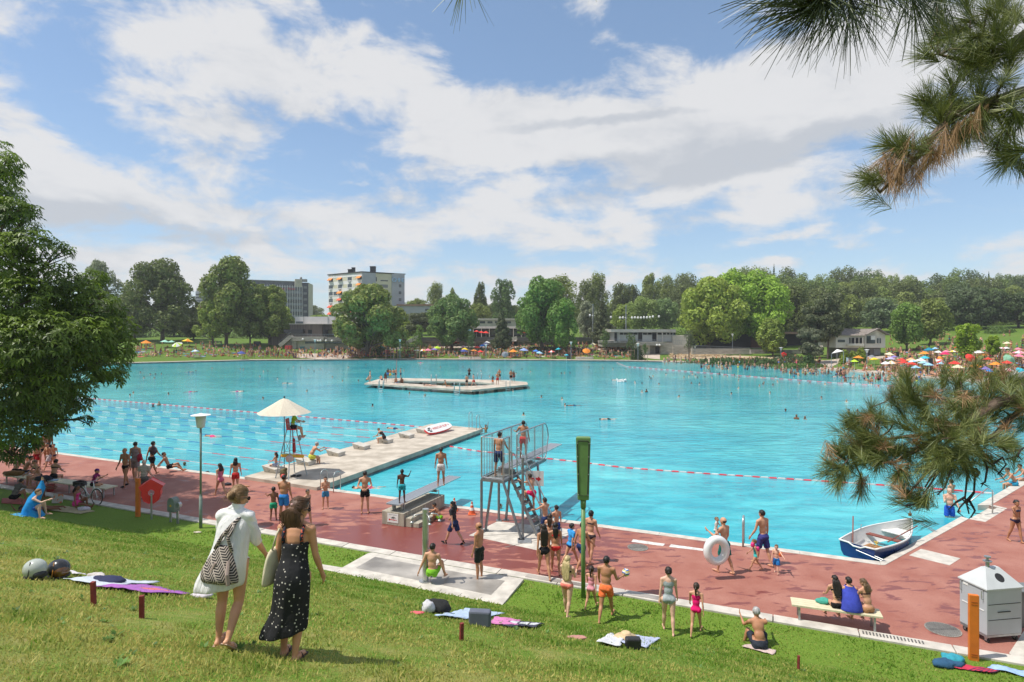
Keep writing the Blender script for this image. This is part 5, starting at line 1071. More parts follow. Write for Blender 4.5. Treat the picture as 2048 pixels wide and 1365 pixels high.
def fingers(m,H,p,J):
 """five separate fingers a hand, each bent once"""
 for s,n in((-1,'l'),(1,'r')):
  wr,fd=J['wr'+n],J['fd'+n];curl=p.get('curl',.5)
  x=fd.cross(Vector((0,1,0)));x=x.normalized()if x.length>.15 else Vector((1,0,0));nrm=fd.cross(x).normalized()
  inw=Vector((-s,0,0));palm_n=nrm if nrm.dot(inw)>0 else-nrm
  if abs(palm_n.dot(inw))<.3:palm_n=x if x.dot(inw)>0 else-x
  sp=fd.cross(palm_n).normalized()
  pb=wr+fd*H*.048
  for i,(o,L)in enumerate(((-.0135,.040),(-.0045,.046),(.0045,.043),(.0135,.034))):
   a=pb+sp*o*H;b=a+(fd+palm_n*curl*.5).normalized()*L*H*.55;c=b+(fd+palm_n*curl*1.6).normalized()*L*H*.5
   m.tube([a-fd*.01*H,a,b,c],[.0052*H,.0054*H,.0048*H,.0032*H],6)
  th=sp if sp.dot(Vector((0,1,0)))>0 else-sp
  a=wr+fd*H*.012+th*.010*H;b=a+(fd*.7+th*.7+palm_n*.2).normalized()*.026*H;c=b+(fd*.95+th*.15+palm_n*.3).normalized()*.022*H
  m.tube([a,b,c],[.0065*H,.0058*H,.0040*H],6)
def remesh(mb,voxel,smooth_it=4):
 me=bpy.data.meshes.new('tmp');me.from_pydata(mb.v,[],mb.f);o=bpy.data.objects.new('tmp',me);C.objects.link(o)
 r=o.modifiers.new('r','REMESH');r.mode='VOXEL';r.voxel_size=voxel;r.adaptivity=0
 s=o.modifiers.new('s','SMOOTH');s.iterations=smooth_it;s.factor=.5
 dg=bpy.context.evaluated_depsgraph_get();e=o.evaluated_get(dg);m2=e.to_mesh()
 V=np.empty(len(m2.vertices)*3,np.float32);m2.vertices.foreach_get('co',V);V=V.reshape(-1,3).astype(float)
 nf=len(m2.polygons);Fq=[tuple(p.vertices)for p in m2.polygons]
 N=np.empty(len(V)*3,np.float32);m2.vertices.foreach_get('normal',N);N=N.reshape(-1,3)
 e.to_mesh_clear();bpy.data.objects.remove(o);bpy.data.meshes.remove(me)
 Q=np.array([f if len(f)==4 else(f[0],f[1],f[2],f[2])for f in Fq]);return V,N,Q
def classify(V,J):
 best=np.full(len(V),1e9);bid=np.zeros(len(V),int);bt=np.zeros(len(V))
 for i,(a,b)in enumerate(BONES[:16]):
  A,B=np.array(J[a][:]),np.array(J[b][:]);ab=B-A;t=np.clip(((V-A)@ab)/(ab@ab),0,1);d=np.linalg.norm(V-(A+t[:,None]*ab),axis=1)
  d=d-{0:.05,1:.06,2:.05,3:.02}.get(i,.0)*J['H']
  u=d<best;best[u]=d[u];bid[u]=i;bt[u]=t[u]
 return bid,bt
def region(kind,V,N,J,bid,bt):
 H=J['H'];up1=np.array((J['waist']-J['pel']).normalized()[:]);hp=(V-np.array(J['pel'][:]))@up1/H
 tor=(bid<=2);thigh=(bid==10)|(bid==13);fw=np.array(J['fw'][:]);yy=(V-np.array(J['chest'][:]))@fw/H
 up2=np.array(J['up2'][:]);ch=(V-np.array(J['chest'][:]))@up2/H;sdx=np.abs((V-np.array(J['chest'][:]))@np.array(J['sd'][:]))/H
 if kind=='shorts':return((bid==0)&(hp<.045))|(thigh&(bt<.52))
 if kind=='long_shorts':return((bid==0)&(hp<.045))|(thigh&(bt<.80))
 if kind=='trunks':return((bid==0)&(hp<.03))|(thigh&(bt<.14))
 if kind=='bottoms':return((bid==0)&(hp<.022))|(thigh&(bt<.05))
 if kind=='high_bottoms':return((bid==0)&(hp<.07))|((bid==1)&(hp<.07))|(thigh&(bt<.07))
 if kind=='top':return(tor&(np.abs(ch-.008)<.022+.012*(yy>0)))
 if kind=='straps':return(tor&(ch>.02)&(np.abs(sdx-.045)<.010))
 if kind=='swimsuit':return((bid==0)|(bid==1)|((bid==2)&(ch<.035))|(tor&(ch>-.1)&(ch<.035))|(thigh&(bt<.05)))|(tor&(ch>.02)&(np.abs(sdx-.045)<.010))
 if kind=='shirt':return(tor&(hp>-.02))|(((bid==4)|(bid==7))&(bt<.62))|((bid==3)&(bt<.12))
 if kind=='dress':return(tor&(ch<.075))|(thigh&(bt<.75))
 if kind=='trousers':return((bid==0)&(hp<.05))|thigh|(((bid==11)|(bid==14))&(bt<.92))
 if kind=='socks':return((bid==11)|(bid==14))&(bt>.72)
 if kind=='shoes':return((bid==12)|(bid==15))
 if kind=='headcap':
  L=(V-np.array(J['hd'][:]))@np.array(J['RH'])/J['hs']
  return(bid==3)&(L[:,2]>.28-.0*L[:,1])
 if kind in('hair','short_hair','bald_rim'):
  L=(V-np.array(J['hd'][:]))@np.array(J['RH'])/J['hs']
  y,z,x=L[:,1],L[:,2],np.abs(L[:,0])
  ear=(np.abs(y+.04)<.22)&(z<.12)&(x>.70)
  h=((z>.52)&(y>-.2))|((y<.40)&(z>.05)&(z>.05+.9*np.maximum(y-.1,0)*1.0))|((y<-.12)&(z>-.42))|((y<.12)&(z>-.12))
  if kind=='hair':h=h|((y<.0)&(z>-.62))
  if kind=='bald_rim':h=((y<.25)&(z>-.35)&(z<.35))&~((y>.0)&(z<-.1))
  return(bid==3)&(L[:,2]>-.9)&h&~ear
 raise ValueError(kind)
_FL={'shorts':(.010,.011),'long_shorts':(.010,.012),'shirt':(.008,.008),'dress':(.010,.02),'trousers':(.012,.008),'shoes':(.006,0),'socks':(.003,0),'headcap':(.010,0),'hair':(.010,0),'short_hair':(.006,0),'bald_rim':(.004,0)}
def garment(kind,V,N,Q,J,bid,bt,H,rng):
 m=region(kind,V,N,J,bid,bt);fm=m[Q].all(1)
 if not fm.any():return None
 q=Q[fm];used=np.unique(q);re=-np.ones(len(V),int);re[used]=np.arange(len(used));off,fl=_FL.get(kind,(.0035,0))
 W=V[used]+N[used]*off*(H/1.7*.5+.5)
 if fl:
  tt=bt[used]*np.isin(bid[used],[4,7,10,13]);ang=np.arctan2(N[used][:,1],N[used][:,0])
  W=W+N[used]*(tt*fl*2.2*(1+.45*np.sin(ang*5+V[used][:,2]*9)))[:,None]+N[used]*(.004*np.sin(V[used][:,2]*60+ang*3))[:,None]
 qq=re[q];E=np.concatenate([qq[:,[0,1]],qq[:,[1,2]],qq[:,[2,3]],qq[:,[3,0]]]);E=E[E[:,0]!=E[:,1]];E.sort(1)
 ue,cnt=np.unique(E,axis=0,return_counts=True);be=ue[cnt==1]
 if len(be)and kind not in('hair','short_hair'):
  for _ in range(5):
   S=np.zeros_like(W);n_=np.zeros(len(W));np.add.at(S,be[:,0],W[be[:,1]]);np.add.at(S,be[:,1],W[be[:,0]]);np.add.at(n_,be[:,0],1);np.add.at(n_,be[:,1],1)
   k_=n_>=2;W[k_]=.4*W[k_]+.6*S[k_]/n_[k_][:,None]
 if kind in('hair','short_hair'):
  W=W+N[used]*(rng.normal(0,.0015,len(used))+.004*np.sin(V[used][:,0]*120))[:,None]
 return np_mesh(kind,W,re[q],[OBJ],smooth=True)
PALE,TAN,OLV,BRN,DRK=srgb(214,170,146),srgb(196,146,116),srgb(176,124,92),srgb(126,82,58),srgb(84,54,40)
HBL,HBR,HDB,HLB,HBD,HGR=(.012,.010,.009),(.035,.020,.012),(.018,.012,.009),(.13,.075,.035),(.50,.38,.19),(.36,.35,.34)
EYE=mat('eye_dark',(.02,.015,.012),.2);LIP=mat('lips',(.30,.10,.08),.5)
CLOTHN={'shorts':'shorts','long_shorts':'shorts','trunks':'swimming_trunks','bottoms':'bikini_bottoms','high_bottoms':'bikini_bottoms','top':'bikini_top','straps':'bikini_straps','swimsuit':'swimsuit','shirt':'shirt','dress':'dress','trousers':'trousers','socks':'socks','shoes':'shoes','headcap':'cap','hair':'hair','short_hair':'hair','bald_rim':'hair'}
PEOPLE_GROUP={}
def make_person(loc,yaw,H,pose,skin,hair,clothes,label,group=None,voxel=.021,ground='low',zoff=0.,long_hair=None,eyes=True,name='person',extra=None):
 """clothes: list of (region, colour). hair: (kind, colour)"""
 rng=np.random.default_rng(abs(hash(label))%9999 if False else(len(label)*131+int(abs(loc[0])*97))%99991)
 J=skeleton(H,pose);J['H']=H
 mb=body_mb(H,pose,J);V,N,Q=remesh(mb,voxel*(H/1.75)**.6,5)
 lo=V[:,2].min()if ground=='low' else(-.075*H if ground=='seat' else 0)
 bid,bt=classify(V,J)
 root_off=np.array([0,0,-lo])
 t=thing(name,label,'person',(loc[0],loc[1],loc[2]+zoff),math.radians(yaw),group)
 body=np_mesh('body',V+root_off,Q,[SKIN,EYE,LIP],smooth=True)
 ex=MB();fingers(ex,H,pose,J)
 hs,hd,RH=J['hs'],J['hd'],J['RH'];nsk=len(ex.f)
 if eyes:
  for s in(-1,1):ex.ball(hd+RH@Vector((s*.30*hs,.76*hs,.02*hs)),(.12*hs,.07*hs,.055*hs),8,1,M=RH)
  for s in(-1,1):ex.ball(hd+RH@Vector((s*.30*hs,.80*hs,.20*hs)),(.17*hs,.05*hs,.03*hs),6,1,M=RH)
  ex.ball(hd+RH@Vector((0,.83*hs,-.50*hs)),(.20*hs,.06*hs,.05*hs),8,2,M=RH)
 bm=bmesh.new();bm.from_mesh(body)
 vs=[bm.verts.new(Vector(v)+Vector(root_off))for v in ex.v]
 for f,mi in zip(ex.f,ex.m):
  try:fc=bm.faces.new([vs[i]for i in f]);fc.material_index=mi;fc.smooth=True
  except ValueError:pass
 bm.to_mesh(body);bm.free();b=link(body,'body',t,color=skin)
 if hair:
  clothes=list(clothes)+[hair]
 for kind,col in clothes:
  me=garment(kind,V+root_off,N,Q,{**J,'pel':J['pel']+Vector(root_off),'waist':J['waist']+Vector(root_off),'chest':J['chest']+Vector(root_off),'hd':J['hd']+Vector(root_off)},bid,bt,H,rng)
  if me is None:continue
  if kind in('hair','short_hair','bald_rim'):me.materials.clear();me.materials.append(HAIR)
  link(me,CLOTHN[kind],t,color=col)
 if long_hair:
  st,col=long_hair;m=MB();o=Vector(root_off);hb=hd+o+RH@Vector((0,-.55*hs,0));up=J['up2'];back=-J['fw'];nk=J['neck']+o
  if st=='bun':m.ball(hd+o+RH@Vector((0,-.75*hs,.62*hs)),.38*hs,10)
  elif st=='low_bun':m.ball(hd+o+RH@Vector((0,-.98*hs,-.05*hs)),.36*hs,10)
  elif st=='pony':
   a=hd+o+RH@Vector((0,-.95*hs,.25*hs));m.tube([a,a+back*.35*hs-up*.5*hs,nk+back*.055*H-up*.02*H,nk+back*.06*H-up*.09*H],[.2*hs,.28*hs,.26*hs,.05*hs],9)
  else:
   L_={'long':.16,'very_long':.25,'shoulder':.07}[st];wv={'long':.62,'very_long':.85,'shoulder':.75}[st]
   for k in range(9):
    x=(k-4)/4;a=hd+o+RH@Vector((x*.55*hs,-.55*hs,.0));c=nk+J['sd']*x*wv*hs+back*(.066*H)-up*L_*H*(1-.18*x*x);mid=nk+J['sd']*x*wv*hs*1.05+back*.064*H
    m.tube([a,a.lerp(mid,.55)+back*.15*hs,mid,c],[.26*hs,.27*hs,.22*hs,.05*hs],7)
  V2,N2,Q2=remesh(m,.014,2);V2=V2+N2*rng.normal(0,.0015,len(V2))[:,None];me=np_mesh('hair',V2,Q2,[HAIR],smooth=True);link(me,'hair',t,color=col)
 t['H']=H
 return t,J,root_off
#near fittings
RZ_U=math.atan2(-.3935,.9195);AX=Vector((.42,.907,0));UX=Vector((.907,-.42,0))
REDP=mat('red_plastic',(.72,.03,.035),.35,var=.06);ORNG=mat('orange_post_paint',(.66,.17,.02),.5,var=.08,scale=4);GRNP=mat('green_post_paint',(.12,.22,.065),.45,var=.12,scale=5)
BENCHW=mat('cream_bench_paint',(.62,.56,.38),.6,var=.12,scale=7,stretch=(1,8,1));WHT=mat('white_paint');RUBBER=mat('rubber',(.02,.02,.02),.8);GREYP=mat('grey_panel_paint',(.42,.44,.46),.5,var=.05,scale=2)
def bench(a,b,w,label,slats=4,h=.45,legs=2,m=BENCHW):
 a=Vector((a.x,a.y,0));b=Vector((b.x,b.y,0));d=(b-a).normalized();n=Vector((-d.y,d.x,0));L_=(b-a).length
 t=thing('bench',label,'bench',tuple(a),math.atan2(d.y,d.x));q=MB()
 for i in range(slats):q.box((L_/2,w*(i+.5)/slats,h-.025),(L_,w/slats-.012,.05))
 q.build('seat',m,t,bevel=.006)
 for k in range(legs):
  x=.18+(L_-.36)*k/(legs-1);q=MB()
  for y in(.06,w-.06):q.box((x,y,(h-.05)/2),(.05,.05,h-.05))
  q.box((x,w/2,h-.075),(.05,w-.06,.04));q.build('leg',STEEL,t)
 return t,d,n
BR,BRd,BRn=bench(at_z(1584,1209.5,.45),at_z(1766.7,1235,.45),.50,'cream slatted bench with three girls on it, on the red deck')
BL,BLd,BLn=bench(at_z(6,951,.45),at_z(210,978,.45),.62,'long weathered cream bench in the tree shade at the left',3,legs=4)
def lamp_near():
 p=G(401.5,1057);d=p.y;t=thing('lamp_post','green-grey lamp post with a white hat-like lamp, left of the woman in white','street lamp',p);h=zat(828,d)-p.z
 q=MB();q.tube([(0,0,-.1),(0,0,1.25)],.062,14);q.tube([(0,0,1.25),(0,0,1.30)],[.062,.042],14);q.tube([(0,0,1.3),(0,0,h-.52)],.04,14);q.build('pole',mat('lamp_green',(.16,.21,.18),.5,var=.2,scale=6),t,smooth=True)
 q=MB();q.lathe([(.05,h-.56),(.135,h-.53),(.145,h-.5),(.20,h-.06),(.20,h-.05)],n=20);q.build('lamp_glass',mat('lamp_frosted',(.55,.55,.53),.3),t,smooth=True)
 q=MB();q.lathe([(.19,h-.07),(.36,h-.065),(.36,h-.045),(.10,h),(.05,h+.02)],n=24);q.build('lamp_shade',WHT,t)
lamp_near()
def post_box(px,yb,yt,w,dep,m,label,cat,name,grooves=True):
 p=G(px,yb);h=(yb-yt)/F*p.y;t=thing(name,label,cat,p,RZ_U+.1);q=MB();q.box((0,0,h/2-.05),(w,dep,h+.1));q.build('body',m,t,bevel=.012)
 if grooves:
  q=MB();[q.box((0,-dep/2-.003,z),(w*.6,.008,.018))for z in(h-.16,h-.22,.10,.15)];q.build('slots',mat('dark_orange',(.38,.09,.01),.6),t)
 return t
post_box(276,1033,957,.20,.10,ORNG,'orange flat post beside the red lifebuoy housing','post','orange_post');post_box(1947,1321,1190,.20,.10,ORNG,'orange flat post in front of the grey bin at the right','post','orange_post')
def lifebuoy_box(p,s=1.0,label='',rz=.35):
 t=thing('lifebuoy_housing',label,'lifebuoy',p,rz);zc=1.10
 prof=[(-.0,.50),(.44,.22),(.34,.05),(.34,-.15),(.26,-.36),(.10,-.46),(-.10,-.46),(-.26,-.36),(-.34,-.15),(-.34,.05),(-.44,.22)]
 n=len(prof);ring=[(.13*math.cos(a*2*math.pi/14),.13*math.sin(a*2*math.pi/14)-.03)for a in range(14)]
 tr=tessellate_polygon([[Vector((x,z,0))for x,z in prof],[Vector((x,z,0))for x,z in ring]]);al=prof+ring;k=len(al);q=MB()
 vs=[(x,-.20,z+zc)for x,z in al]+[(x,.20,z+zc)for x,z in al];fs=[tuple(f)for f in tr]+[tuple(i+k for i in f[::-1])for f in tr]
 fs+=[(i,(i+1)%n,(i+1)%n+k,i+k)for i in range(n)]+[(n+i,n+(i+1)%14,n+(i+1)%14+k,n+i+k)for i in range(14)]
 q.add(vs,fs);q.build('housing',REDP,t,bevel=.02);q=MB();q.tube([(.02,-.2,-.05),(.02,-.2,1.05)],.035,12);q.build('pole',STEEL,t)
 q=MB();q.tube([(.24*math.cos(a),0,zc-.03+.24*math.sin(a))for a in[i*math.pi/8 for i in range(16)]],.05,8,closed=True);q.build('lifebuoy',mat('buoy_red',(.5,.05,.04),.5),t);t.scale=(s,s,s)
lifebuoy_box(G(304,1036),1.0,'red shield-shaped lifebuoy housing on a steel pole at the left lawn edge')
lifebuoy_box(FG(1568,722.5),1.25,'small red lifebuoy housing beside the lamp on the rock bank',0);lifebuoy_box(FG(773,713),1.15,'red lifebuoy housing on the far lawn beside the rainbow parasol',0)
def hatch_post():
 p=G(347,1046);t=thing('hydrant_box','low grey-green box with a rounded top on two steel legs','hydrant box',p,RZ_U);q=MB()
 pr=[(-.20,.45),(.20,.45),(.20,.82)]+[(.20*math.cos(a),.82+.20*math.sin(a))for a in[math.pi*i/8 for i in range(1,8)]]+[(-.20,.82)];n=len(pr)
 vs=[(x,-.13,z)for x,z in pr]+[(x,.13,z)for x,z in pr];q.add(vs,[tuple(range(n)),tuple(range(2*n-1,n-1,-1))]+[(i,i+n,(i+1)%n+n,(i+1)%n)for i in range(n)]);q.build('cover',mat('grey_green',(.16,.19,.17),.5,var=.15),t,bevel=.01)
 for x in(-.16,.24):q=MB();q.box((x,0,.24),(.10,.05,.52));q.build('leg',STEEL,t)
 q=MB();q.lathe([(.045,0),(.045,.01),(0,.01)],(0,-.13,.70),12,M=Matrix.Rotation(math.radians(90),3,'X'));q.build('badge',mat('yellow_badge',(.7,.42,.02),.5),t)
 q=MB();q.tube([(.23,0,.72),(.23,.12,.72)],.11,14);q.build('hose_reel',CHROME,t)
hatch_post()
def bicycle():
 f=G(194,1010.5);d=Vector((.93,-.36,0)).normalized();t=thing('bicycle','white step-through bicycle with a black rear crate parked by the long bench','bicycle',f-d*1.06,math.atan2(d.y,d.x));R_=.345;W=mat('white_enamel',(.72,.72,.70),.3)
 for x,nm in((0,'wheel'),(1.06,'wheel')):
  w=thing(nm,None,None,(x,0,R_));w.parent=t
  C2=[(R_*math.cos(a),0,R_*math.sin(a))for a in[i*math.pi/16 for i in range(32)]];q=MB();q.tube(C2,.021,8,closed=True);q.build('tyre',RUBBER,w)
  q=MB();q.tube([(v[0]*.925,0,v[2]*.925)for v in C2],.011,6,closed=True);q.build('rim',CHROME,w);q=MB()
  for i in range(18):a=i*math.pi/9;q.tube([(0,.03*(-1)**i,0),(R_*.92*math.cos(a),0,R_*.92*math.sin(a))],.0025,4)
  q.tube([(0,-.05,0),(0,.05,0)],.02,8);q.build('spokes',CHROME,w)
 q=MB();hd=Vector((.86,0,.86));bb=Vector((.43,0,.29));st=Vector((.30,0,.80))
 q.tube([hd,Vector((.78,0,.60)),Vector((.60,0,.36)),bb],.022,8);q.tube([bb,st],.018,8);q.tube([bb,(0,0,R_)],.012,6);q.tube([st.lerp(bb,.25),(0,0,R_)],.010,6);q.tube([hd+Vector((-.03,0,.14)),hd,(.93,0,.66),(1.06,0,R_)],.017,8)
 q.tube([(.60,0,.36),(.36,0,.52)],.014,6);q.build('frame',W,t,smooth=True)
 q=MB();q.ball((.28,0,.86),(.13,.08,.035),10);q.tube([(.30,0,.80),(.29,0,.85)],.013,6);q.build('saddle',BLACK,t)
 q=MB();q.tube([(.68,-.27,1.02),(.80,-.2,1.06),(.84,0,1.02),(.80,.2,1.06),(.68,.27,1.02)],.012,8);q.tube([(.84,0,1.0),(.83,0,.98)],.016,6);q.build('handlebar',CHROME,t)
 q=MB();q.tube([(.66,-.28,1.02),(.74,-.25,1.04)],.018,8);q.tube([(.66,.28,1.02),(.74,.25,1.04)],.018,8);q.build('grips',BLACK,t)
 q=MB();q.box((-.06,0,.74),(.44,.32,.02))
 for y in(-.16,.16):q.box((-.06,y,.84),(.44,.015,.20))
 for x in(-.28,.16):q.box((x,0,.84),(.015,.32,.20))
 q.build('crate',BLACK,t);q=MB();q.tube([(bb.x,-.07,bb.z),(bb.x,.07,bb.z)],.015,6);q.lathe([(.09,-.003),(.09,.003)],(bb.x,.04,bb.z),16,M=Matrix.Rotation(math.radians(90),3,'X'));q.box((bb.x+.06,.09,bb.z-.13),(.02,.10,.03));q.box((bb.x-.06,-.09,bb.z+.13),(.02,.10,.03));q.bar(bb+Vector((0,.07,0)),(bb.x+.06,.07,bb.z-.13),.02,.02);q.bar(bb+Vector((0,-.07,0)),(bb.x-.06,-.07,bb.z+.13),.02,.02);q.build('crank',CHROME,t)
 q=MB();[q.tube([(x+.385*math.cos(a),0,R_+.385*math.sin(a))for a in[a0+i*.25 for i in range(9)]],.018,6)for x,a0 in((0,.5),(1.06,.7))];q.build('mudguards',W,t)
bicycle()
def green_post():
 p=G(1166.6,1196);d=p.y;t=thing('loudspeaker_column','tall green post with a long green loudspeaker box, in the middle of the kerb','loudspeaker post',p,RZ_U*.3);z0,z1=zat(999,d)-p.z,zat(874,d)-p.z
 q=MB();q.tube([(0,0,-.1),(0,0,z0-.25)],.062,16);q.tube([(0,0,z0-.25),(0,0,z0+.02)],[.075,.085],16);q.build('post',GRNP,t,smooth=True)
 q=MB();w0,w1,dp=.165,.215,.12;q.add([(-w0,-dp,z0),(w0,-dp,z0),(w0*.9,dp,z0),(-w0*.9,dp,z0),(-w1,-dp,z1),(w1,-dp,z1),(w1*.9,dp,z1),(-w1*.9,dp,z1)],[(3,2,1,0),(4,5,6,7),(0,1,5,4),(1,2,6,5),(2,3,7,6),(3,0,4,7)]);bx=q.build('speaker_box',GRNP,t,bevel=.03)
 q=MB();lp=[]
 for(x,z)in[(-w0+.04,z0+.14),(w0-.04,z0+.14),(w1-.05,z1-.16),(w1-.08,z1-.10),(-w1+.08,z1-.10),(-w1+.05,z1-.16)]:lp.append((x,-dp-.004,z))
 q.tube(lp,.016,6,closed=True);q.build('seal',RUBBER,bx)
 q=MB();[q.ball((sx*(w0+.0+(z-z0)/(z1-z0)*.04-.035),-dp-.02,z),.014,6)for sx in(-1,1)for z in(z0+.16,z0+.75,z0+1.25,z1-.17)];q.build('screws',CHROME,bx)
green_post()
def shower():
 p=at_z(851,1162,.08);t=thing('outdoor_shower','stainless steel shower column with three taps on the concrete pad','shower',p);h=zat(1018,p.y)-p.z
 q=MB();q.tube([(0,0,0),(0,0,h)],.095,18);q.lathe([(.2,0),(.2,.012),(.09,.012)],n=20);q.build('column',CHROME,t,smooth=False)
 for a,r in((3.5,.42),(0.1,.42),(5.2,.36)):
  q=MB();c,s=math.cos(a),math.sin(a);q.tube([(.09*c,.09*s,h-.14),(r*.8*c,r*.8*s,h-.16),(r*c,r*s,h-.26),(r*c,r*s,h-.34)],.017,8);q.lathe([(.02,0),(.055,-.04),(.055,-.055)][::-1],(r*c,r*s,h-.33),12);q.build('shower_head',CHROME,t,smooth=True)
 for z in(1.0,.35):q=MB();q.tube([(.09,-.03,z),(.14,-.05,z)],.02,8);q.build('push_button',CHROME,t)
shower()
def cone(p,label):
 t=thing('traffic_cone',label,'traffic cone',p,group='orange cones at the pool edge');q=MB();q.box((0,0,.02),(.32,.32,.04));q.build('base',mat('cone_orange',(.70,.13,.04),.5),t,bevel=.01)
 for a,b,ra,rb,m in((.04,.18,.13,.105,'cone_orange'),(.18,.29,.105,.078,'white_paint'),(.29,.38,.078,.058,'cone_orange'),(.38,.44,.058,.045,'white_paint'),(.44,.53,.045,.025,'cone_orange')):q=MB();q.lathe([(ra,a),(rb,b)],n=18);q.build('band',_M[m],t,smooth=False)
cone(at_z(944,1029),'orange and white cone at the pool edge left of the diving tower');cone(at_z(908.5,1021),'orange cone mostly hidden behind the man in the black cap')
#low springboard on its concrete block
def low_board():
 t=thing('low_diving_board','grey springboard on a concrete block with side steps and a swim-direction sign','diving board');A=at_z(764,1048);B=at_z(808,1054.5);d1=(B-A).normalized();Lw=(B-A).length;L2=3.05;zt=.52
 def P(u_,v_):return A+d1*u_+AX*v_
 def blk(u0,u1,v0,v1,z1,nm,m=CONC_L,z0=0):q=MB();q.prism([tuple(P(u,v)[:2])for u,v in((u0,v0),(u1,v0),(u1,v1),(u0,v1))],z0,z1);return q.build(nm,m,t,bevel=.012)
 CB=mat('board_concrete',(.37,.33,.26),.9,var=.22,scale=3,stretch=(3,3,.6),bump=.2)
 blk(0,Lw,0,L2,zt,'block',CB);blk(Lw+.002,Lw+.30,.05,1.45,zt*.66,'step',CB);blk(Lw+.302,Lw+.60,.10,1.40,zt*.33,'step',CB)
 c0=P(Lw*.42,.0)
 q=MB();s=P(Lw*.5,-.02);e=s+AX*4.85;zb,ze=.80,.86;w=.28
 q.add([s-d1*w+Vector((0,0,zb)),s+d1*w+Vector((0,0,zb)),e+d1*w+Vector((0,0,ze)),e-d1*w+Vector((0,0,ze)),s-d1*w+Vector((0,0,zb+.045)),s+d1*w+Vector((0,0,zb+.045)),e+d1*w+Vector((0,0,ze+.03)),e-d1*w+Vector((0,0,ze+.03))],[(3,2,1,0),(4,5,6,7),(0,1,5,4),(1,2,6,5),(2,3,7,6),(3,0,4,7)]);b=q.build('board',mat('board_grip',(.20,.22,.25),.8,var=.12,scale=25),t)
 for sg in(-1,1):q=MB();q.bar(s+d1*sg*(w+.015)+Vector((0,0,zb+.025)),e+d1*sg*(w+.015)+Vector((0,0,ze+.015)),.03,.055);q.build('edge_rail',mat('alloy',(.6,.6,.6),.35,metal=.6),b)
 for v in(.30,.42):
  for u in(.3,.7):q=MB();p=P(Lw*u,v);q.box((p.x,p.y,(zt+zb)/2),(.07,.07,zb-zt),rz=RZ_U);q.build('mount',STEEL,t)
 q=MB();a,b2=P(Lw*.08,2.7)+Vector((0,0,.66)),P(Lw*.92,2.7)+Vector((0,0,.66));q.tube([a-Vector((0,0,.14)),a+Vector((0,0,.12)),b2+Vector((0,0,.12)),b2-Vector((0,0,.14))],.025,8);q.tube([a.lerp(b2,.1)+Vector((0,0,.08)),a.lerp(b2,.9)+Vector((0,0,.08))],.06,10);q.build('fulcrum',STEEL,t)
 ang=math.atan2(d1.y,d1.x);c=P(Lw*.50,-.006)+Vector((0,0,.29));sg=MB();sg.box(c,(.50,.008,.36),rz=ang);so=sg.build('sign_board',WHT,t);R3=Matrix.Rotation(ang,3,'Z');nrm_=R3@Vector((0,-1,0))
 RS=mat('sign_red_paint',(.62,.02,.03),.5);q=MB();pf=lambda x,z:c+R3@Vector((x,-.008,z));q.add([pf(-.20,-.07),pf(-.14,-.12),pf(-.14,-.085),pf(.13,-.085),pf(.13,-.055),pf(-.14,-.055),pf(-.14,-.02)],[(0,1,2,3,4,5,6)]);q.add([pf(.15,-.085),pf(.18,-.085),pf(.18,-.055),pf(.15,-.055)],[(0,1,2,3)]);q.build('arrow',RS,so)
 q=MB();q.tube([pf(-.08,.01),pf(-.02,.02),pf(.03,.0),pf(.07,.04),pf(.12,.015)],.010,5);q.ball(pf(.02,.045),.018,6);q.tube([pf(-.02,.02),pf(.0,.05)],.008,5);q.build('swimmer_pictogram',BLACK,so)
 q=MB();[q.bar(pf(x0,z),pf(x1,z),.003,.010)for x0,x1,z in((-.19,-.02,.135),(0,.19,.135))];q.build('small_print',mat('print_grey',(.35,.35,.35),.6),so)
 return s,e,zb,P
LB=low_board()
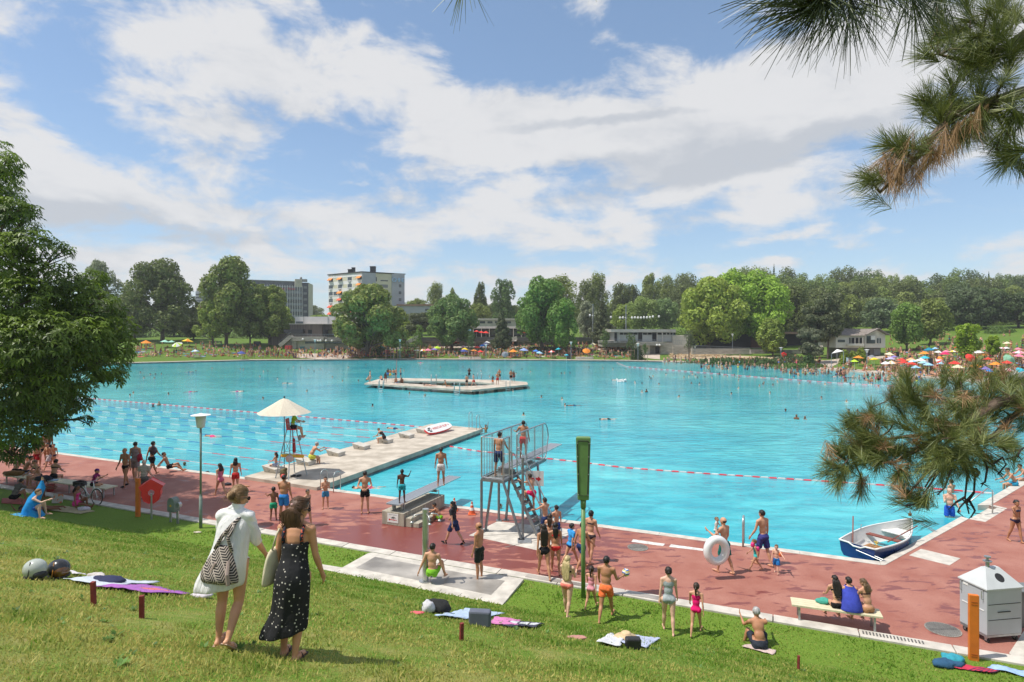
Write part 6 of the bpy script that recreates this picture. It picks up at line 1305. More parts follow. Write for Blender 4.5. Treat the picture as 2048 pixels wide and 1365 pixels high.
def tower():
 t=thing('diving_tower','grey steel diving tower with a caged platform, springboard and steep ladder','diving tower');Z=2.0;P1=at_z(963,959.5,Z);P2=P1+UX*.92;RT=1.62
 def Q(u,v,z=0):return P1+UX*u+AX*v+Vector((0,0,z))
 q=MB();q.bar(Q(0,0),Q(.92,0),.06,.10);q.bar(Q(0,0),Q(0,4.3),.06,.10);q.bar(Q(.92,0),Q(.92,4.3),.06,.10);q.bar(Q(0,1.5),Q(.92,1.5),.05,.08);q.bar(Q(0,4.3),Q(.92,4.3),.05,.08);q.build('frame',STEEL_D,t)
 q=MB();q.box(Q(.46,.75,-.0),(.86,1.44,.03),rz=math.atan2(UX.y,UX.x))
 q.build('platform_grating',mat('grating',(.17,.18,.17),.7,var=.3,scale=30),t)
 base=lambda x,y:at_z(x,y,0);g0=0
 legs=[(Q(0,0),Vector((P1.x,P1.y,0))),(Q(.45,0),at_z(971,1062)),(Q(.92,0),at_z(1043,1080)),(Q(0,1.5),Vector((Q(0,1.5).x,Q(0,1.5).y,0))),(Q(.5,1.5),at_z(1012,1041)),(Q(.92,4.2),Vector((Q(.92,4.2).x,Q(.92,4.2).y,-.5))),(Q(0,4.2),Vector((Q(0,4.2).x,Q(0,4.2).y,-.5)))]
 legs[5]=(Q(.95,3.3),at_z(1084,1046));legs[6]=(Q(.0,1.55),Vector((Q(0,1.55).x+.1,Q(0,1.55).y,0)))
 for a,b in legs[:6]:q=MB();q.tube([a,b],.052,12);q.box(b+Vector((0,0,.02)),(.22,.22,.03));q.build('leg',STEEL_D,t)
 q=MB();q.tube([at_z(1045.6,1079),at_z(1045.6,1079)+Vector((0,0,3.0))],.05,12);q.build('post',STEEL_D,t)
 def railing(path,top,bars,curve=None):
  q=MB();q.tube(path(top),.03,8);q.tube(path(.10),.022,8);q.build('handrail',STEEL,t)
 def side(u,v0,v1,name,rounded=True):
  q=MB();tp=[Q(u,v0,.1),Q(u,v0,RT-.03),Q(u,v0+.05,RT)]+[Q(u,v1-.35,RT)]
  if rounded:tp+=[Q(u,v1-.35+.5*math.sin(a),RT-.75*(1-math.cos(a)))for a in[.25,.5,.8,1.1,1.4]]+[Q(u,v1-.1,.25),Q(u,v1-.3,.08)]
  else:tp+=[Q(u,v1,RT),Q(u,v1,.1)]
  q.tube(tp,.030,8);q.tube([Q(u,v0,.10),Q(u,v1-.25,.10)],.022,8);q.build('handrail',STEEL,t)
  q=MB();n=int((v1-v0)/.125)
  for i in range(1,n):
   v=v0+(v1-v0)*i/n;topz=RT if v<v1-.3 else RT-.35;q.tube([Q(u,v,.10),Q(u,v,topz)],.0065 if i%7 else .024,6)
  q.build('bars',STEEL,t)
 side(0,0,4.35,'l');side(.92,1.25,4.45,'r')
 q=MB();q.tube([Q(0,0,.1),Q(0,0,RT),Q(.92,0,RT),Q(.92,0,0)],.03,8);q.tube([Q(0,0,.1),Q(.92,0,.1)],.022,8);q.tube([Q(.92,0,RT),Q(.92,.5,RT),Q(.92,.56,RT-.08),Q(.92,.56,0)],.03,8);q.tube([Q(.92,0,.1),Q(.92,.56,.1)],.02,8);q.build('handrail',STEEL,t)
 q=MB()
 for i in range(1,8):q.tube([Q(.92*i/8,0,.1),Q(.92*i/8,0,RT)],.0065,6)
 for i in range(1,5):q.tube([Q(.92,.11*i,.1),Q(.92,.11*i,RT)],.0065,6)
 q.build('bars',STEEL,t)
 q=MB();q.tube([Q(.92,1.25,.0),Q(.92,1.25,.98),Q(.92,1.35,1.05),Q(.92,1.5,1.0)],.026,8);q.tube([Q(1.0,.6,-.2),Q(1.0,.62,1.0)],.026,8);q.build('grab_rail',CHROME,t)
 q=MB();s=Q(.44,1.1,.22);e=Q(.44,6.9,.20);w=UX*.26;q.add([s-w,s+w,e+w,e-w]+[v+Vector((0,0,.04))for v in(s-w,s+w,e+w,e-w)],[(3,2,1,0),(4,5,6,7),(0,1,5,4),(1,2,6,5),(2,3,7,6),(3,0,4,7)]);b=q.build('board',mat('board_grip'),t)
 for sg in(-1,1):q=MB();q.bar(s+UX*sg*.275+Vector((0,0,.02)),e+UX*sg*.275+Vector((0,0,.02)),.03,.055);q.build('edge_rail',_M['alloy'],b)
 q=MB();q.tube([Q(.1,3.2,.12),Q(.78,3.2,.12)],.06,10);q.box(Q(.44,1.3,.1),(.7,.2,.16),rz=math.atan2(UX.y,UX.x));q.box(Q(.44,3.4,-.02),(.8,.7,.03),rz=math.atan2(UX.y,UX.x));q.build('fulcrum',STEEL_D,t)
 tp=Q(.95,.9,0);bt=at_z(1081,1070);dd=(bt-tp);st=thing('stair',None,None);st.parent=t
 for o in(0,.55):q=MB();q.bar(tp+AX*(o-.25),bt+AX*(o-.25),.05,.12);q.build('stringer',STEEL_D,st)
 for i in range(8):f=(i+.6)/8;p=tp+dd*f+AX*.025;q=MB();q.box(p,(.24,.52,.03),rz=math.atan2(UX.y,UX.x));q.build('tread',mat('grating'),st)
 for o in(-.27,.33):
  q=MB();up=Vector((.35,-.1,.62));q.tube([tp+AX*o+Vector((0,0,1.0)),tp+AX*o+Vector((.12,0,.95)),tp.lerp(bt,.5)+AX*o+up,tp.lerp(bt,.93)+AX*o+up,bt+AX*o+Vector((.12,0,.1))],.024,8);q.build('handrail',STEEL,st)
 q=MB();c=Q(1.1,2.6,-.42);q.box(c,(.75,.012,.62),rz=-.1);so=q.build('sign_board',WHT,t);R3=Matrix.Rotation(-.1,3,'Z');pf=lambda x,z:c+R3@Vector((x,-.012,z));q=MB();q.add([pf(.28,-.02),pf(.14,.09),pf(.14,.03),pf(-.26,.03),pf(-.26,-.07),pf(.14,-.07),pf(.14,-.13)],[(0,6,5,4,3,2,1)]);q.build('arrow',mat('sign_red_paint'),so)
 q=MB();q.box(at_z(1049,1083)+Vector((0,0,.02)),(.5,.5,.03));q.build('foot_plate',STEEL,t)
 return Q
TQ=tower()
#lifeguard chair, parasol
def guard_chair():
 t=thing('lifeguard_chair','tall steel lifeguard chair with a red seat on the near end of the pier','lifeguard chair');ft=[at_z(x,y,PZ)for x,y in((551,957),(577,961),(614,951),(589,945.5))];tz=2.42;cen=sum(ft,Vector())/4;tops=[cen+(f-cen)*.30+Vector((.0,0,tz))for f in ft]
 LB_=mat('pale_blue_steel',(.42,.47,.50),.4,metal=.4)
 for a,b in zip(ft,tops):q=MB();q.tube([a,b],.028,8);q.build('leg',LB_,t)
 for k in range(4):
  for f in(.30,.52,.74):q=MB();q.tube([ft[k].lerp(tops[k],f),ft[(k+1)%4].lerp(tops[(k+1)%4],f)],.014,6);q.build('rung' if k==2 else 'brace',LB_,t)
 q=MB();q.tube([ft[0].lerp(tops[0],.2),ft[1].lerp(tops[1],.8)],.012,6);q.tube([ft[0].lerp(tops[0],.8),ft[3].lerp(tops[3],.25)],.012,6);q.build('cross_brace',LB_,t)
 c=cen+Vector((.05,0,tz+.02-.0));q=MB();q.box((c.x,c.y,c.z),(.48,.46,.05));q.box((c.x-.24,c.y,c.z+.28),(.05,.46,.55),M=Matrix.Rotation(-.12,3,'Y'));q.build('seat',REDP,t,bevel=.02)
 q=MB();[q.tube([(c.x-.2,c.y+s*.26,c.z+.30),(c.x+.26,c.y+s*.26,c.z+.30),(c.x+.34,c.y+s*.26,c.z+.22),(c.x+.34,c.y+s*.26,c.z-.1)],.018,8)for s in(-1,1)];q.build('armrest',LB_,t)
 o=MB();a=ft[2].lerp(tops[2],.72)+Vector((-.25,-.08,0));o.cap(a+Vector((0,0,.15)),a+Vector((.02,0,-.45)),.07,.09,12);o.tube([a+Vector((0,0,.2)),a+Vector((-.05,0,.45)),a+Vector((.05,0,.6))],.01,5);o.build('rescue_tube',mat('dark_red_buoy',(.42,.02,.03),.45),label='dark red rescue tube hanging from the lifeguard chair',cat='rescue tube',smooth=True)
 o=MB();a=at_z(567,913.5,0);dz=cen.y;a=at_d(565,911.5,dz-.35);b=at_d(605,913,dz-.35);o.cap(a,b,.085,.085,12);o.build('rescue_tube',mat('yellow_buoy',(.75,.42,.02),.45),label='yellow rescue tube laid across the lifeguard chair',cat='rescue tube',smooth=True)
 o=MB();o.ball(at_d(579,918,dz-.5),(.22,.08,.19),12);o.build('coiled_line',mat('rope_mesh',(.55,.45,.42),.8,var=.4,scale=60),label='round bundle of coiled line under the yellow rescue tube',cat='coiled rope')
 o=MB();o.ball(at_d(599.5,876,dz-.3),(.09,.09,.16),10);o.build('loudhailer',mat('grey_cloth',(.28,.27,.25),.7),label='grey bag hanging at the arm of the lifeguard chair',cat='bag')
 u=thing('parasol','large cream parasol shading the lifeguard chair','parasol',(at_d(568.6,950,dz+.3).x,dz+.3,PZ));zp=zat(797,dz+.3)-PZ;zr=zat(826,dz+.3)-PZ;q=MB();q.tube([(0,0,0),(0,0,zp+.06)],.022,8);q.ball((0,0,zp+.07),.05,8);q.build('pole',DARKM,u)
 parasol_canopy(u,1.36,zr,zp,(.62,.55,.44),8,color2=None)
 for k in range(8):a=k*math.pi/4+.2;q=MB();q.tube([(0,0,zr-.1),(.66*math.cos(a),.66*math.sin(a),zr+(zp-zr)*.48)],.008,4);q.build('rib',DARKM,u)
 return c,cen
_canopies={}
def parasol_canopy(u,R,zr,zp,col,n=8,color2=None,name='canopy',tilt=0):
 q=MB();prof=[(0.02,1.0),(.16,.90),(.45,.58),(.75,.27),(1.0,0)]
 for i in range(n):
  a0,a1=i*2*math.pi/n+.2,(i+1)*2*math.pi/n+.2;mi=i%2 if color2 else 0
  grid=[]
  for r,z in prof:
   row=[]
   for f in(0,.25,.5,.75,1):
    a=a0+(a1-a0)*f;sag=1-.07*math.sin(math.pi*f)*r;row.append((R*r*sag*math.cos(a),R*r*sag*math.sin(a),zr+(zp-zr)*z-.02*math.sin(math.pi*f)*r))
   grid.append(row)
  vs=[p for r in grid for p in r];q.add(vs,[(5*r+c,5*r+c+1,5*(r+1)+c+1,5*(r+1)+c)for r in range(4)for c in range(4)],mi)
 m2=None
 if color2:m2=mat('panel_%d_%d_%d'%tuple(int(c*99)for c in color2),color2,.8)
 return q.build(name,[OBJ,m2]if color2 else[OBJ],u,smooth=True,color=col)
GCH=guard_chair()
#starting blocks
for i,(x,y)in enumerate([(548,944),(613,929),(673,911),(724,898),(771,885.5),(814,875.5),(848,866)]):
 p=at_z(x,y,PZ);t=thing('starting_block','starting block %d, %s'%(i+1,['under the dark-haired child nearest the lifeguard chair','under the man in yellow shorts','empty, beside the man in yellow shorts','empty, left of the bending woman','under the bending woman','empty, right of the bending woman','under the white rescue board'][i]),'starting block',p,math.atan2(AX.y,AX.x)-math.pi/2+.0,group='starting blocks along the pier');w,l,h0,h1=.70,.82,.22,.36
 q=MB();q.add([(-l/2,-w/2+.08,0),(l/2,-w/2+.08,0),(l/2,w/2-.08,0),(-l/2,w/2-.08,0),(-l/2-.12,-w/2,h1),(l/2,-w/2,h0),(l/2,w/2,h0),(-l/2-.12,w/2,h1)],[(3,2,1,0),(4,5,6,7),(0,1,5,4),(1,2,6,5),(2,3,7,6),(3,0,4,7)]);b=q.build('block',CONC_L,t,bevel=.015)
 text3d(str(i+1),.20,(-.0,-w/2+.02,.12),(math.radians(72),0,0),DARKM,t,'number')
#ropes
def float_line(pts,c1,c2,seg,r,label,name='float_line',z=-.215,gap=.12,sp=None,cat='lane rope',group=None,longer=None):
 P=[Vector((p.x,p.y,z))for p in pts];L_=[0]
 for a,b in zip(P,P[1:]):L_.append(L_[-1]+(b-a).length)
 def at(s):
  for i in range(len(P)-1):
   if s<=L_[i+1]:return P[i].lerp(P[i+1],(s-L_[i])/(L_[i+1]-L_[i]))
  return P[-1]
 q=MB();s=0;i=0;pts=[];rr=[];mi=[]
 while s<L_[-1]-seg:
  for f,k in((gap/2,.35),(gap/2+.03,1),(1-gap/2-.03,1),(1-gap/2,.35)):pts.append(at(s+seg*f));rr.append(r*k);mi.append(0 if i%2 else(2 if sp and s>L_[-1]-sp else 1))
  s+=seg;i+=1
 q.tube(pts,rr,7);q.m=[mi[min(j//7+1,len(mi)-1)]for j in range(len(q.f))]
 return q.build(name,[mat('white_float',(.50,.50,.49),.6),c2,c1],label=label,cat=cat,group=group)
REDF=mat('red_float',(.62,.04,.06),.4);BLUF=mat('blue_float',(.02,.12,.38),.4)
ld=Vector((-.899,.438,0))
main_end=at_z(852,855,-.2);float_line([at_z(170,796.5,-.2)+ld*30,at_z(170,796.5,-.2),at_z(500,824.5,-.2),main_end],REDF,REDF,.48,.062,'long red and white float line bounding the swimming lanes',cat='float line')
ends=[(516,942),(587,927.5),(634,913),(695,900),(733,888.5),(757,877),(806,867)]
nm_=['nearest the deck','second from the deck','third from the deck','fourth from the deck','fifth from the deck','sixth from the deck','nearest the red and white line']
for i,(x,y)in enumerate(ends):
 e=at_z(x,y,-.2);float_line([e+ld*52,e],REDF,BLUF,1.25,.024,'blue and white lane rope, the one %s'%nm_[i],name='lane_rope',gap=.04,sp=7.2,group='lane ropes left of the pier')
float_line([at_z(x,y,-.2)for x,y in[(899,893),(950,902),(1150,923.6),(1250,936),(1400,947),(1650,963),(1844,976),(1996,988)]],REDF,REDF,.42,.062,'red and white float line from the pier to the right-hand pool side',cat='float line')
float_line([at_z(x,y,-.2)for x,y in[(1233,725),(1252.6,733.3),(1400,745),(1512,754),(1671,766),(1792,772.4),(1900,781)]],REDF,REDF,.8,.048,'far red and white float line closing off the shallow bay',cat='float line')
#pool ladders
def hoop(t,p,dirw,h=.95,r=.022,down=.9,reach=.5):
 q=MB();p=Vector(p);d=Vector(dirw).normalized();pts=[p,p+Vector((0,0,h-.2))]+[p+d*(reach/2-reach/2*math.cos(a))+Vector((0,0,h-.2+.2*math.sin(a)))for a in[.5,1.0,1.57,2.1,2.6]]+[p+d*reach+Vector((0,0,h-.2)),p+d*reach+Vector((0,0,-down))];q.tube(pts,r,8);q.build('rail',CHROME,t,smooth=True)
wn=-nrm
t=thing('pool_ladder','steel pool ladder with two hooped rails right beside the pier','pool ladder');hoop(t,at_z(641,981),wn);hoop(t,at_z(667,985.5),wn)
for i in range(3):q=MB();a=at_z(641,981)+wn*.5;b=at_z(667,985.5)+wn*.5;q.tube([a+Vector((0,0,-.1-.25*i)),b+Vector((0,0,-.1-.25*i))],.02,6);q.build('rung',CHROME,t)
t=thing('pool_ladder','steel pool ladder with two hooped rails at the far end of the pier','pool ladder');pe=(p4[2]-p4[3]).normalized();hoop(t,at_z(938,857.5,PZ)-Vector((0,.0,0)),AX,1.25);hoop(t,at_z(953,860,PZ),AX,1.1)
t=thing('pool_ladder','single upright steel ladder rail at the pool edge beside the man in purple shorts','pool ladder');hoop(t,at_z(1486,1094),wn,1.02,.035)
for(x0,y0,x1,y1,lb,isd)in[(757,776,765.5,776.5,'white ladder at the left front of the bathing island',(0,-1,0)),(908,781,919,782,'white ladder at the front of the bathing island',(0,-1,0)),(863,762,873,762,'ladder on the inner side of the bathing island',(0,-1,0)),(955,759,963,759.5,'dark ladder at the back of the bathing island',(0,1,0)),(1012,775,1020,774,'ladder at the right front of the bathing island',(0,-1,0))]:
 t=thing('pool_ladder',lb,'pool ladder',group='ladders of the bathing island');a,b=at_z(x0,y0,IZ),at_z(x1,y1,IZ)
 if isd[1]<0 and y0>765:a,b=a+Vector((0,.6,0)),b+Vector((0,.6,0))
 hoop(t,a,isd,.9,.04);hoop(t,b,isd,.9,.04)
 for i in range(3):q=MB();q.tube([a+Vector(isd)*.5+Vector((0,0,-.1-.22*i)),b+Vector(isd)*.5+Vector((0,0,-.1-.22*i))],.035,5);q.build('rung',CHROME,t)
q=MB();a=at_z(793,761,IZ);q.tube([a,a+Vector((0,0,3.0))],.05,6);q.build('flag_pole',mat('pinkish_pole',(.45,.25,.22),.6),label='thin pole standing at the left end of the bathing island',cat='pole')
t=thing('step_handrail','steel handrail leading down the entry steps into the water','handrail');q=MB();a=at_z(1985,1027);q.tube([a,a+Vector((0,0,.95)),a+Vector((-.15,.1,1.02)),at_z(1940,1004,.6),at_z(1893,1019,-.0)+Vector((0,0,.1)),at_z(1893,1019,-.3)],.026,8);q.build('rail',CHROME,t,smooth=True)
#rescue board on the pier
def sup():
 a,b=at_z(851,865.5,PZ+.22),at_z(900,851,PZ+.35);d=(b-a).normalized();L_=(b-a).length;n=Vector((-d.y,d.x,0)).normalized();up=Vector((0,0,1));n2=(n*.86+up*.5).normalized();nn=d.cross(n2).normalized()
 t=thing('rescue_board','white rescue paddle board with red edge leaning on the last starting block','paddle board');st=[]
 def sec(z,k=1.0):
  return[a+d*L_*(.5-.5*math.cos(math.pi*i/15))+n2*s*.42*k*(math.sin(math.pi*i/15)**.55)+nn*z for s in(1,)for i in range(16)]+[a+d*L_*(.5-.5*math.cos(math.pi*i/15))-n2*.42*k*(math.sin(math.pi*i/15)**.55)+nn*z for i in range(14,0,-1)]
 A,B,D=sec(0),sec(.13),sec(.135,.9);k=len(A);q=MB();q.add(A+B,[tuple(range(k))[::-1]]+[(i,(i+1)%k,(i+1)%k+k,i+k)for i in range(k)]);q.build('edge',REDP,t);q=MB();q.add(B+D,[tuple(range(k,2*k))]+[(i,(i+1)%k,(i+1)%k+k,i+k)for i in range(k)]);dk=q.build('deck',WHT,t)
 M3=Matrix((d,n2,nn)).transposed();c=a+d*L_*.55+nn*.145;text3d('+ RESCUE SUP +',.30,c,M3.to_euler(),mat('sign_red_paint'),t,'lettering',.002)
 q=MB()
 for f,s in((.10,.0),(.16,.16),(.13,-.16)):q.box(a+d*L_*f+n2*s+nn*.15,(.22,.10,.02),M=M3)
 q.build('foot_pads',BLACK,t)
sup()
t=thing('backpack','olive and dark rucksack with a red ball beside the lifeguard chair','backpack');p=at_z(567,957,PZ);q=MB();q.ball(p+Vector((0,0,.22)),(.2,.16,.26),12);q.cap(p+Vector((-.05,0,.35)),p+Vector((.1,0,.45)),.12,.1);q.build('bag',mat('olive_cloth',(.12,.10,.045),.9,var=.3,scale=9),t,smooth=True);q=MB();q.ball(p+Vector((.05,-.2,.14)),.13,12);q.build('red_pocket',mat('buoy_red'),t,smooth=True)
q=MB()
for dx in(0,.28):q.ball(at_z(586,954,PZ)+Vector((dx,dx*.2,.05)),(.16,.07,.06),10,M=Matrix.Rotation(.5+dx,3,'Z'))
q.build('sandals',BLACK,smooth=True,label='pair of black sandals on the pier under the lifeguard chair',cat='sandals')
#rowing boat
def boat():
 T0=(at_z(1679,1082,.28)+at_z(1750,1098,.28))/2;Bw=at_z(1822,1036,.5);d=Vector((Bw.x-T0.x,Bw.y-T0.y,0));L_=d.length;d.normalize();t=thing('rowing_boat','white rowing boat with a dark blue hull moored in the pool corner','boat',(T0.x,T0.y,-.22),math.atan2(d.y,d.x))
 N=15;secs=[]
 for i in range(N+1):
  f=i/N;x=L_*f;hw=.60*(1-.0*f)*(1+.30*math.sin(math.pi*min(1,f*1.25))*.9)*(1-max(0,(f-.42)/.58)**2.3);hw=max(.015,hw);zg=.50+.10*(f-.35)**2+.26*max(0,f-.3)**1.6;kb=-.12+.30*max(0,f-.72)**1.5*3
  secs.append((x,hw,zg,kb))
 prof=[(0,0),(.35,.02),(.70,.14),(.90,.42),(1.0,1.0)]
 def ring(s,inset=0,dz=0):x,hw,zg,kb=s;h=zg-kb;hw=max(.008,hw-inset);return[(x,sg*hw*a,kb+h*b+(dz if b<1 else 0))for sg,seq in((-1,prof[::-1]),(1,prof[1:]))for a,b in seq]
 q=MB();R_=[ring(s)for s in secs];k=len(R_[0]);vs=[v for r in R_ for v in r];fs=[(i*k+j,(i+1)*k+j,(i+1)*k+j+1,i*k+j+1)for i in range(N)for j in range(k-1)];q.v+=vs;q.f+=fs;q.m+=[0 if(j not in(0,k-2,1,k-3))else 1 for i in range(N)for j in range(k-1)]
 q.add([R_[0][j]for j in range(k)],[tuple(range(k))],1)
 NAVY=mat('navy_hull',(.012,.035,.14),.25,var=.1);q.build('hull',[mat('hull_bottom',(.60,.58,.52),.5,var=.12),NAVY],t)
 q=MB();R2=[ring((s[0]+(.04 if i==0 else 0),s[1],s[2],s[3]),.045,.05)for i,s in enumerate(secs)];vs=[v for r in R2 for v in r];q.add(vs,[(i*k+j+1,(i+1)*k+j+1,(i+1)*k+j,i*k+j)for i in range(N)for j in range(k-1)]);q.add([R2[0][j]for j in range(k)],[tuple(range(k))[::-1]]);q.build('inner_shell',mat('boat_white',(.72,.71,.68),.35,var=.05),t,smooth=True)
 q=MB()
 for sg in(-1,1):q.tube([(s[0],sg*s[1],s[2])for s in secs],.030,8)
 q.tube([(0,-secs[0][1],secs[0][2]),(0,-.28,secs[0][2]-.01),(0,-.12,secs[0][2]-.09),(0,.12,secs[0][2]-.09),(0,.28,secs[0][2]-.01),(0,secs[0][1],secs[0][2])],.030,8);q.build('gunwale',mat('boat_white'),t,smooth=True)
 WD=mat('varnished_wood',(.33,.17,.07),.5,var=.3,scale=4,stretch=(.3,8,1));q=MB()
 for i in range(8):q.box((1.0,-.42+i*.12,.04),(1.75,.10,.02))
 q.build('floor_boards',WD,t);RW=mat('red_brown_wood',(.20,.055,.035),.45,var=.2);q=MB();q.box((L_*.52,0,.32),(.26,1.36,.035));q.build('thwart',RW,t);q=MB();q.prism([(L_*.68,-.56),(L_*.68,.56),(L_*.86,.28),(L_*.86,-.28)],.34,.37);q.build('bow_seat',mat('boat_white'),t);q=MB();q.box((.22,0,.30),(.38,1.02,.03));q.build('stern_seat',mat('boat_white'),t)
 q=MB();q.tube([(.75,.52,.03),(1.35,.80,1.05)],.022,8);q.box((.62,.46,-.02),(.02,.14,.4));q.build('oar',RW,t);q=MB();q.tube([(1.55,-.30,.38),(3.0,-.66,.78)],.020,8);q.build('oar',RW,t)
 for sg in(-1,1):q=MB();q.tube([(L_*.40,sg*.66,.56),(L_*.40,sg*.66,.66),(L_*.40+.05,sg*.66,.72)],.012,6);q.build('rowlock',STEEL_D,t)
 q=MB();q.box((L_-.08,0,.86),(.12,.08,.10));q.tube([(L_-.08,0,.85),(L_-.08,0,1.0)],.02,6);q.build('bow_cleat',mat('brown_brass',(.20,.12,.05),.5),t)
 q=MB();rr=random.Random(2);q.tube([(1.9+rr.uniform(-.1,.1),.25+rr.uniform(-.1,.1),.07+.01*i)for i in range(12)],.012,5);q.build('yellow_rope',mat('yellow_rope_m',(.7,.5,.05),.7),t)
 for p0,p1,lb in(((T0.x,T0.y,.12),at_z(1765,1121,.03),'pair of steel mooring rods at the stern of the rowing boat'),((Bw.x,Bw.y,.5),at_z(1868,1062,.03),'pair of steel mooring rods at the bow of the rowing boat')):
  m=MB();o=Vector((.06,.05,0));m.tube([Vector(p0)-o,p1-o],.014,6);m.tube([Vector(p0)+o,p1+o],.014,6);m.box(p1+Vector((0,0,-.01)),(.18,.12,.02));m.build('mooring_rods',CHROME,label=lb,cat='mooring rod')
boat()
#grey wheeled bin
def bin_():
 m0=at_z(1974,1288.7);rz=math.radians(9);t=thing('wheeled_bin','big grey metal bin on castors with a pyramid roof and a round hole','bin',m0,rz);w,dp,z0,z1=1.0,.76,.20,1.34
 q=MB();q.box((w/2,dp/2,(z0+z1)/2),(w,dp,z1-z0));b=q.build('body',GREYP,t,bevel=.012)
 q=MB();e=.03;zr=1.72;q.add([(-e,-e,z1),(w+e,-e,z1),(w+e,dp+e,z1),(-e,dp+e,z1),(.30,dp*.42,zr),(.70,dp*.42,zr),(.70,dp*.58,zr),(.30,dp*.58,zr),(-e,-e,z1-.03),(w+e,-e,z1-.03),(w+e,dp+e,z1-.03),(-e,dp+e,z1-.03)],[(0,1,5,4),(1,2,6,5),(2,3,7,6),(3,0,4,7),(4,5,6,7),(8,9,1,0),(9,10,2,1),(10,11,3,2),(11,8,0,3),(11,10,9,8)]);lid=q.build('lid',mat('light_grey_paint',(.52,.53,.53),.45,var=.05),t)
 q=MB();nv=Vector((0,-(zr-z1),dp*.42+e)).normalized();M3=nv.to_track_quat('Z','Y').to_matrix();q.lathe([(.0,0),(.115,0),(.115,.004)][::-1],Vector((.52,dp*.20,z1+(zr-z1)*.50))+nv*.003,20,M=M3);q.build('opening',SHADEW,lid)
 q=MB();q.tube([(.42,dp/2,zr-.02),(.42,dp/2,zr+.16)],.045,12);q.lathe([(.10,zr+.14),(.10,zr+.16)],(.42,dp/2,0),16);q.lathe([(.075,zr+.24),(.075,zr+.27)],(.42,dp/2,0),16);q.tube([(.42,dp/2,zr+.16),(.42,dp/2,zr+.25)],.03,10);q.build('ash_cap',STEEL,lid)
 for z in(.57,.95):q=MB();q.box((w/2,-.003,z),(w*.92,.008,.014));q.build('seam',DARKM,b)
 q=MB();q.box((w*.48,-.012,.76),(w*.36,.02,.014));q.build('handle',DARKM,b)
 for y in(.10,dp-.06):q=MB();q.tube([(-.002,y,1.28),(-.05,y,1.26),(-.05,y,1.06),(-.002,y,1.04)],.011,6);q.build('handle',CHROME,b)
 q=MB();q.box((-.005,dp/2,.78),(.010,dp*.8,.02));q.build('door_joint',WHT,b);q=MB();q.box((-.006,dp-.18,1.25),(.008,.14,.06));q.build('label_plate',WHT,b)
 q=MB();q.box((w/2,dp/2,z0-.03),(w*.98,dp*.98,.05));q.build('chassis',STEEL,t)
 for x,y in((.08,.08),(w-.12,.08),(.08,dp-.1),(w-.12,dp-.1)):
  c=thing('castor',None,None,(x,y,0));c.parent=t;q=MB();q.tube([(-.02,0,.07),(.02,0,.07)],.07,14);q.build('wheel',RUBBER,c);q=MB();q.box((0,0,.13),(.07,.09,.06));q.box((.03,0,.1),(.008,.06,.1));q.box((-.03,0,.1),(.008,.06,.1));q.build('fork',STEEL,c)
bin_()
q=MB();a=at_z(2046,1258);q.box((a.x+.35,a.y+.3,.45),(.7,.5,.9));q.box((a.x+.35,a.y+.3,.93),(.78,.58,.05));q.build('metal_cabinet',mat('dark_grey_cabinet',(.16,.17,.17),.5),label='dark grey metal cabinet cut off by the right edge behind the bin',cat='cabinet',bevel=.01)
q=MB();P=[at_z(x,y,.01)for x,y in((2018,1307),(2048,1262),(2100,1270),(2100,1340),(2046,1325))];q.add(P,[tuple(range(5))]);q.build('paved_path',CONC_L,kind='structure')
#grey slipway at the far right of the pool
t=thing('footbridge','pale grey concrete ramp at the far right side of the pool','ramp');q=MB();a,b=at_d(1985,764,84),at_d(2060,742,92);q.bar(a,b,2.5,.35);q.build('slab',CONC,t);q=MB();q.bar(a+Vector((0,-1.2,.3)),b+Vector((0,-1.2,.3)),.1,.5);q.build('parapet',CONC_L,t);q=MB();[q.box(tuple(a.lerp(b,f)[:2])+(a.lerp(b,f).z/2-.4,),(.4,2,max(.4,a.lerp(b,f).z+.6)))for f in(.1,.5,.9)];q.build('pier',CONC_D,t)
#cloths on the lawn
def cloth_piece(corners,cols,label,name='towel',amp=.02,cat='towel',n=(16,10),lift=.02,pat=None,seed=1,ground=None):
 gf=ground or(lambda x,y:G(x,y));c=[gf(x,y)for x,y in corners];rng=np.random.default_rng(seed);q=MB();nx,ny=n
 for j in range(ny+1):
  for i in range(nx+1):
   f,g_=i/nx,j/ny;p=c[0].lerp(c[1],f).lerp(c[3].lerp(c[2],f),g_);z=amp*(.6+mnoise.noise(Vector((p.x*3.2,p.y*3.2,seed)))+.5*mnoise.noise(Vector((p.x*9,p.y*9,seed))))
   e=.035 if i in(0,nx)or j in(0,ny)else 0;q.v.append((p.x+e*mnoise.noise(Vector((p.x*7,p.y*7,3))),p.y+e*mnoise.noise(Vector((p.x*7,p.y*7,8))),p.z+lift+max(0,z)))
 for j in range(ny):
  for i in range(nx):q.f.append((j*(nx+1)+i,j*(nx+1)+i+1,(j+1)*(nx+1)+i+1,(j+1)*(nx+1)+i));q.m.append(pat(i/nx,j/ny)if pat else 0)
 ms=[mat('cloth_%02d_%02d_%02d'%tuple(int(v*99)for v in k),k,.9,var=.12,scale=12,bump=.4,bscale=50)for k in cols]
 o=q.build(name,ms,smooth=True,label=label,cat=cat);s=o.modifiers.new('thick','SOLIDIFY');s.thickness=.008;s.offset=1;return o
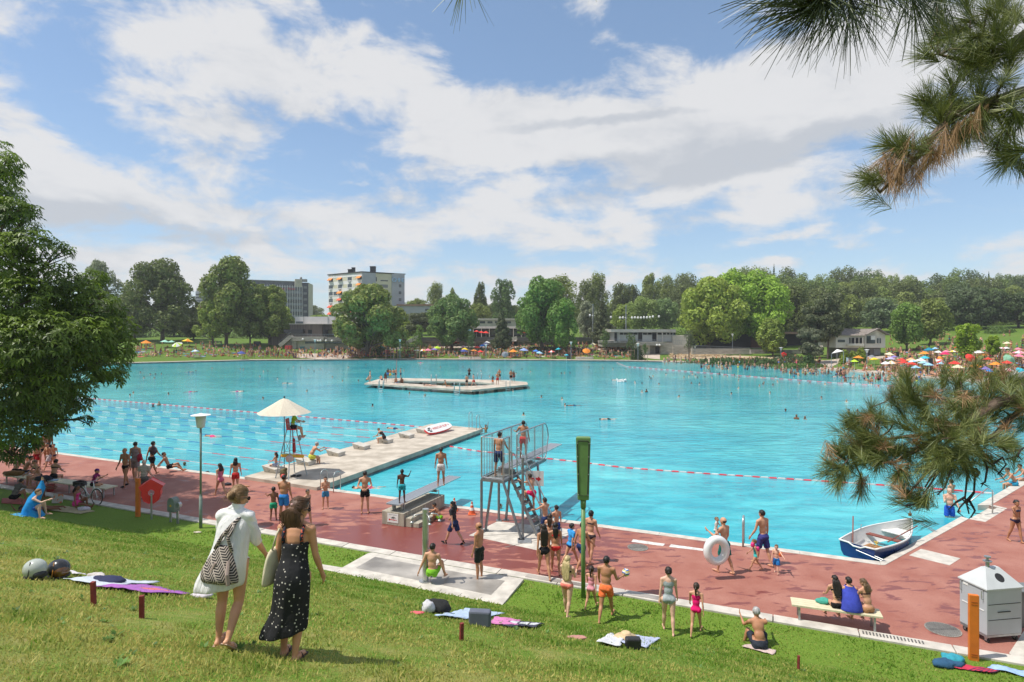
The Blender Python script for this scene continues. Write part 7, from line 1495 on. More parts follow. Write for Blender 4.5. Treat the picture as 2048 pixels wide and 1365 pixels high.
def lump(px,py,r,col,label,name,cat,sc=(1,.8,.5),seed=1,loc=None,amp=.35,parent=None):
 p=loc if loc is not None else G(px,py);q=MB();q.ball((0,0,0),(r*sc[0],r*sc[1],r*sc[2]),20)
 q.v=[tuple(Vector(v)*(1+amp*mnoise.noise(Vector(v)*(2.2/r)+Vector((seed,0,0)))))for v in q.v];m=mat('cloth_%02d_%02d_%02d'%tuple(int(v*99)for v in col),col,.9,var=.15,scale=10,bump=.4,bscale=40)
 return q.build(name,m,parent,smooth=True,loc=(p.x,p.y,p.z+r*sc[2]*.75),label=label,cat=cat)
cloth_piece([(128,1163),(205,1178),(320,1172),(192,1158)],[(.52,.56,.62)],'crumpled pale blue-white blanket behind the red stakes',amp=.03,seed=3)
cloth_piece([(188,1176),(300,1192),(380,1192),(290,1175)],[(.36,.12,.42),(.62,.16,.16)],'purple beach towel with a coral patch beside the pale blanket',amp=.03,seed=5,pat=lambda f,g_:1 if .35<f<.7 and .3<g_<.75 else 0)
cloth_piece([(134,1147),(150,1156),(172,1158),(150,1149)],[(.62,.58,.60)],'small white cloth beside the black helmet',amp=.03,n=(8,5));lump(193,1157,.10,(.55,.50,.47),'white trainer lying behind the dark clothes','shoe','shoe',(1.4,.6,.5));lump(210,1168,.17,(.02,.025,.07),'dark navy heap of clothes on the pale blanket','clothes_heap','clothes',(1.5,.8,.35),4);lump(403,1196,.09,(.62,.56,.60),'pair of white and pink shoes at the end of the purple towel','shoes','shoes',(1.6,.8,.5),2)
def helmet(px,py,col,label,visor):
 p=G(px,py);t=thing('helmet',label,'helmet',p,group='two scooter helmets on the grass');q=MB();r=.138;q.ball((0,0,r*.93),(r*1.08,r,r),24)
 q.v=[v if v[2]>.03 else(v[0],v[1],.03)for v in q.v];q.build('shell',mat('helmet_%d'%int(col[0]*99),col,.25,var=.03,coat=.3),t,smooth=True)
 q=MB();q.ball((.05,-.02,r*.80),(r*.78,r*.88,r*.72),20)if visor else q.ball((.085,-.03,r*.55),(r*.52,r*.70,r*.45),20);q.build('lining' if not visor else 'visor',mat('visor_amber',(.12,.05,.01),.1,spec=.8)if visor else BLACK,t,smooth=True);q=MB();q.tube([(-.0,-r*.98,.05),(.02,-r*1.0,r),(.0,-r*.6,r*1.84)],.006,6);q.build('trim',mat('trim_orange',(.6,.25,.03),.4)if visor else BLACK,t);q=MB();q.lathe([(r*.98,.02),(r*1.0,.035),(r*.98,.05)],n=24,sx=1.08);q.build('rim',BLACK,t)
helmet(70,1157,(.42,.45,.40),'pale greenish white scooter helmet, the left one on the grass',False);helmet(117,1156,(.025,.025,.027),'matt black scooter helmet with an amber visor',True)
for i,(x,yb,yt,lb)in enumerate([(187,1210,1164,'short dark red stake by the purple towel'),(283.5,1240,1192,'short dark red stake left of the woman in white'),(923,1283,1247,'short dark red stake before the striped towels'),(1597,1342,1312,'short dark red stake right of the seated old man')]):
 p=G(x,yb);h=(yb-yt)/F*p.y;q=MB();q.box((0,0,h/2-.05),(.05,.045,h+.1),M=Matrix.Rotation(.03*(i-1),3,'Y'));q.build('wooden_stake',mat('stake_red',(.20,.025,.022),.7,var=.25,scale=9),loc=p,label=lb,cat='stake',group='red stakes in the lawn',bevel=.005,rz=.3*i)
cloth_piece([(868,1237),(960,1243),(1010,1230),(930,1222)],[(.42,.52,.68)],'pale blue striped towel on the lawn below the shower',amp=.03,seed=8,pat=None)
cloth_piece([(975,1250),(1035,1256),(1042,1243),(990,1240)],[(.62,.20,.42)],'pink towel between the blue and the black-and-white ones',amp=.03,seed=9);cloth_piece([(1005,1256),(1070,1259),(1088,1250),(1020,1247)],[(.04,.04,.07),(.6,.6,.62)],'dark blue and white patterned towel, rightmost of the row',amp=.03,seed=10,pat=lambda f,g_:1 if .3<g_<.75 and(int(f*16)%5)else 0)
q=MB();p=G(960,1252);q.box((0,0,.13),(.36,.16,.26));q.build('cool_bag',mat('grey_blue_cloth',(.11,.12,.16),.8),loc=p,label='grey-blue cool bag standing on the striped towel',cat='bag',bevel=.03,rz=-.1)
lump(870,1226,.22,(.015,.015,.015),'black heap of clothes at the left end of the towels','clothes_heap','clothes',(1.2,.8,.6),7);lump(857,1226,.14,(.6,.58,.6),'white and red bag with handles beside the black clothes','beach_bag','bag',(.8,.7,.9),9);lump(833,1228,.07,(.65,.12,.14),'coral flip-flops left of the black heap','flip_flops','sandals',(1.8,.7,.3),3)
cloth_piece([(1192,1290),(1240,1298),(1248,1283),(1222,1272)],[(.62,.62,.64)],'white cushion-like towel left of the straw hat',amp=.05,seed=21,n=(10,8));cloth_piece([(1240,1292),(1292,1300),(1322,1281),(1262,1276)],[(.46,.50,.66)],'lavender patterned towel right of the straw hat',amp=.04,seed=22)
t=thing('straw_hat','straw hat lying on the white towel','hat',G(1252,1284));q=MB();q.lathe([(.24,.05),(.23,.07),(.10,.09),(.09,.17),(.05,.19),(.0,.19)],n=18);q.build('hat',mat('straw',(.58,.42,.24),.9,var=.15,scale=30),t,smooth=True)
q=MB();q.box((0,0,.10),(.26,.14,.20));q.build('handbag',BLACK,loc=G(1266,1299),label='small black handbag with tan straps before the straw hat',cat='bag',bevel=.03);lump(1153,1278,.10,(.45,.22,.18),'small reddish crumpled shoes on the grass','shoes','shoes',(1.8,.7,.3),12)
lump(395,1066,.10,(.55,.48,.38),'pale flat stone-like cloth on the grass beside the lamp foot','cloth_scrap','cloth',(1.6,.8,.25),5)
lump(1905,1327,.26,(.03,.28,.36),'turquoise towel heaped on top of the dark blue one','towel_heap','towel',(1.0,.7,.45),3);lump(1893,1333,.22,(.02,.08,.16),'dark blue heaped towel at the lower right','towel_heap','towel',(1.5,.8,.4),6);cloth_piece([(1900,1338),(1985,1351),(2002,1345),(1930,1334)],[(.50,.03,.07),(.10,.02,.06)],'red towel with dark stripes at the lower right',amp=.03,pat=lambda f,g_:int(f*16)%2 if f>.4 else 0);cloth_piece([(1975,1340),(2050,1358),(2080,1350),(1985,1336)],[(.30,.44,.68)],'light blue towel at the lower right corner',amp=.05,seed=31)
cloth_piece([(1484,1296),(1545,1312),(1552,1304),(1498,1290)],[(.55,.42,.38)],'pinkish towel under the seated old man',amp=.02,seed=41)
t=lump(0,0,.18,(.05,.33,.25),'crumpled green towel on the cream bench','towel','towel',(1.0,.75,.4),8,loc=at_z(1647,1206,.45))
cloth_piece([(2,1008),(60,1012),(52,1000),(5,998)],[(.42,.10,.08)],'reddish blanket under the man at the left margin',amp=.01);cloth_piece([(20,1031),(45,1036),(70,1032),(40,1027)],[(.05,.30,.55)],'blue towel edge under the person in the blue towel',amp=.01,n=(8,5));cloth_piece([(88,1021),(160,1030),(190,1024),(130,1014)],[(.40,.34,.20)],'light patterned towel under the person lying prone',amp=.015)
q=MB();p=G(112,1007);q.add([(-.20,0,0),(.20,0,0),(.27,.04,.38),(-.16,.04,.42),(-.20,.14,0),(.20,.14,0),(.25,.12,.36),(-.17,.12,.4)],[(0,1,2,3),(5,4,7,6),(1,5,6,2),(4,0,3,7),(4,5,1,0)]);q.build('shopping_bag',mat('bag_print',(.62,.55,.52),.6,col2=(.70,.18,.06),scale=7,lo=.52,hi=.56),loc=p,label='white and orange shopping bag standing on the shaded grass',cat='bag')
lump(168,1022,.2,(.55,.50,.55),'white and pink heap of clothes beside the woman in pink','clothes_heap','clothes',(1.3,.7,.5),14);lump(100,963,.3,(.015,.02,.04),'dark bag lying on the long bench','bag','bag',(1.4,.6,.5),15,loc=at_z(88,962,.45));lump(30,950,.3,(.22,.11,.03),'brown bag at the left end of the long bench','bag','bag',(1.8,.6,.45),16,loc=at_z(27,951,.45));lump(0,0,.2,(.30,.42,.55),'pale blue towel on the long bench','towel','towel',(1.4,.8,.2),17,loc=at_z(105,962,.45));lump(0,0,.16,(.5,.5,.58),'folded white cloth on the long bench','cloth','cloth',(1.5,.7,.35),18,loc=at_z(50,949,.45))
q=MB();p=at_z(101,983);q.lathe([(.15,0),(.18,.30),(.18,.32)],n=16);q.build('bucket',mat('dark_red_plastic',(.30,.02,.02),.5),loc=p,label='dark red bucket standing under the long bench',cat='bucket');lump(447,972,.15,(.03,.03,.04),'dark bag at the pool edge behind the walking couple','bag','bag',(1.4,.6,.5),19,loc=at_z(455,971));lump(488,973,.1,(.45,.22,.12),'pair of tan shoes at the pool edge','shoes','shoes',(2,.6,.4),20,loc=at_z(491,974))
#people near the camera
PO={'st':dict(lean=0,la=(3,8,10),ra=(3,8,10)),'wl':dict(lean=5,la=(-20,7,12),ra=(24,7,20),ll=(26,1,5,12),rl=(-20,1,16,-24)),'wr':dict(lean=5,ra=(-20,7,12),la=(24,7,20),rl=(26,1,5,12),ll=(-20,1,16,-24)),'ws':dict(lean=3,la=(-8,7,8),ra=(12,7,14),ll=(14,1,4,6),rl=(-12,1,10,-12)),'fold':dict(lean=0,la=(28,4,98,55),ra=(28,4,98,55)),'back':dict(lean=0,la=(-18,18,-48,-72),ra=(-18,18,-48,-72)),'sb':dict(lean=12,bend=8,la=(28,8,35,10),ra=(28,8,35,10),ll=(86,6,84,0),rl=(86,6,84,0)),'sg':dict(lean=22,bend=14,la=(62,8,22,12),ra=(62,8,22,12),ll=(127,10,122,-6),rl=(127,10,122,-6)),'sbk':dict(lean=-24,la=(-40,14,4),ra=(-40,14,4),ll=(108,8,78,10),rl=(96,8,40,20)),'sit':dict(lean=4,la=(10,12,6),ra=(10,12,6),ll=(88,8,10,60),rl=(88,8,10,60)),'edge':dict(lean=18,bend=16,la=(34,6,34),ra=(34,6,34),ll=(80,6,84,0),rl=(78,6,78,0)),'climb':dict(lean=20,la=(75,6,30),ra=(60,6,40),ll=(88,4,96,0),rl=(12,4,14,0)),}
def W_(*a,**k):return dict(PO[a[0]],**k)
FL_,K1=dict(fem=1),dict(kid=.8,thin=.92)
def per(px,py,yt,yaw,pose,skin,hair,clothes,label,z=None,H=None,lh=None,group=None,ground='low',zoff=0,fem=0,kid=0,fat=1.0,thin=1.0,loc=None,voxel=.021,**kw):
 p=loc if loc is not None else(G(px,py)if z is None else at_z(px,py,z));po=W_(pose,**kw)if isinstance(pose,str)else dict(pose,**kw)
 po.update(fem=fem,kid=kid,fat=fat,thin=thin);H=H or(py-yt)/F*p.y*1.02
 return make_person((p.x,p.y,p.z),yaw,H,po,skin,hair,clothes,label,group,voxel,ground,zoff,lh)
SH,HR='short_hair','hair'
RED,BLU,NAV,BLK,GRN,LIM,TUR,WHI,ORA,PNK,GRY=(.55,.03,.03),(.03,.16,.50),(.02,.035,.11),(.012,.012,.014),(.02,.32,.17),(.22,.55,.02),(.02,.35,.42),(.68,.67,.65),(.75,.17,.04),(.70,.03,.20),(.30,.32,.34)
per(25,931,880,-95,'wl',OLV,(HR,HDB),[('bottoms',BLK),('top',BLK)],'woman in a black bikini walking at the left margin behind the chestnut leaves',fem=1)
per(52,938,889,5,'st',TAN,(SH,HDB),[('trunks',NAV)],'child seen from behind between the bench sitters and the pool',kid=.6)
per(73,945,882,170,'ws',TAN,(SH,HDB),[('shorts',(.36,.01,.015))],'stout man in dark red swim shorts standing behind the long bench',fat=1.15,ra=(25,8,90,30))
per(86,934,869,-160,'st',OLV,(HR,HDB),[('bottoms',BLK),('top',(.3,.25,.2))],'woman in a bikini behind the stout man in dark red shorts',fem=1);per(97,929,863,175,'st',BRN,(SH,HBL),[('shorts',BLK)],'tall dark-skinned man behind the group at the long bench')
per(97,940,885,160,'wl',TAN,(SH,HDB),[('long_shorts',(.50,.44,.46))],'boy in pale patterned shorts right of the stout man',kid=.4);per(108,933,888,190,'ws',TAN,(SH,HBR),[('trunks',NAV)],'small boy in dark trunks, rightmost standing by the long bench',kid=.8)
sz=.45
for x,y,yaw,sk,hr,hc,cl,lb,k in[(30,946,-10,OLV,SH,HBL,[('shorts',BLK)],'man with a broad bare back seated leftmost on the long bench',dict(fat=1.1,lean=24)),(49,948,-50,OLV,SH,HBL,[('shorts',(.05,.05,.06))],'second bare-backed man on the long bench, looking right',dict(fat=1.1,lean=18)),(78,955,150,TAN,HR,HLB,[('top',BLK),('bottoms',BLK)],'woman in black resting on the long bench beside the dark bag',dict(fem=1)),(107,957,5,TAN,HR,HBL,[('high_bottoms',BLK),('top',BLK)],'curly dark-haired woman in a black two-piece seated on the long bench',dict(fem=1,fat=1.1))]:
 per(x,y,0,yaw,'sb',sk,(hr,hc),cl,lb,z=sz,H=1.72,ground='seat',**dict(k))
per(186,972,0,-80,'sb',TAN,(SH,HDB),[('shirt',(.26,.02,.12)),('shorts',BLK),('headcap',(.12,.02,.20))],'boy in a magenta shirt and purple cap seated at the end of the long bench',z=sz,H=1.45,ground='seat',kid=.6,la=(40,6,80),ra=(40,6,80))
per(27,1005,0,-15,'sg',OLV,(SH,HBR),[('shirt',(.16,.14,.12)),('shorts',BLK)],'man in a patterned grey shirt sitting on the lawn at the left margin',H=1.75)
per(68,1001,0,-60,'sg',BRN,(HR,HBL),[('swimsuit',BLK)],'dark-haired woman sitting behind the blue towel',H=1.65,fem=1)
t,J,o=per(62,1036,0,-75,'sg',PALE,(HR,HLB),[('dress',(.03,.10,.35))],'person wrapped in a bright blue towel sitting on the sunlit edge of the lawn',H=1.72,fem=1,la=(165,5,10),ra=(62,8,50),lean=10)
q=MB();o3=Vector(o);lev=[(J['wrl']+o3+Vector((0,0,.03)),.03,.03),(J['ell']+o3,.08,.14),(J['shl']+o3+Vector((.1,-.06,.0)),.20,.20),(J['chest']+o3+Vector((0,-.05,-.05)),.25,.20),(J['waist']+o3+Vector((0,-.04,-.1)),.29,.24),(Vector((0,.05,.04)),.36,.36)]
for k,(c,rx,ry)in enumerate(lev):q.v+=[tuple(c+Vector((rx*math.cos(a)*(1+.10*math.sin(a*5+k)),ry*math.sin(a),0)))for a in[i*math.pi/10 for i in range(20)]]
q.f+=[(20*k+i,20*k+(i+1)%20,20*(k+1)+(i+1)%20,20*(k+1)+i)for k in range(5)for i in range(20)];q.m=[0]*len(q.f);q.build('towel_wrap',OBJ,t,smooth=True,color=(.015,.22,.50))
lyp=dict(lean=62,bend=-22,la=(52,10,60),ra=(52,10,60),ll=(-2,5,4,-60),rl=(-2,5,4,-60))
def lying(px,py,yaw,prone,skin,hair,cl,label,H=1.65,fem=1,z=None,lh=None,**k):
 t,J,o=per(px,py,0,0,dict(lean=0,la=(8,12,10)if not prone else(165,20,80),ra=(8,12,10)if not prone else(165,20,80),ll=(2,5,4,-50)if prone else(12,6,22,-10),rl=(2,5,4,-50)if prone else(40,6,75,-10)),skin,hair,cl,label,H=H,z=z,fem=fem,lh=lh,**k)
 t.rotation_euler=Euler((math.radians(-88 if prone else 88),0,math.radians(yaw)),'XYZ');t.location.z+=.10;return t
lying(130,1020,100,True,BRN,(SH,HBL),[('bottoms',(.18,.05,.06))],'dark-haired person lying prone on a towel beside the woman in pink')
per(152,1018,0,-85,'sit',BRN,(HR,HBL),[('swimsuit',(.60,.05,.22)),('shorts',(.60,.05,.22))],'woman in bright pink sitting on the shaded grass by the bicycle',H=1.62,fem=1,ll=(120,8,118,0),lh=('shoulder',HBL))
per(251,973,897,165,'ws',OLV,('bald_rim',HBR),[('trunks',BLK),('shoes',BLK)],'bald man in black trunks and flip-flops walking towards the camera',fat=1.1);per(270,961,885,10,'ws',TAN,(SH,HDB),[('dress',(.28,.22,.22))],'woman in a patterned grey dress with a red bag, seen from behind',fem=1,fat=1.15)
lump(0,0,.2,(.45,.01,.04),'red shoulder bag of the woman in the patterned dress','shoulder_bag','bag',(.7,.4,1),3,loc=at_d(279,921,at_z(270,961).y-.1))
per(288,998,922,5,'st',PALE,('bald_rim',HGR),[('shirt',(.40,.35,.30)),('trousers',(.10,.09,.085)),('shoes',(.03,.03,.03))],'old man in a beige shirt and grey trousers behind the red lifebuoy housing',fat=1.1,ra=(10,8,40));per(304,953,883,-20,'wl',OLV,(SH,HBL),[('shorts',BLK)],'man in black shorts with a bag on his back walking away at the pool edge')
lump(0,0,.2,(.09,.06,.07),'dark rucksack on the back of the man in black shorts','backpack','backpack',(.9,.5,1.2),5,loc=at_d(306,909,at_z(304,953).y-.18))
per(338,944,0,-75,'sbk',OLV,(SH,HBL),[('shorts',BLK)],'man in black shorts leaning back on his hands at the pool edge',H=1.75)
per(441,993,927,55,'wl',TAN,(HR,HBL),[('swimsuit',(.55,.14,.22))],'girl in a pink patterned swimsuit walking hand in hand at the left',fem=.4,kid=.3,lh=('shoulder',HBL));per(471,985,917,20,'ws',TAN,(HR,HBL),[('shorts',RED)],'long-haired man in red shorts hand in hand with the girl in pink',lh=('shoulder',HBL))
per(547,1041,975,20,'st',BRN,(SH,HBL),[('shorts',GRN)],'little boy in green shorts beside the man in blue shorts',kid=.9,la=(60,20,40));per(568,1040,952,-5,'st',OLV,(SH,HBL),[('long_shorts',(.03,.20,.55))],'heavy man in blue shorts seen from behind above the women',fat=1.22,z=0,la=(30,8,40))
per(614,1052,980,-115,'ws',TAN,(SH,HBR),[('swimsuit',(.12,.09,.07))],'woman in a colourful dark swimsuit right of the walking women',fem=1,fat=1.08);per(651,1018,955,195,'fold',TAN,(SH,HDB),[('shorts',(.05,.25,.45))],'boy with folded arms in blue-yellow shorts by the ladder',kid=.5)
per(730,1027,944,8,'back',TAN,(SH,HDB),[('shorts',BLK)],'man in black shorts with hands behind his back watching the pool')
zb=.86;per(804,1006,940,0,'st',DRK,(SH,HBL),[('shorts',TUR)],'dark-skinned boy in turquoise shorts standing on the low springboard',z=zb,kid=.3,ra=(70,20,130,20));per(882,972,896,5,'st',OLV,(SH,HDB),[('shorts',(.62,.60,.58))],'boy in white and red shorts at the tip of the low springboard',z=.92,kid=.15,fat=1.05)
per(880,1043,0,70,'sg',OLV,(SH,HBL),[('shorts',LIM)],'small boy in neon green trunks crouching beside the concrete block',H=1.25,kid=.8)
per(908,1090,1003,62,'wl',TAN,(SH,HBL),[('shirt',(.035,.035,.04)),('long_shorts',NAV),('socks',BLK),('shoes',BLK),('headcap',BLK)],'man in a black cap, dark shirt and blue shorts striding left',lh=('shoulder',HBL))
per(958,1160,1048,65,'st',OLV,('bald_rim',HBL),[('long_shorts',(.02,.025,.02))],'balding man in black swim shorts standing left of the diving tower',fat=1.12)
per(864,1166,0,-12,'sit',TAN,(SH,HDB),[('shorts',(.20,.48,.03))],'man in lime green shorts sitting on the shower pad, seen from behind',z=.1,H=1.78,ll=(114,8,108,-8),rl=(120,12,116,-8),la=(-10,22,4),ra=(8,16,10))
per(1014,950,857,-25,'climb',OLV,(SH,HDB),[('long_shorts',NAV)],'man in navy shorts climbing onto the tower platform',H=1.72,lean=8,la=(10,10,10),ra=(30,12,10),ll=(0,3,3,0),rl=(24,4,44,0),loc=TQ(.45,.55,.04))
per(1064,910,838,-8,'st',OLV,(SH,HDB),[('shorts',RED)],'boy in red shorts on the high springboard of the tower',H=1.6,loc=TQ(.42,3.0,.27),la=(30,30,60))
pz=TQ(.95,.9,0).lerp(at_z(1081,1070),.66);per(0,0,0,38,'climb',TAN,(SH,HDB),[('shorts',(.62,.02,.10))],'boy in crimson shorts climbing the tower ladder',H=1.45,kid=.3,loc=pz+Vector((.05,.05,.1)),lean=16)
pz=at_z(1092,1087);per(0,0,0,40,'ws',TAN,(SH,HDB),[('shorts',NAV)],'boy holding the ladder rail at the foot of the diving tower',H=1.55,kid=.2,loc=pz+Vector((.0,.4,0)),ra=(80,5,10),la=(60,5,10));per(1113,1089,1012,25,'st',TAN,(SH,HBL),[('shorts',(.02,.05,.22))],'thin boy in blue shorts waiting behind the others at the ladder',kid=.3,thin=.92)
per(1100,1112,1030,-15,'st',TAN,(HR,HBR),[('bottoms',WHI),('top',WHI)],'girl with long brown hair in white between ladder and green post',fem=.8,lh=('long',HBR));per(1088,1157,1049,8,'wl',OLV,(HR,HDB),[('high_bottoms',BLK),('top',WHI)],'woman with long curly dark hair, black bottoms and white top walking',fem=1,lh=('very_long',HDB))
per(1111,1147,1047,0,'ws',OLV,(HR,HBL),[('bottoms',RED),('top',RED)],'girl in a red bikini with a dark ponytail',fem=.9,lh=('long',HBL),head=(-30,0));per(1141,1132,1047,-62,'wr',TAN,(SH,HBL),[('shirt',(.04,.28,.62)),('trunks',NAV)],'boy in a light blue bathing shirt walking right',kid=.3)
per(1181,1125,1023,-35,'ws',TAN,(HR,HBL),[('bottoms',(.05,.035,.04)),('top',(.05,.035,.04))],'woman in a dark bikini partly hidden by the green post',fem=1,lh=('low_bun',HBL));per(1163,1143,1065,-50,'wl',OLV,(SH,HDB),[('shorts',NAV)],'man hidden behind the green post, only a flip-flop foot showing',H=1.6)
per(1134,1231,1114,-28,'ws',PALE,(HR,HBD),[('bottoms',(.75,.20,.16)),('top',BLK)],'blonde woman in coral bottoms and black top walking on the lawn',fem=1,fat=1.16,lh=('very_long',HBD),la=(18,6,80,20),ra=(18,6,80,20));per(1182,1217,1133,-30,'wr',TAN,(HR,HBR),[('swimsuit',(.72,.30,.36))],'little girl in a pink swimsuit right of the green post',kid=.9,lh=('pony',HBR))
t,J,o=per(1212,1241,1113,-20,'wr',OLV,(SH,HBL),[('shorts',(.80,.17,.05))],'muscular man in orange shorts carrying a volleyball',fat=1.06,ra=(12,16,82,-10))
hp=Matrix.Translation(t.location)@Matrix.Rotation(t.rotation_euler.z,4,'Z');bp=hp@(J['har']+Vector(o)+Vector((.02,.12,.02)))
q=MB();q.ball((0,0,0),.105,20)
for f_i in range(len(q.f)):q.m[f_i]=(f_i//20+(f_i%20)//7)%3
q.build('volleyball',[mat('ball_blue',(.03,.12,.45),.4),mat('ball_white',(.75,.75,.72),.4),mat('ball_yellow',(.7,.55,.05),.4)],smooth=True,loc=bp,label='blue, white and yellow volleyball in the hand of the man in orange shorts',cat='ball')
per(1337,1266,1137,-12,'ws',PALE,(HR,HDB),[('swimsuit',(.34,.37,.38))],'woman in a light grey swimsuit walking away on the lawn',fem=1,lh=('low_bun',HDB));per(1392,1270,1167,-25,'wr',TAN,(HR,HBR),[('swimsuit',(.70,.01,.14))],'girl in a hot pink swimsuit with a ponytail',kid=.4,fem=.2,lh=('pony',HBR),thin=.95)
t,J,o=per(1449,1147,1037,35,'ws',TAN,('bald_rim',HDB),[('long_shorts',(.01,.14,.12))],'bald man in dark green shorts carrying a toddler and a white swim ring',la=(30,20,90,20),ra=(10,18,20));cm=Matrix.Translation(t.location)@Matrix.Rotation(t.rotation_euler.z,4,'Z')
tp=cm@Vector((-.22,.16,1.05));per(0,0,0,-120,'sit',PALE,(SH,HLB),[('shirt',(.55,.50,.46)),('trunks',(.03,.30,.28))],'toddler carried on the arm of the bald man',H=.82,kid=1.3,loc=tp,ll=(60,20,60,0),rl=(50,20,60,0),la=(40,10,90))
t2=thing('swim_ring','big white inflatable swim ring in front of the bald man','swim ring',at_d(1434,1102,at_z(1449,1147).y-.45),.15);q=MB();q.tube([(.30*math.cos(a),.03,.34*math.sin(a))for a in[i*math.pi/20 for i in range(40)]],.125,16,closed=True);q.build('ring',mat('vinyl_white',(.74,.74,.74),.25,var=.03,coat=.2),t2,smooth=True);q=MB();q.tube([(.12,-.1,-.1),(.14,-.13,-.1)],.012,6);q.build('valve',WHT,t2)
per(1511,1142,1072,75,'wl',TAN,(HR,HLB),[('swimsuit',(.05,.40,.38))],'little girl with pink armbands walking left',kid=1.1,H=1.02);per(1526,1131,1022,25,'ws',TAN,(SH,HBL),[('long_shorts',(.05,.05,.20))],'man in purple-blue shorts leading two small children',la=(10,12,20),ra=(5,12,10))
per(1553,1147,1090,150,'ws',PALE,(SH,HLB),[('long_shorts',(.02,.16,.45))],'toddler boy with orange armbands and blue shorts',kid=1.2,la=(60,30,10))
for(x,y,c,n)in[(1505,1090,PNK,'left pink armband of the little girl'),(1515,1098,PNK,'right pink armband of the little girl'),(1548,1104,ORA,'left orange armband of the toddler boy'),(1561,1109,ORA,'right orange armband of the toddler boy')]:q=MB();q.tube([(0,0,-.07),(0,0,-.04),(0,0,.04),(0,0,.07)],[.04,.058,.058,.04],12);q.build('armband',OBJS,loc=at_d(x,y,at_z(1530,1143).y+.02),color=c,label=n,cat='armband',smooth=True)
for x,H,sk,hc,cl,lb,lh in[(1679,1.5,TAN,HDB,[('bottoms',BLK),('top',BLK)],'girl with long wet brown hair, leftmost of the three on the cream bench',('very_long',HDB)),(1707,1.5,TAN,HDB,[],'child wrapped in a royal blue towel in the middle of the bench',None),(1741,1.52,TAN,HLB,[('bottoms',(.40,.20,.10)),('top',(.12,.06,.04))],'blonde-brown girl in a patterned bikini, rightmost on the cream bench',('shoulder',HLB))]:
 f=(x-1584)/(1766.7-1584);p=at_z(1584,1209.5,.45).lerp(at_z(1766.7,1235,.45),f)+BRn*.2;t,J,o=per(0,0,0,-8 if x!=1741 else 10,'sb',sk,(HR,hc),cl,lb,loc=p+Vector((0,0,0)),H=H,ground='seat',fem=.6,lh=lh,head=(20 if x==1741 else 0,12),lean=10)
 if not lh:
  q=MB();o3=Vector(o);lev=[(J['neck']+o3+Vector((0,0,.03)),.10,.10),(J['neck']+o3+Vector((0,0,-.05)),.19,.12),(J['chest']+o3,.20,.16),(J['waist']+o3,.21,.19),(o3+Vector((0,-.02,-.02)),.26,.24),(o3+Vector((0,.0,-.09)),.27,.25)]
  for k,(c,rx,ry)in enumerate(lev):q.v+=[tuple(c+Vector((rx*math.cos(a)*(1+.05*math.sin(a*6+k)),ry*math.sin(a),0)))for a in[i*math.pi/10 for i in range(20)]]
  q.f+=[(20*k+i,20*k+(i+1)%20,20*(k+1)+(i+1)%20,20*(k+1)+i)for k in range(5)for i in range(20)];q.m=[0]*len(q.f);q.build('towel_wrap',OBJ,t,smooth=True,color=(.05,.07,.42))
per(1520,1299,0,-5,'sg',OLV,(SH,HGR),[('long_shorts',(.03,.035,.05))],'grey-haired old man sitting on the lawn with his bare back to the camera',H=1.76,la=(50,14,75,20),ra=(58,16,20),thin=.95,lean=16,ground='seat',ll=(118,12,112,-10),rl=(118,12,112,-10))
per(2031,1085,1001,190,'ws',OLV,(HR,HBL),[('bottoms',(.03,.02,.05)),('top',(.05,.05,.10))],'woman in a dark blue bikini walking towards the camera at the right',fem=1,ra=(50,10,120,30),lh=('low_bun',HBL))
per(1897,1026,0,165,'st',PALE,('bald_rim',HGR),[('long_shorts',(.02,.10,.50))],'old man in blue shorts wading out by the entry steps',H=1.74,loc=at_z(1899,1034,-.2)+Vector((0,0,-.52)),la=(20,10,10),ra=(30,8,110,20),fat=1.08)
per(1906,0,0,20,'st',TAN,(SH,HDB),[('trunks',NAV)],'man with broad bare shoulders standing deep in the water by the float line',H=1.75,loc=at_z(1903,985,-.2)+Vector((0,0,-1.12)),ra=(30,20,120,10))
per(2026,972,0,75,'edge',TAN,(SH,HBL),[('shorts',(.02,.26,.42))],'man in turquoise-blue shorts sitting on the right pool edge',H=1.75,loc=at_z(2030,972,.0),ground='seat',zoff=.02)
per(2050,965,0,80,'edge',TAN,(SH,HBR),[('shorts',GRY)],'person cut off by the right margin sitting on the pool edge',H=1.7,loc=at_z(2053,962,.0),ground='seat',zoff=.02)
per(0,0,0,-78,'sb',TAN,(SH,HDB),[('shirt',(.30,.50,.02)),('shorts',(.02,.02,.03))],'lifeguard in a lime green shirt sitting high on the red chair',H=1.72,loc=GCH[0]+Vector((.02,0,.03)),ground='seat',lean=2,la=(35,8,50,20),ra=(35,8,50,20),ll=(78,6,70,0),rl=(78,6,70,0))
def on_block(i,px,py,yaw,H,sk,hair,cl,lb,h=.34,**k):per(0,0,0,yaw,'edge',sk,hair,cl,lb,H=H,loc=at_z(px,py,PZ)+Vector((0,0,h)),ground='seat',**k)
on_block(1,552,944,80,1.25,TAN,(HR,HBL),[('shorts',(.35,.38,.55))],'child with dark hair in pale shorts sitting on starting block one',lean=0,bend=0,kid=.6,lh=('shoulder',HBL));on_block(2,622,929,-55,1.8,TAN,(SH,HGR),[('shorts',(.62,.62,.08))],'man in yellow shorts sitting on starting block two',fat=1.15,la=(50,8,60,20),ra=(50,8,60,20))
on_block(5,768,888,62,1.62,TAN,(SH,HLB),[('swimsuit',(.03,.02,.02))],'woman in a dark swimsuit bending forward on starting block five',fem=1,lean=30,bend=24,head=(0,25))
per(0,0,0,160,'st',OLV,(SH,HDB),[],'boy holding on to the end of the pier from the water',H=1.5,kid=.3,loc=at_z(971,862,0)+Vector((0,.5,-1.1)),la=(150,10,30),ra=(100,20,60))
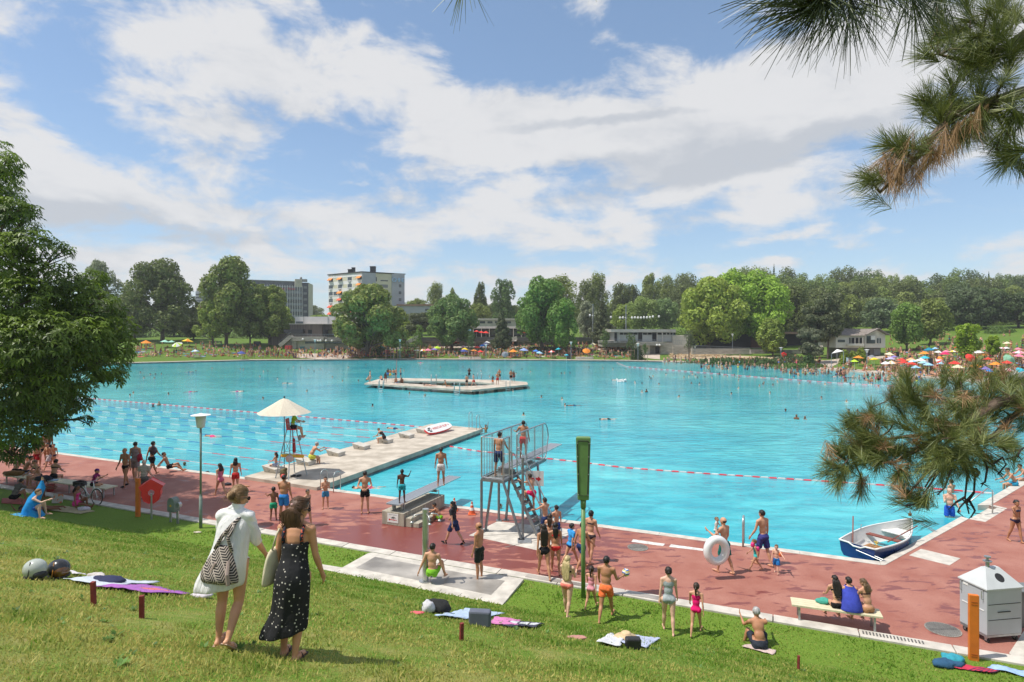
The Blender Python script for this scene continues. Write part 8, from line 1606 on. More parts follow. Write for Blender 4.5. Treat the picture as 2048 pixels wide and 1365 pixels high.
#the two women in the foreground
def loft(t,name,lev,m,n=48,folds=9,amp=.06,close_top=False,color=None,ph=0.,tilt=None,close=False):
 q=MB();K_=len(lev)
 for k,(z,cx,cy,rx,ry)in enumerate(lev):
  f=k/(K_-1)
  for i in range(n):
   a=2*math.pi*i/n;w=1+amp*f*(math.sin(folds*a+ph+f*1.5)+.5*math.sin(folds*2.3*a+f*3));zz=z+(tilt(a)*f**2 if tilt else 0)
   q.v.append((cx+rx*w*math.cos(a),cy+ry*w*math.sin(a),zz))
 q.f=[(n*k+(i+1)%n,n*k+i,n*(k+1)+i,n*(k+1)+(i+1)%n)for k in range(K_-1)for i in range(n)]
 if close:q.f+=[tuple(range(n)),tuple(range(n*(K_-1),n*K_))[::-1]]
 q.m=[0]*len(q.f);o=q.build(name,m,t,smooth=True,color=color)
 if not close:s=o.modifiers.new('thick','SOLIDIFY');s.thickness=.004
 s=o.modifiers.new('sub','SUBSURF');s.levels=s.render_levels=1;return o
def pattern_mat(name,kind):
 m=bpy.data.materials.new(name);m.use_nodes=True;N=m.node_tree.nodes;L=m.node_tree.links;b=N['Principled BSDF'];b.inputs['Roughness'].default_value=.85;tc=N.new('ShaderNodeTexCoord')
 r=N.new('ShaderNodeMapRange');mx=N.new('ShaderNodeMix');mx.data_type='RGBA'
 if kind=='dots':
  v=N.new('ShaderNodeTexVoronoi');v.inputs['Scale'].default_value=23;v.inputs['Randomness'].default_value=.8;L.new(tc.outputs['Object'],v.inputs['Vector']);L.new(v.outputs['Distance'],r.inputs['Value']);r.inputs['From Min'].default_value=.22;r.inputs['From Max'].default_value=.17;mx.inputs['A'].default_value=(.008,.008,.010,1);mx.inputs['B'].default_value=(.62,.58,.50,1)
 elif kind=='zigzag':
  mp=N.new('ShaderNodeMapping');mp.inputs['Rotation'].default_value=(0,.55,0);L.new(tc.outputs['Object'],mp.inputs[0]);se=N.new('ShaderNodeSeparateXYZ');L.new(mp.outputs[0],se.inputs[0])
  def M_(op,a,c):
   n=N.new('ShaderNodeMath');n.operation=op
   for i,x in enumerate((a,c)):
    if isinstance(x,(int,float)):n.inputs[i].default_value=x
    else:L.new(x,n.inputs[i])
   return n.outputs[0]
  pp=M_('PINGPONG',se.outputs[0],.055);s=M_('ADD',se.outputs[2],M_('MULTIPLY',pp,.8));w=M_('FRACT',M_('MULTIPLY',s,34),0);st=M_('GREATER_THAN',w,.42);gap=M_('LESS_THAN',M_('FRACT',M_('MULTIPLY',se.outputs[0],9.09),0),.10);v=M_('MAXIMUM',M_('SUBTRACT',1,st),gap)
  L.new(v,r.inputs['Value']);mx.inputs['A'].default_value=(.022,.019,.018,1);mx.inputs['B'].default_value=(.45,.38,.32,1)
 elif kind=='floral':
  v=N.new('ShaderNodeTexVoronoi');v.inputs['Scale'].default_value=40;L.new(tc.outputs['Object'],v.inputs['Vector']);r.inputs['From Min'].default_value=.3;r.inputs['From Max'].default_value=.35;r.inputs['To Min'].default_value=1;r.inputs['To Max'].default_value=0;L.new(v.outputs['Distance'],r.inputs['Value']);mx.inputs['A'].default_value=(.01,.015,.03,1);mx.inputs['B'].default_value=(.6,.10,.05,1)
 L.new(r.outputs[0],mx.inputs['Factor']);L.new(mx.outputs['Result'],b.inputs['Base Color'])
 n=N.new('ShaderNodeTexNoise');n.inputs['Scale'].default_value=9;bp=N.new('ShaderNodeBump');bp.inputs['Strength'].default_value=.5;bp.inputs['Distance'].default_value=.03;L.new(tc.outputs['Object'],n.inputs['Vector']);L.new(n.outputs['Fac'],bp.inputs['Height']);L.new(bp.outputs[0],b.inputs['Normal']);return m
SHIRTM=mat('white_gauze',(.82,.81,.79),.8,var=.04,scale=8,bump=1.0,bscale=13,trans=.18,stretch=(3,3,.5));TOTE=mat('natural_canvas',(.58,.52,.36),.9,var=.08,scale=8,bump=.35,bscale=14)
def strands(t,J,o,H,col,style):
 rng=np.random.default_rng(3);hs=J['hs'];hd=J['hd']+Vector(o);RH=J['RH'];q=MB()
 tie=hd+RH@(Vector((0,-.95*hs,.35*hs))if style=='pony' else Vector((.1*hs,-.85*hs,.05*hs)))
 for i in range(420):
  a=rng.uniform(-1.5,1.5);e=rng.uniform(-.35,1.5);s=Vector((math.sin(a)*math.cos(e),math.cos(a)*math.cos(e)*.9,math.sin(e)))
  if s.y>.25 and s.z<.62:continue
  p0=hd+RH@Vector((s.x*.86*hs,s.y*1.0*hs-.05*hs,s.z*.98*hs+.16*hs));mid=(p0+tie)/2;dv=mid-(hd+RH@Vector((0,-.1*hs,.15*hs)));mid=hd+RH@Vector((0,-.1*hs,.15*hs))+dv.normalized()*max(dv.length,1.04*hs*rng.uniform(.97,1.06));q.tube([p0,p0.lerp(mid,.5)+(p0.lerp(mid,.5)-hd).normalized()*.06*hs,mid,tie.lerp(mid,.1)],[.0022,.003,.003,.002],4)
 for i in range(380 if style=='pony' else 260):
  if style=='pony':
   x=rng.normal(0,.30);b=rng.uniform(.6,1.25);L_=rng.uniform(.6,1.0);p=[tie,tie+Vector((x*.5*hs,-.30*hs,-.35*hs)),tie+Vector((x*1.35*hs,-.32*hs*b,-1.2*hs*L_)),tie+Vector((x*1.3*hs+rng.normal(0,.1)*hs,-.20*hs*b,-2.3*hs*L_)),tie+Vector((x*.6*hs+.1*hs,-.15*hs,-3.3*hs*L_))]
   q.tube(p,[.002,.0042,.004,.0028,.001],4)
  else:
   d=Vector(rng.normal(0,1,3)).normalized();p=[tie+d*.1*hs,tie+d*.42*hs+Vector((0,-.08*hs,.0)),tie+Vector((d.z,d.x,d.y))*.45*hs,tie+Vector((d.y,d.z-.1,d.x))*.40*hs];q.tube(p,[.003,.0045,.0045,.002],4)
   if i<26:a=hd+RH@Vector((rng.normal(0,.5)*hs,-.8*hs,rng.uniform(-.5,.6)*hs));q.tube([a,a+Vector((rng.normal(-.25,.2)*hs,-.15*hs,rng.normal(0,.2)*hs)),a+Vector((rng.normal(-.55,.3)*hs,-.1*hs,rng.normal(-.2,.3)*hs))],.0015,3)
 q.build('hair_strands',HAIR,t,smooth=True,color=col)
def sunglasses(t,J,o):
 hs=J['hs'];hd=J['hd']+Vector(o);RH=J['RH'];q=MB()
 for s in(-1,1):q.ball(hd+RH@Vector((s*.33*hs,.86*hs,.06*hs)),(.26*hs,.05*hs,.20*hs),12,M=RH);q.bar(hd+RH@Vector((s*.62*hs,.80*hs,.10*hs)),hd+RH@Vector((s*.80*hs,-.02*hs,.06*hs)),.006,.010)
 q.build('sunglasses',BLACK,t)
def mkspine(J,o3,z):
 P_=[Vector((0,-.02,0)),J['pel']+o3+Vector((0,-.035,0)),J['waist']+o3,J['chest']+o3,J['neck']+o3+Vector((0,-.01,0))]
 for a,b in zip(P_,P_[1:]):
  if z<=b.z:return(a+(b-a)*max(0,(z-a.z)/(b.z-a.z))).y
 return P_[-1].y
def women():
 pose=dict(lean=6,bend=4,head=(-28,16),la=(14,10,22,10),ra=(10,10,22),ll=(-4,0,6,0),rl=(-2,0,30,-42),fem=1,fat=1.10)
 p=G(464,1291);H=1.70;t,J,o=make_person(p,-8,H,pose,srgb(206,152,118),('hair',(.22,.13,.06)),[('shirt',(.78,.77,.75))],'woman in a loose white shirt with a patterned shoulder bag walking down the lawn',voxel=.013)
 o3=Vector(o);strands(t,J,o,H,(.27,.165,.08),'bun');sunglasses(t,J,o)
 spine=lambda z:mkspine(J1,o1,z);J1,o1=J,o3
 lev=[(z,cx,spine(z)+cy,rx,ry)for z,cx,cy,rx,ry in[(1.475,0,.01,.055,.06),(1.455,0,.0,.09,.075),(1.41,0,.0,.150,.092),(1.32,0,.0,.198,.14),(1.18,-.005,0,.195,.155),(1.04,-.02,-.01,.205,.17),(.92,-.045,-.02,.235,.19),(.80,-.085,-.02,.265,.20),(.72,-.11,-.03,.285,.21),(.68,-.115,-.03,.275,.205)]]
 loft(t,'shirt',lev,SHIRTM,folds=8,amp=.05,tilt=lambda a:.035*math.cos(a)-.01)
 for n,s in(('l',-1),('r',1)):
  a,b,c=J['sh'+n]+o3,J['el'+n]+o3,J['el'+n].lerp(J['wr'+n],.22)+o3;q=MB();pts=[a+Vector((-s*.035,0,.0)),a.lerp(b,.3),a.lerp(b,.55),a.lerp(b,.8),b,c];q.tube(pts,[.042,.056,.060,.068,.060,.050],16,cap=False)
  q.v=[tuple(Vector(v)*1+Vector((.006*math.sin(v[2]*90),.006*math.sin(v[2]*110+1),0)))for v in q.v];q.build('sleeve',SHIRTM,t,smooth=True)
 bag=pattern_mat('zigzag_cloth','zigzag');lv=[(1.17,-.03,-.125,.05,.03),(1.10,-.035,-.145,.11,.045),(.98,-.05,-.17,.17,.07),(.88,-.05,-.20,.215,.095),(.80,-.03,-.21,.22,.095),(.765,-.02,-.20,.19,.05)]
 b=loft(t,'bag_t',[(z,cx+.02,cy,rx,ry)for z,cx,cy,rx,ry in lv],bag,folds=5,amp=.03,close=True);b.name='x'
 t.scale=(.94,)*3
 bt_=thing('shoulder_bag','black and cream zigzag patterned cloth bag slung on the back of the woman in white','bag',t.location,t.rotation_euler.z);b.parent=bt_;b.name='bag_body'
 q=MB();q.tube([(-.10,-.15,1.12),(-.03,-.145,1.25),(.06,-.07,1.375),(.10,.03,1.425),(.11,.12,1.37)],.022,10);q.tube([(.10,-.16,1.10),(.05,-.155,1.24),(.08,-.07,1.38)],.018,10);q.build('strap',bag,bt_,smooth=True)
 q=MB();q.tube([(-.12,-.225,.78),(-.09,-.26,.88),(-.04,-.235,1.0)],[.022,.022,.018],6);q.tube([(.14,-.29,.79),(.13,-.295,.90),(.10,-.22,1.02)],[.022,.022,.018],6);q.build('webbing',mat('beige_webbing',(.34,.26,.22),.9),bt_);bt_.scale=t.scale
 q=MB();q.tube([(.055*math.cos(a),.075+.05*math.sin(a),1.425)for a in[i*.63 for i in range(10)]],.012,6,closed=True);q.build('neck_scarf',mat('dark_scarf',(.01,.03,.035),.8),t)
 def soles(t,J,o,m,th=.012):
  for n in 'lr':
   a,b=J['he'+n]+Vector(o),J['to'+n]+Vector(o);q=MB();q.bar(a-(b-a)*.12+Vector((0,0,-.022)),b+(b-a)*.10+Vector((0,0,-.016)),.085,th);q.build('sandal',m,t,bevel=.004);q=MB();md=a.lerp(b,.62);q.tube([md+Vector((-.045,0,-.005)),md+Vector((-.02,0,.035)),md+Vector((.02,0,.035)),md+Vector((.045,0,-.005))],.008,6);q.build('sandal_strap',m,t)
 soles(t,J,o,mat('tan_leather',(.42,.28,.20),.6))
 pose=dict(lean=5,bend=5,head=(-30,12),la=(-4,8,18),ra=(2,9,18,0),ll=(6,0,20,0),rl=(-6,-1,10,0),fem=1,fat=1.06)
 p=G(588,1311);H=1.71;t,J,o=make_person(p,-6,H,pose,srgb(196,142,108),('hair',(.10,.052,.03)),[],'woman in a long black dotted sundress with a cream tote bag walking down the lawn',voxel=.013)
 o3=Vector(o);spine2=lambda z:mkspine(J,o3,z);strands(t,J,o,H,(.115,.06,.033),'pony');sunglasses(t,J,o);DR=pattern_mat('dotted_black','dots')
 q=MB();tie=J['hd']+o3+J['RH']@Vector((0,-.97*J['hs'],.34*J['hs']));q.ball(tie,.019,8);q.build('hair_tie',mat('pink_tie',(.5,.3,.28),.6),t)
 lev=[(z,cx,spine2(z)+cy,rx,ry)for z,cx,cy,rx,ry in[(1.245,0,.0,.150,.118),(1.20,0,.0,.152,.122),(1.12,0,.0,.140,.118),(1.04,0,.0,.150,.132),(.94,0,-.01,.182,.165),(.82,0,-.01,.202,.175),(.64,-.01,-.01,.200,.17),(.48,-.03,-.02,.215,.175),(.36,-.065,-.03,.245,.19),(.30,-.09,-.035,.265,.20),(.27,-.095,-.04,.25,.195)]]
 loft(t,'dress',lev,DR,folds=8,amp=.055,tilt=lambda a:.045*math.cos(a)+.01,ph=1)
 for s in(-1,1):q=MB();q.tube([(s*.105,-.035,1.24),(s*.105,-.045,1.32),(s*.105,.02,1.415),(s*.10,.12,1.36),(s*.10,.165,1.26)],[.020,.019,.017,.018,.02],8);q.build('dress_strap',_M.setdefault('floral_strap',pattern_mat('floral_strap','floral')),t,smooth=True)
 soles(t,J,o,mat('dark_brown_leather',(.05,.03,.025),.6),.02)
 t.scale=(.945,)*3
 bt_=thing('tote_bag','cream canvas tote bag hanging from the left shoulder of the woman in the dotted dress','bag',t.location,t.rotation_euler.z);loft(bt_,'bag_body',[(1.17,-.235,.03,.028,.10),(1.10,-.245,.03,.05,.15),(.95,-.262,.03,.066,.175),(.80,-.275,.02,.062,.175),(.775,-.275,.02,.055,.16)],TOTE,folds=3,amp=.03,close=True)
 q=MB();q.tube([(-.235,.10,1.16),(-.20,.09,1.30),(-.165,.04,1.412),(-.19,-.02,1.32),(-.23,-.04,1.16)],.011,8);q.build('strap',TOTE,bt_,smooth=True);bt_.scale=t.scale
women()
#the far bank: parasols, bathers, towels
RC=random.Random(21)
LMW=[(262,'chestnut'),(325,'round maple'),(375,'orange-yellow parasol'),(455,'tallest plane trunk'),(510,'dark notice screen'),(575,'red kiosk counter'),(604,'teal notice screen'),(656,'black waste container'),(738,'spreading tree'),(787,'rainbow parasol'),(835,'brown lift shaft'),(874,'lime parasol'),(905,'smoky round tree'),(948,'stair railing'),(1003,'dark conifer'),(1048,'periwinkle parasol'),(1085,'large middle tree'),(1142,'black bin'),(1185,'cream parasol'),(1210,'slim sapling'),(1262,'pavilion sapling'),(1300,'pavilion balcony'),(1378,'grey sapling'),(1430,'rock bank'),(1500,'huge plane trees'),(1562,'rock bank lamp'),(1620,'clipped bush'),(1674,'white sun sail'),(1734,'house lamp'),(1780,'purple parasol'),(1842,'big white parasol'),(1861,'dark upright screen'),(1909,'large red parasol'),(1943,'tilted red parasol'),(1991,'big orange parasol'),(2020,'green tilted parasol'),(2043,'cyan margin parasol')]
CN=dict(orange=(.80,.26,.04),mint=(.35,.62,.48),white=(.70,.68,.66),red=(.68,.05,.04),cyan=(.05,.45,.58),pink=(.75,.22,.32),lime=(.45,.65,.05),yellow=(.78,.55,.03),navy=(.06,.09,.30),purple=(.25,.18,.48),lavender=(.42,.38,.62),blue=(.05,.22,.62),grey=(.20,.21,.23),cream=(.70,.62,.42),olive=(.34,.36,.18),green=(.22,.42,.28),teal=(.02,.20,.30),crimson=(.60,.03,.12),sky=(.30,.52,.68),periwinkle=(.28,.36,.66),peach=(.80,.42,.20))
UM="""292 685 18 orange|330 684 16 mint|343 684 12 mint|354 689 17 white/lime|375 682 20 orange/yellow|390 703 15 white/sky|483 706 15 navy|763 696 12 cyan|787 705 14 yellow/pink|835 702 13 white|845 701 12 orange/white|856 701 14 pink|869 700 14 purple|874 696 14 lime|912 686 12 red|927 694 11 white/pink|930 699 13 yellow|928 702 14 navy|945 686 13 olive|954 695 11 red|948 702 13 orange|961 704 12 red|964 692 12 blue|971 689 13 lavender|974 686 13 white|999 696 12 cyan|1010 709 12 grey|1026 703 15 orange|1048 700 16 periwinkle|1072 703 13 blue|1079 706 13 sky|1103 704 13 red/white|1117 699 12 cyan|1173 702 14 orange|1133 711 8 cyan|1185 689 13 cream|1717 716 17 orange|1709 723 13 lime|1744 714 14 grey|1748 719 14 yellow|1779 709 16 cream|1781 718 16 lavender|1788 715 12 purple|1771 727 15 white|1783 726 16 peach/white|1804 721 15 red|1807 726 17 red|1822 720 16 peach|1825 724 16 white/sky|1824 729 18 red|1831 736 17 sky|1858 700 18 teal|1870 698 11 sky|1848 707 15 orange|1877 705 13 white|1892 705 15 pink|1890 708 16 crimson|1906 704 13 yellow/white|1915 696 12 red|1850 716 15 cyan|1842 722 20 white|1846 726 16 sky|1859 724 12 grey|1857 730 17 sky|1882 724 16 red/white|1882 718 10 orange|1881 728 12 sky|1909 727 19 red|1942 717 17 red|1956 705 18 white|1966 710 17 orange|1976 719 16 red|2020 720 20 green|1991 729 21 orange|2014 726 16 red|1916 735 21 cream|1952 733 19 orange|1970 738 21 purple|2014 741 18 white/pink|2043 742 16 cyan|1979 743 12 blue|2014 687 13 cream|1995 697 12 white|2004 698 11 white/pink|2012 697 11 white|2036 699 11 pink|2038 706 19 white/pink|2038 712 15 pink|905 667 9 red|911 664 12 red|925 664 12 red|938 662 13 sky|953 664 10 red|963 666 12 red|972 666 11 red|1050 666 10 red|1070 666 10 red|1086 667 9 red|1103 666 10 red"""
tilts={1010:.9,1173:.6,1882:.7,1942:1.0,2020:1.05,354:.5,2043:.7}
for k,e in enumerate(UM.split('|')):
 x,y,w,c=e.split();x,y,w=float(x),float(y),float(w);c1,*c2=c.split('/');d=150
 if y<669:p=at_d(x,y,190);p.z=zat(676,186);hgt=zat(y-2,190)-p.z;d=190
 else:
  for _ in range(4):p=FG(x,y+1.75*F/d);d=p.y
  hgt=1.95
 nm=' and '.join([c1]+c2);u=thing('parasol',uniq('%s %sparasol'%(nm,'tilted ' if int(x)in tilts else 'small ' if w<13 else 'large ' if w>18 else ''),x,[l for l in LMW if 'parasol' not in l[1]]+([]if y>669 else[(940,'terrace pavilion')]),' on the terrace' if y<669 else ''),'parasol',p,RC.uniform(0,1),'parasols on the far bank')
 R_=w/F*d*.58;q=MB();q.tube([(0,0,-.1),(0,0,hgt-.1)],.028,5);q.build('pole',WHT,u)
 cn=parasol_canopy(u,R_,-.20*R_,.30*R_,CN[c1],8,CN[c2[0]]if c2 else None);cn.location=(0,0,hgt-.1);ti=tilts.get(int(x),RC.uniform(-.12,.12));u.rotation_euler.z=0;cn.rotation_euler=(ti,RC.uniform(-.1,.1),0)
t=thing('sun_sail','white triangular sun sail at the sandy path','sun sail');q=MB();A_,B_,C_=at_d(1663,708,118),at_d(1674,699,122),at_d(1687,703,116);q.add([A_,B_,C_,A_+Vector((0,0,.05)),B_+Vector((0,0,.05)),C_+Vector((0,0,.05))],[(0,1,2),(5,4,3)]);q.build('sail',WHT,t)
for P_ in(A_,B_,C_):q=MB();q.tube([(P_.x,P_.y,hz(P_.x,P_.y)-.1),P_],.05,6);q.build('mast',STEEL,t)
for x,y0,y1,w,lb,nm in[(1862,717,745,8,'dark upright notice screen among the parasols','notice_screen'),(1138,709,719,9,'big black bin on the middle lawn','waste_container'),(1795,705,714,7,'dark bin at the lawn edge behind the cream parasol','waste_container'),(1700,716,731,7,'pale blue beach cabin beside the orange parasol','cabin'),(589,708,717,5,'dark bin in front of the bath house crowd','waste_container')]:
 p=FG(x,y1);d=p.y;q=MB();W2,H2=w/F*d,(y1-y0)/F*d;t=thing(nm,lb,'bin' if 'bin' in lb and nm!='cabin' else nm.replace('_',' '),p);q.prism([(-W2/2,0),(W2/2,0),(W2*.55,.7 if nm!='notice_screen' else .15),(-W2*.55,.7 if nm!='notice_screen' else .15)],0 if nm!='notice_screen' else H2*.45,H2);q.build('body',OBJS,t,color=(.02,.03,.03)if nm!='cabin' else(.35,.45,.52));q=MB();q.box((0,.1,H2*.24 if nm=='notice_screen' else H2+.03),(.1 if nm=='notice_screen' else W2*1.1,.1 if nm=='notice_screen' else .8,H2*.5 if nm=='notice_screen' else .08));q.build('post' if nm=='notice_screen' else 'lid',DARKM,t)
for(x0,x1,y0,y1,lb)in[(918,962,714.5,718,'long pale concrete bench block on the middle lawn'),(1152,1187,714.5,719,'pale concrete bench block right of the black bin')]:
 d=FG((x0+x1)/2,y1).y;t=thing('concrete_bench',lb,'bench');rbox(t,'block',x0,x1,y0,y1,d,1.2,CONC_L);rbox(t,'base',x0+1,x1-1,y1-.5,y1+.6,d+.1,1,CONC_D)
tp_n=[0]
def tmpl(pose,fem,kid=0,lie=None,cl=None,**k):
 tp_n[0]+=1;t,J,o=make_person((300,300+tp_n[0]*3,0),0,1.7,W_(pose,fem=fem,kid=kid,**k)if isinstance(pose,str)else dict(pose,fem=fem,kid=kid),TAN,('hair' if fem else 'short_hair',HBL),cl or([('bottoms',BLK),('top',BLK)]if fem else[('shorts',BLK)]),'x',None,.045,'low',0,None,False)
 t['lie']=lie or 0;return t
LYB=dict(lean=0,la=(8,12,10),ra=(20,30,100),ll=(12,6,22,-10),rl=(40,6,75,-10));LYF=dict(lean=0,la=(165,20,80),ra=(165,20,80),ll=(2,6,4,-50),rl=(2,8,12,-50))
TM={'st':tmpl('st',0),'stf':tmpl('st',1),'wl':tmpl('wl',0),'wlf':tmpl('ws',1),'sg':tmpl('sg',0),'sgf':tmpl('sg',1),'sit':tmpl('sit',1,la=(-40,14,4),ra=(-40,14,4),lean=-20),'lb':tmpl(LYB,0,lie=88),'lf':tmpl(LYF,1,lie=-88),'kid':tmpl('wl',0,.8),'ed':tmpl('edge',0),'fold':tmpl('fold',0),'cr':tmpl(dict(lean=0,la=(170,10,10),ra=(8,8,10),ll=(2,4,4,-50),rl=(2,6,12,-50)),0,lie=-88)}
SKN=[PALE,TAN,TAN,OLV,OLV,BRN,DRK];CLC=dict(black=BLK,navy=NAV,blue=BLU,red=RED,turquoise=TUR,white=WHI,orange=ORA,pink=PNK,green=GRN,grey=GRY,yellow=(.7,.6,.05));HRC={'dark':HBL,'brown':HBR,'fair':HLB,'grey':HGR}
first={}
def inst(k,p,yaw,s,label,group,sk=None,hc=None,cc=None,zoff=0):
 src=TM[k];o=src if k not in first else src.copy()
 if k in first:
  C.objects.link(o);kids=[c.copy()for c in src.children]
  for c in kids:C.objects.link(c);c.parent=o
 else:kids=list(src.children)
 first[k]=1;sk=sk or RC.choice(SKN)
 for c in kids:n=c.name.split('.')[0];c.color=(*(sk if n=='body' else(hc or HBL)if n=='hair' else(cc or BLK)),1)
 o.location=(p.x,p.y,p.z+zoff+(.10 if src['lie']else 0));o.rotation_euler=Euler((math.radians(src['lie']),0,math.radians(yaw)),'XYZ');o.scale=(s,s,s);tag(o,label,'person',group);return o
PW={'st':'man standing','stf':'woman standing','wl':'man walking','wlf':'woman walking','sg':'man sitting hunched','sgf':'woman sitting','sit':'woman leaning back','lb':'man lying on his back','lf':'woman lying prone','kid':'child running','ed':'man sitting on the edge','fold':'man with folded arms','cr':'swimmer stretched out'}
def who(k,px,lms,z_word='',h=None):
 cc=RC.choice(list(CLC));hk=h or RC.choice(['dark','dark','brown','fair']);return uniq('%s in %s'%(PW[k],cc)+z_word,px,lms),CLC[cc],HRC[hk]
LMI=[(745,'left tip ladder'),(793,'thin pole'),(868,'inner ladder'),(915,'front ladder'),(960,'dark back ladder'),(1016,'right ladder')]
for x,y,k,yaw,cc,s in[(740,766,'stf',-60,'white',1),(733,764,'sg',-90,'black',.9),(776,760,'st',0,'blue',1),(780.5,761,'fold',10,'yellow',.98),(787,760,'st',20,'turquoise',.95),(792,760,'st',-40,'black',1),(801.5,760,'fold',90,'navy',1),(764,763,'sg',40,'navy',.95),(771,767,'stf',30,'red',.9),(794,769,'sg',160,'blue',1),(804.5,769.5,'sg',180,'black',1),(875,774,'lf',90,'white',1),(893,775,'sit',-90,'black',.95),(938.5,760.5,'fold',10,'black',1.05),(933.5,776,'st',30,'black',.95),(947.5,775.5,'wl',60,'red',1.02),(985.5,772,'kid',0,'orange',.8),(995,772,'fold',180,'red',1.05),(999,763.5,'fold',170,'black',1.05),(1022,767,'st',20,'black',1.1),(1027.5,765,'stf',-30,'red',.95)]:
 d=y-.3;inst(k,at_z(x,y-1,IZ),yaw,s,uniq('%s in %s on the bathing island'%(PW[k],cc),x,LMI),'bathers on the bathing island',None,RC.choice([HBL,HDB,HBR]),CLC[cc])
LMS=[(180,'chestnut'),(300,'lane ropes'),(400,'lamp post'),(568,'cream parasol'),(750,'island left tip'),(880,'bathing island'),(1055,'island right tip'),(1178,'green post'),(1320,'open water'),(1480,'rock bank'),(1570,'rock bank lamp'),(1740,'lakeside house'),(1850,'right pine bough')]
SW="281 738|301 742|311 742|323 741|288 749|309 750|392 735|424 729|337 783|260 786|267 781|481 731|487 731|587 726|601 728|576 731|617 733|628 735|641 731|527 736|536 736|520 747|555 751|665 748|685 756|717 756|614 777|526 792|745 807|819 782|850 786|697 727|732 723|808 734|881 727|926 726|962 735|979 747|986 749|922 772|946 776|1044 731|1061 736|1032 740|1099 741|1123 740|1129 739|1140 739|1178 726|1206 729|1226 731|1252 732|1270 759|1284 761|1284 778|1293 778|1083 789|1124 793|1130 806|1047 825|1358 788|1383 761|1399 762|1381 735|1408 735|1395 749|1410 748|1424 749|1439 742|1463 782|1478 749|1332 742|1420 736|1528 760|1555 757|1540 781|1643 791|1693 798|1571 817|1593 833|1610 833|1698 818|1715 818|1740 762|1744 763|1757 768|1650 762|1522 748|306 808|318 805|369 926|415 945|1000 1012|1026 776"
def dist_w(y):return 'far off' if y<745 else 'in the middle of the pool' if y<800 else 'nearer the deck'
for e in SW.split('|')+['%d %d'%(RC.uniform(1290,1800),RC.uniform(738,775))for _ in range(34)]:
 x,y=map(float,e.split());p=at_z(x,y+4+400/max(60,y-640),-.22);up=1.37 if y<900 else 1.45
 if x in(318,1593,1740,1439,1293):up=1.22
 hk=RC.choice(['dark','dark','dark','brown','fair']);inst('st' if RC.random()<.6 else 'stf',Vector((p.x,p.y,-.22-up)),RC.uniform(0,360),1.0,uniq('swimmer with %s hair %s'%(hk,dist_w(y)),x,LMS),'swimmers in the pool',None,HRC[hk],BLK)
for x,y,yaw in[(441,880,60),(459,786,-80),(368,746,-90),(588,769,90),(1246,763,80),(1166,814,100),(1238,842,95),(775,982,90),(809,864,60),(365,787,-80),(849,727,90),(1685,756,90),(1715,758,80)]:
 inst('cr',at_z(x,y,-.36),yaw,1,uniq('flat swimmer, %s,'%dist_w(y),x,LMS),'swimmers in the pool',None,HBL,CLC[RC.choice(['black','navy','pink'])])
q=MB();[q.ball(at_z(1243+RC.uniform(-9,9),764+RC.uniform(-1,1),-.2)+Vector((0,0,RC.uniform(0,.3))),RC.uniform(.05,.16),6)for i in range(90)];q.build('splash',WHT,label='white splash around the crawling swimmer in open water',cat='splash',kind='stuff')
ZN=[(262,525,690,716,200,'lawn'),(480,706,702,718,190,'stand'),(700,1020,696,717,460,'lawn'),(1000,1265,689,717,450,'lawn'),(1330,1640,721,733,70,'stand'),(1690,1800,722,746,60,'mix'),(1770,2060,696,756,620,'mix'),(1780,2060,660,705,90,'mix'),(1400,1560,732,741,60,'wade'),(1560,1700,738,752,100,'wade'),(1680,1850,748,766,70,'wade'),(520,720,715,719,40,'stand')]
cand=[]
for x0,x1,y0,y1,n,kd in ZN:
 for i in range(n):
  f=RC.random();x=x0+(x1-x0)*f;y=y0+(y1-y0)*RC.random()**.8
  if kd=='lawn' and 1265>x>700:y=max(y,695)
  if x0==1770:y=max(y,702-(x-1770)*.03)
  cand.append((x,y,kd))
cand.sort(key=lambda c:-c[1]);nind=92;crowd=[]
for i,(x,y,kd)in enumerate(cand):
 if kd=='wade':p=at_z(x,y,-.22);k=RC.choice(['st','stf','kid']);p.z-=RC.uniform(.45,1.0)
 else:
  p=FG(x,y);k=RC.choice({'lawn':['lb','lf','sg','sgf','sit','sgf','st','stf','fold','st','wlf','sg'],'stand':['st','stf','wl','wlf','kid','fold','sg'],'mix':['lb','lf','sg','sgf','sit','st','stf','kid','sgf']}[kd])
  if shore_t(p.x,p.y)<.3:p.y+=.8
 if i<nind:
  lb,cc,hc=who(k,x,LMW,', wading' if kd=='wade' else '');inst(k,p,RC.uniform(0,360),(.62 if k=='kid' else RC.uniform(.93,1.06)),lb,'bathers on the far bank',None,hc,cc)
 else:crowd.append((k,p))
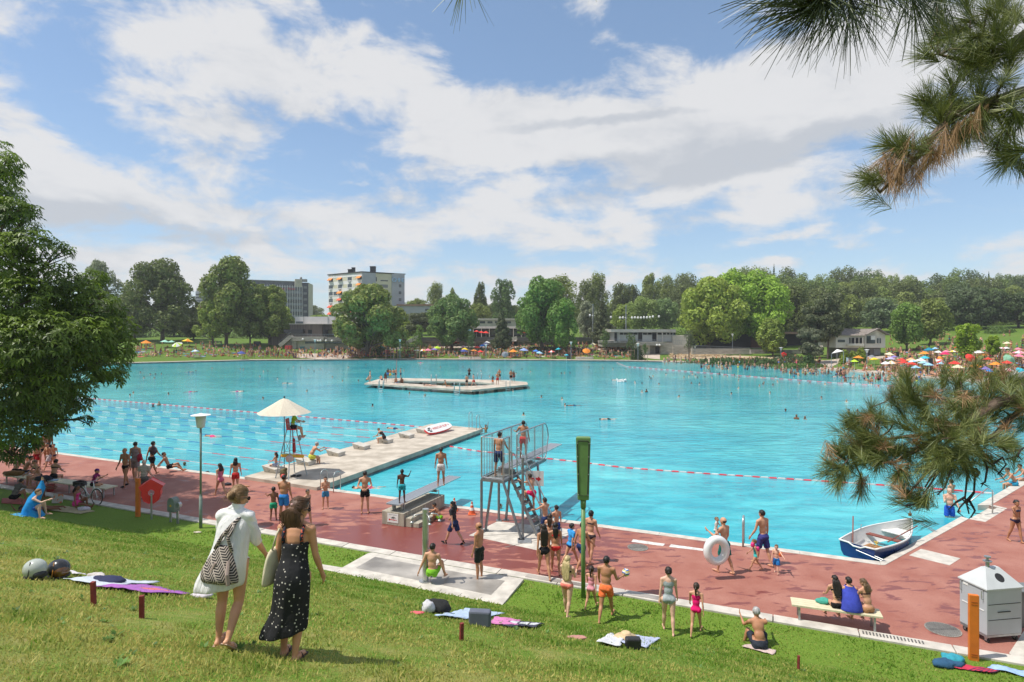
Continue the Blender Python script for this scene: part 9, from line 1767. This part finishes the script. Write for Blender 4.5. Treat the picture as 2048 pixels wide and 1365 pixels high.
def crowd_mesh():
 Vs,Fs,Cs,o=[],[],[],0;cache={}
 for k,t in TM.items():
  L_=[]
  for c in t.children:
   me=c.data;V=np.empty(len(me.vertices)*3,np.float32);me.vertices.foreach_get('co',V);L_.append((c.name.split('.')[0],V.reshape(-1,3),np.array([tuple(p.vertices)if len(p.vertices)==4 else(*tuple(p.vertices)[:3],p.vertices[2])for p in me.polygons])))
  cache[k]=L_
 for k,p in crowd:
  s=.62 if k=='kid' else RC.uniform(.93,1.06);M=np.array(Euler((math.radians(TM[k]['lie']),0,RC.uniform(0,6.28)),'XYZ').to_matrix())*s;sk=RC.choice(SKN);cc=CLC[RC.choice(list(CLC))];hc=RC.choice([HBL,HBL,HBR,HLB])
  for n,V,Fq in cache[k]:
   Vs.append(V@M.T+np.array([p.x,p.y,p.z+(.1 if TM[k]['lie']else 0)]));Fs.append(Fq+o);o+=len(V);Cs.append(np.tile(np.array([*(sk if n=='body' else hc if n=='hair' else cc),1.0],np.float32),(len(Fq),1)))
 m=bpy.data.materials.new('crowd_colours');m.use_nodes=True;a=m.node_tree.nodes.new('ShaderNodeAttribute');a.attribute_name='col';m.node_tree.links.new(a.outputs['Color'],m.node_tree.nodes['Principled BSDF'].inputs['Base Color']);m.node_tree.nodes['Principled BSDF'].inputs['Roughness'].default_value=.7
 me=np_mesh('crowd',np.concatenate(Vs),np.concatenate(Fs),m,smooth=True);at=me.attributes.new('col','FLOAT_COLOR','FACE');at.data.foreach_set('color',np.concatenate(Cs).ravel());tag(link(me,'crowd'),'distant crowd of bathers lying, sitting and standing all along the far bank','crowd',kind='stuff')
crowd_mesh()
for k,o in TM.items():
 if k not in first:
  for c in list(o.children):bpy.data.objects.remove(c)
  bpy.data.objects.remove(o)
tw=MB();tw.box((0,0,.03),(1.9,.9,.05));tw_me=tw.mesh('beach_towel',OBJ)
for i in range(290):
 x0,x1,y0,y1=RC.choice([(270,480,694,715),(700,1015,696,715),(1010,1260,692,715),(1780,2050,700,752),(1780,2050,700,752)]);x,y=RC.uniform(x0,x1),RC.uniform(y0,y1);p=FG(x,y)
 if shore_t(p.x,p.y)<5.5:continue
 c=RC.choice(list(CN));o=link(tw_me,'beach_towel',None,p,CN[c]);o.rotation_euler=(.07,0,RC.uniform(0,3.1));s=RC.uniform(.8,1.25);o.scale=(s,s,1);tag(o,uniq('%s beach towel on the grass'%c,x,LMW,''),'towel','towels on the far bank')
#grass blades on the near slope
def grass(n=210000):
 rng=np.random.default_rng(8);d=3.4+20*rng.random(n)**1.5;x=(rng.random(n)*2-1)*(.90*d+.3);s=17.5+NX*x+NY*d;k=s>.12
 for Qp in([(684,1135),(745,1104),(1049,1158),(1006,1211)],[(636,1126),(690,1135),(690,1152),(636,1145)]):
  P4=[at_z(a,b)for a,b in Qp];ins=np.ones(n,bool)
  for a,b in zip(P4,P4[1:]+P4[:1]):ins&=((b.x-a.x)*(d-a.y)-(b.y-a.y)*(x-a.x))<.02
  k&=~ins
 d,x,s=d[k],x[k],s[k];n=len(d)
 z=np.interp(s,[a for a,b in PROF],[b for a,b in PROF]);pn=np.array([mnoise.noise(Vector((a*1.1,b*1.1,4)))+.6*mnoise.noise(Vector((a*4,b*4,2)))for a,b in zip(x,d)])
 h=(.020+.027*rng.random(n))*(1+.9*np.clip(pn,0,1))*np.clip(.75+d*.03,0,1.3);w=.0028+.003*rng.random(n)+.0009*d;a=rng.random(n)*6.28;ln=rng.normal(0,.45,(n,2))*h[:,None]
 P=np.stack([x,d,z-.004],1);sd=np.stack([np.cos(a)*w,np.sin(a)*w,np.zeros(n)],1);tip=P+np.concatenate([ln,h[:,None]],1)
 V=np.stack([P-sd,P+sd,tip],1).reshape(-1,3);dry=np.clip((s-6)/6,0,1)*.52;tint=np.clip(rng.normal(.28,.24,n)+dry-pn*.45,0,1)
 m=leafmat('grass_blades',(.13,.27,.02),(.56,.49,.15),trans=.40,rough=.6);me=np_mesh('grass',V,np.arange(3*n).reshape(-1,3),m,col=tint);tag(link(me,'grass'),'short green and straw-coloured grass blades on the near slope','grass',kind='stuff')
 c=MB();R_=random.Random(5)
 for i in range(420):
  dd=5+9*R_.random();xx=R_.uniform(-.85,.85)*dd
  if mnoise.noise(Vector((xx*.8,dd*.8,9)))<.05 or s_of(xx,dd)<3:continue
  zz=gz(xx,dd);L_=R_.uniform(.04,.09)
  for j in range(6):
   b=R_.uniform(0,6.28);u=Vector((math.cos(b),math.sin(b),R_.uniform(.3,.9))).normalized()*L_;v=Vector((-math.sin(b),math.cos(b),0))*L_*.22;p=Vector((xx,dd,zz));c.add([p,p+u*.55-v,p+u,p+u*.55+v],[(0,1,2,3)])
 c.build('weeds',mat('weed_leaves',(.09,.19,.02),.6,var=.4,scale=3,trans=.3),label='tufts of broad-leaved weeds in the near lawn',cat='weeds',kind='stuff')
grass()
#the air between
def haze():
 m=bpy.data.materials.new('haze');m.use_nodes=True;N=m.node_tree.nodes;N.remove(N['Principled BSDF']);v=N.new('ShaderNodeVolumePrincipled');v.inputs['Color'].default_value=(.93,.95,.98,1);v.inputs['Density'].default_value=.00027;m.node_tree.links.new(v.outputs[0],N['Material Output'].inputs['Volume'])
 q=MB();q.box((0,900,24.5),(2700,2700,55));q.build('haze',m,kind='stuff',label='thin summer haze over the pool and the far bank',cat='haze')
haze()
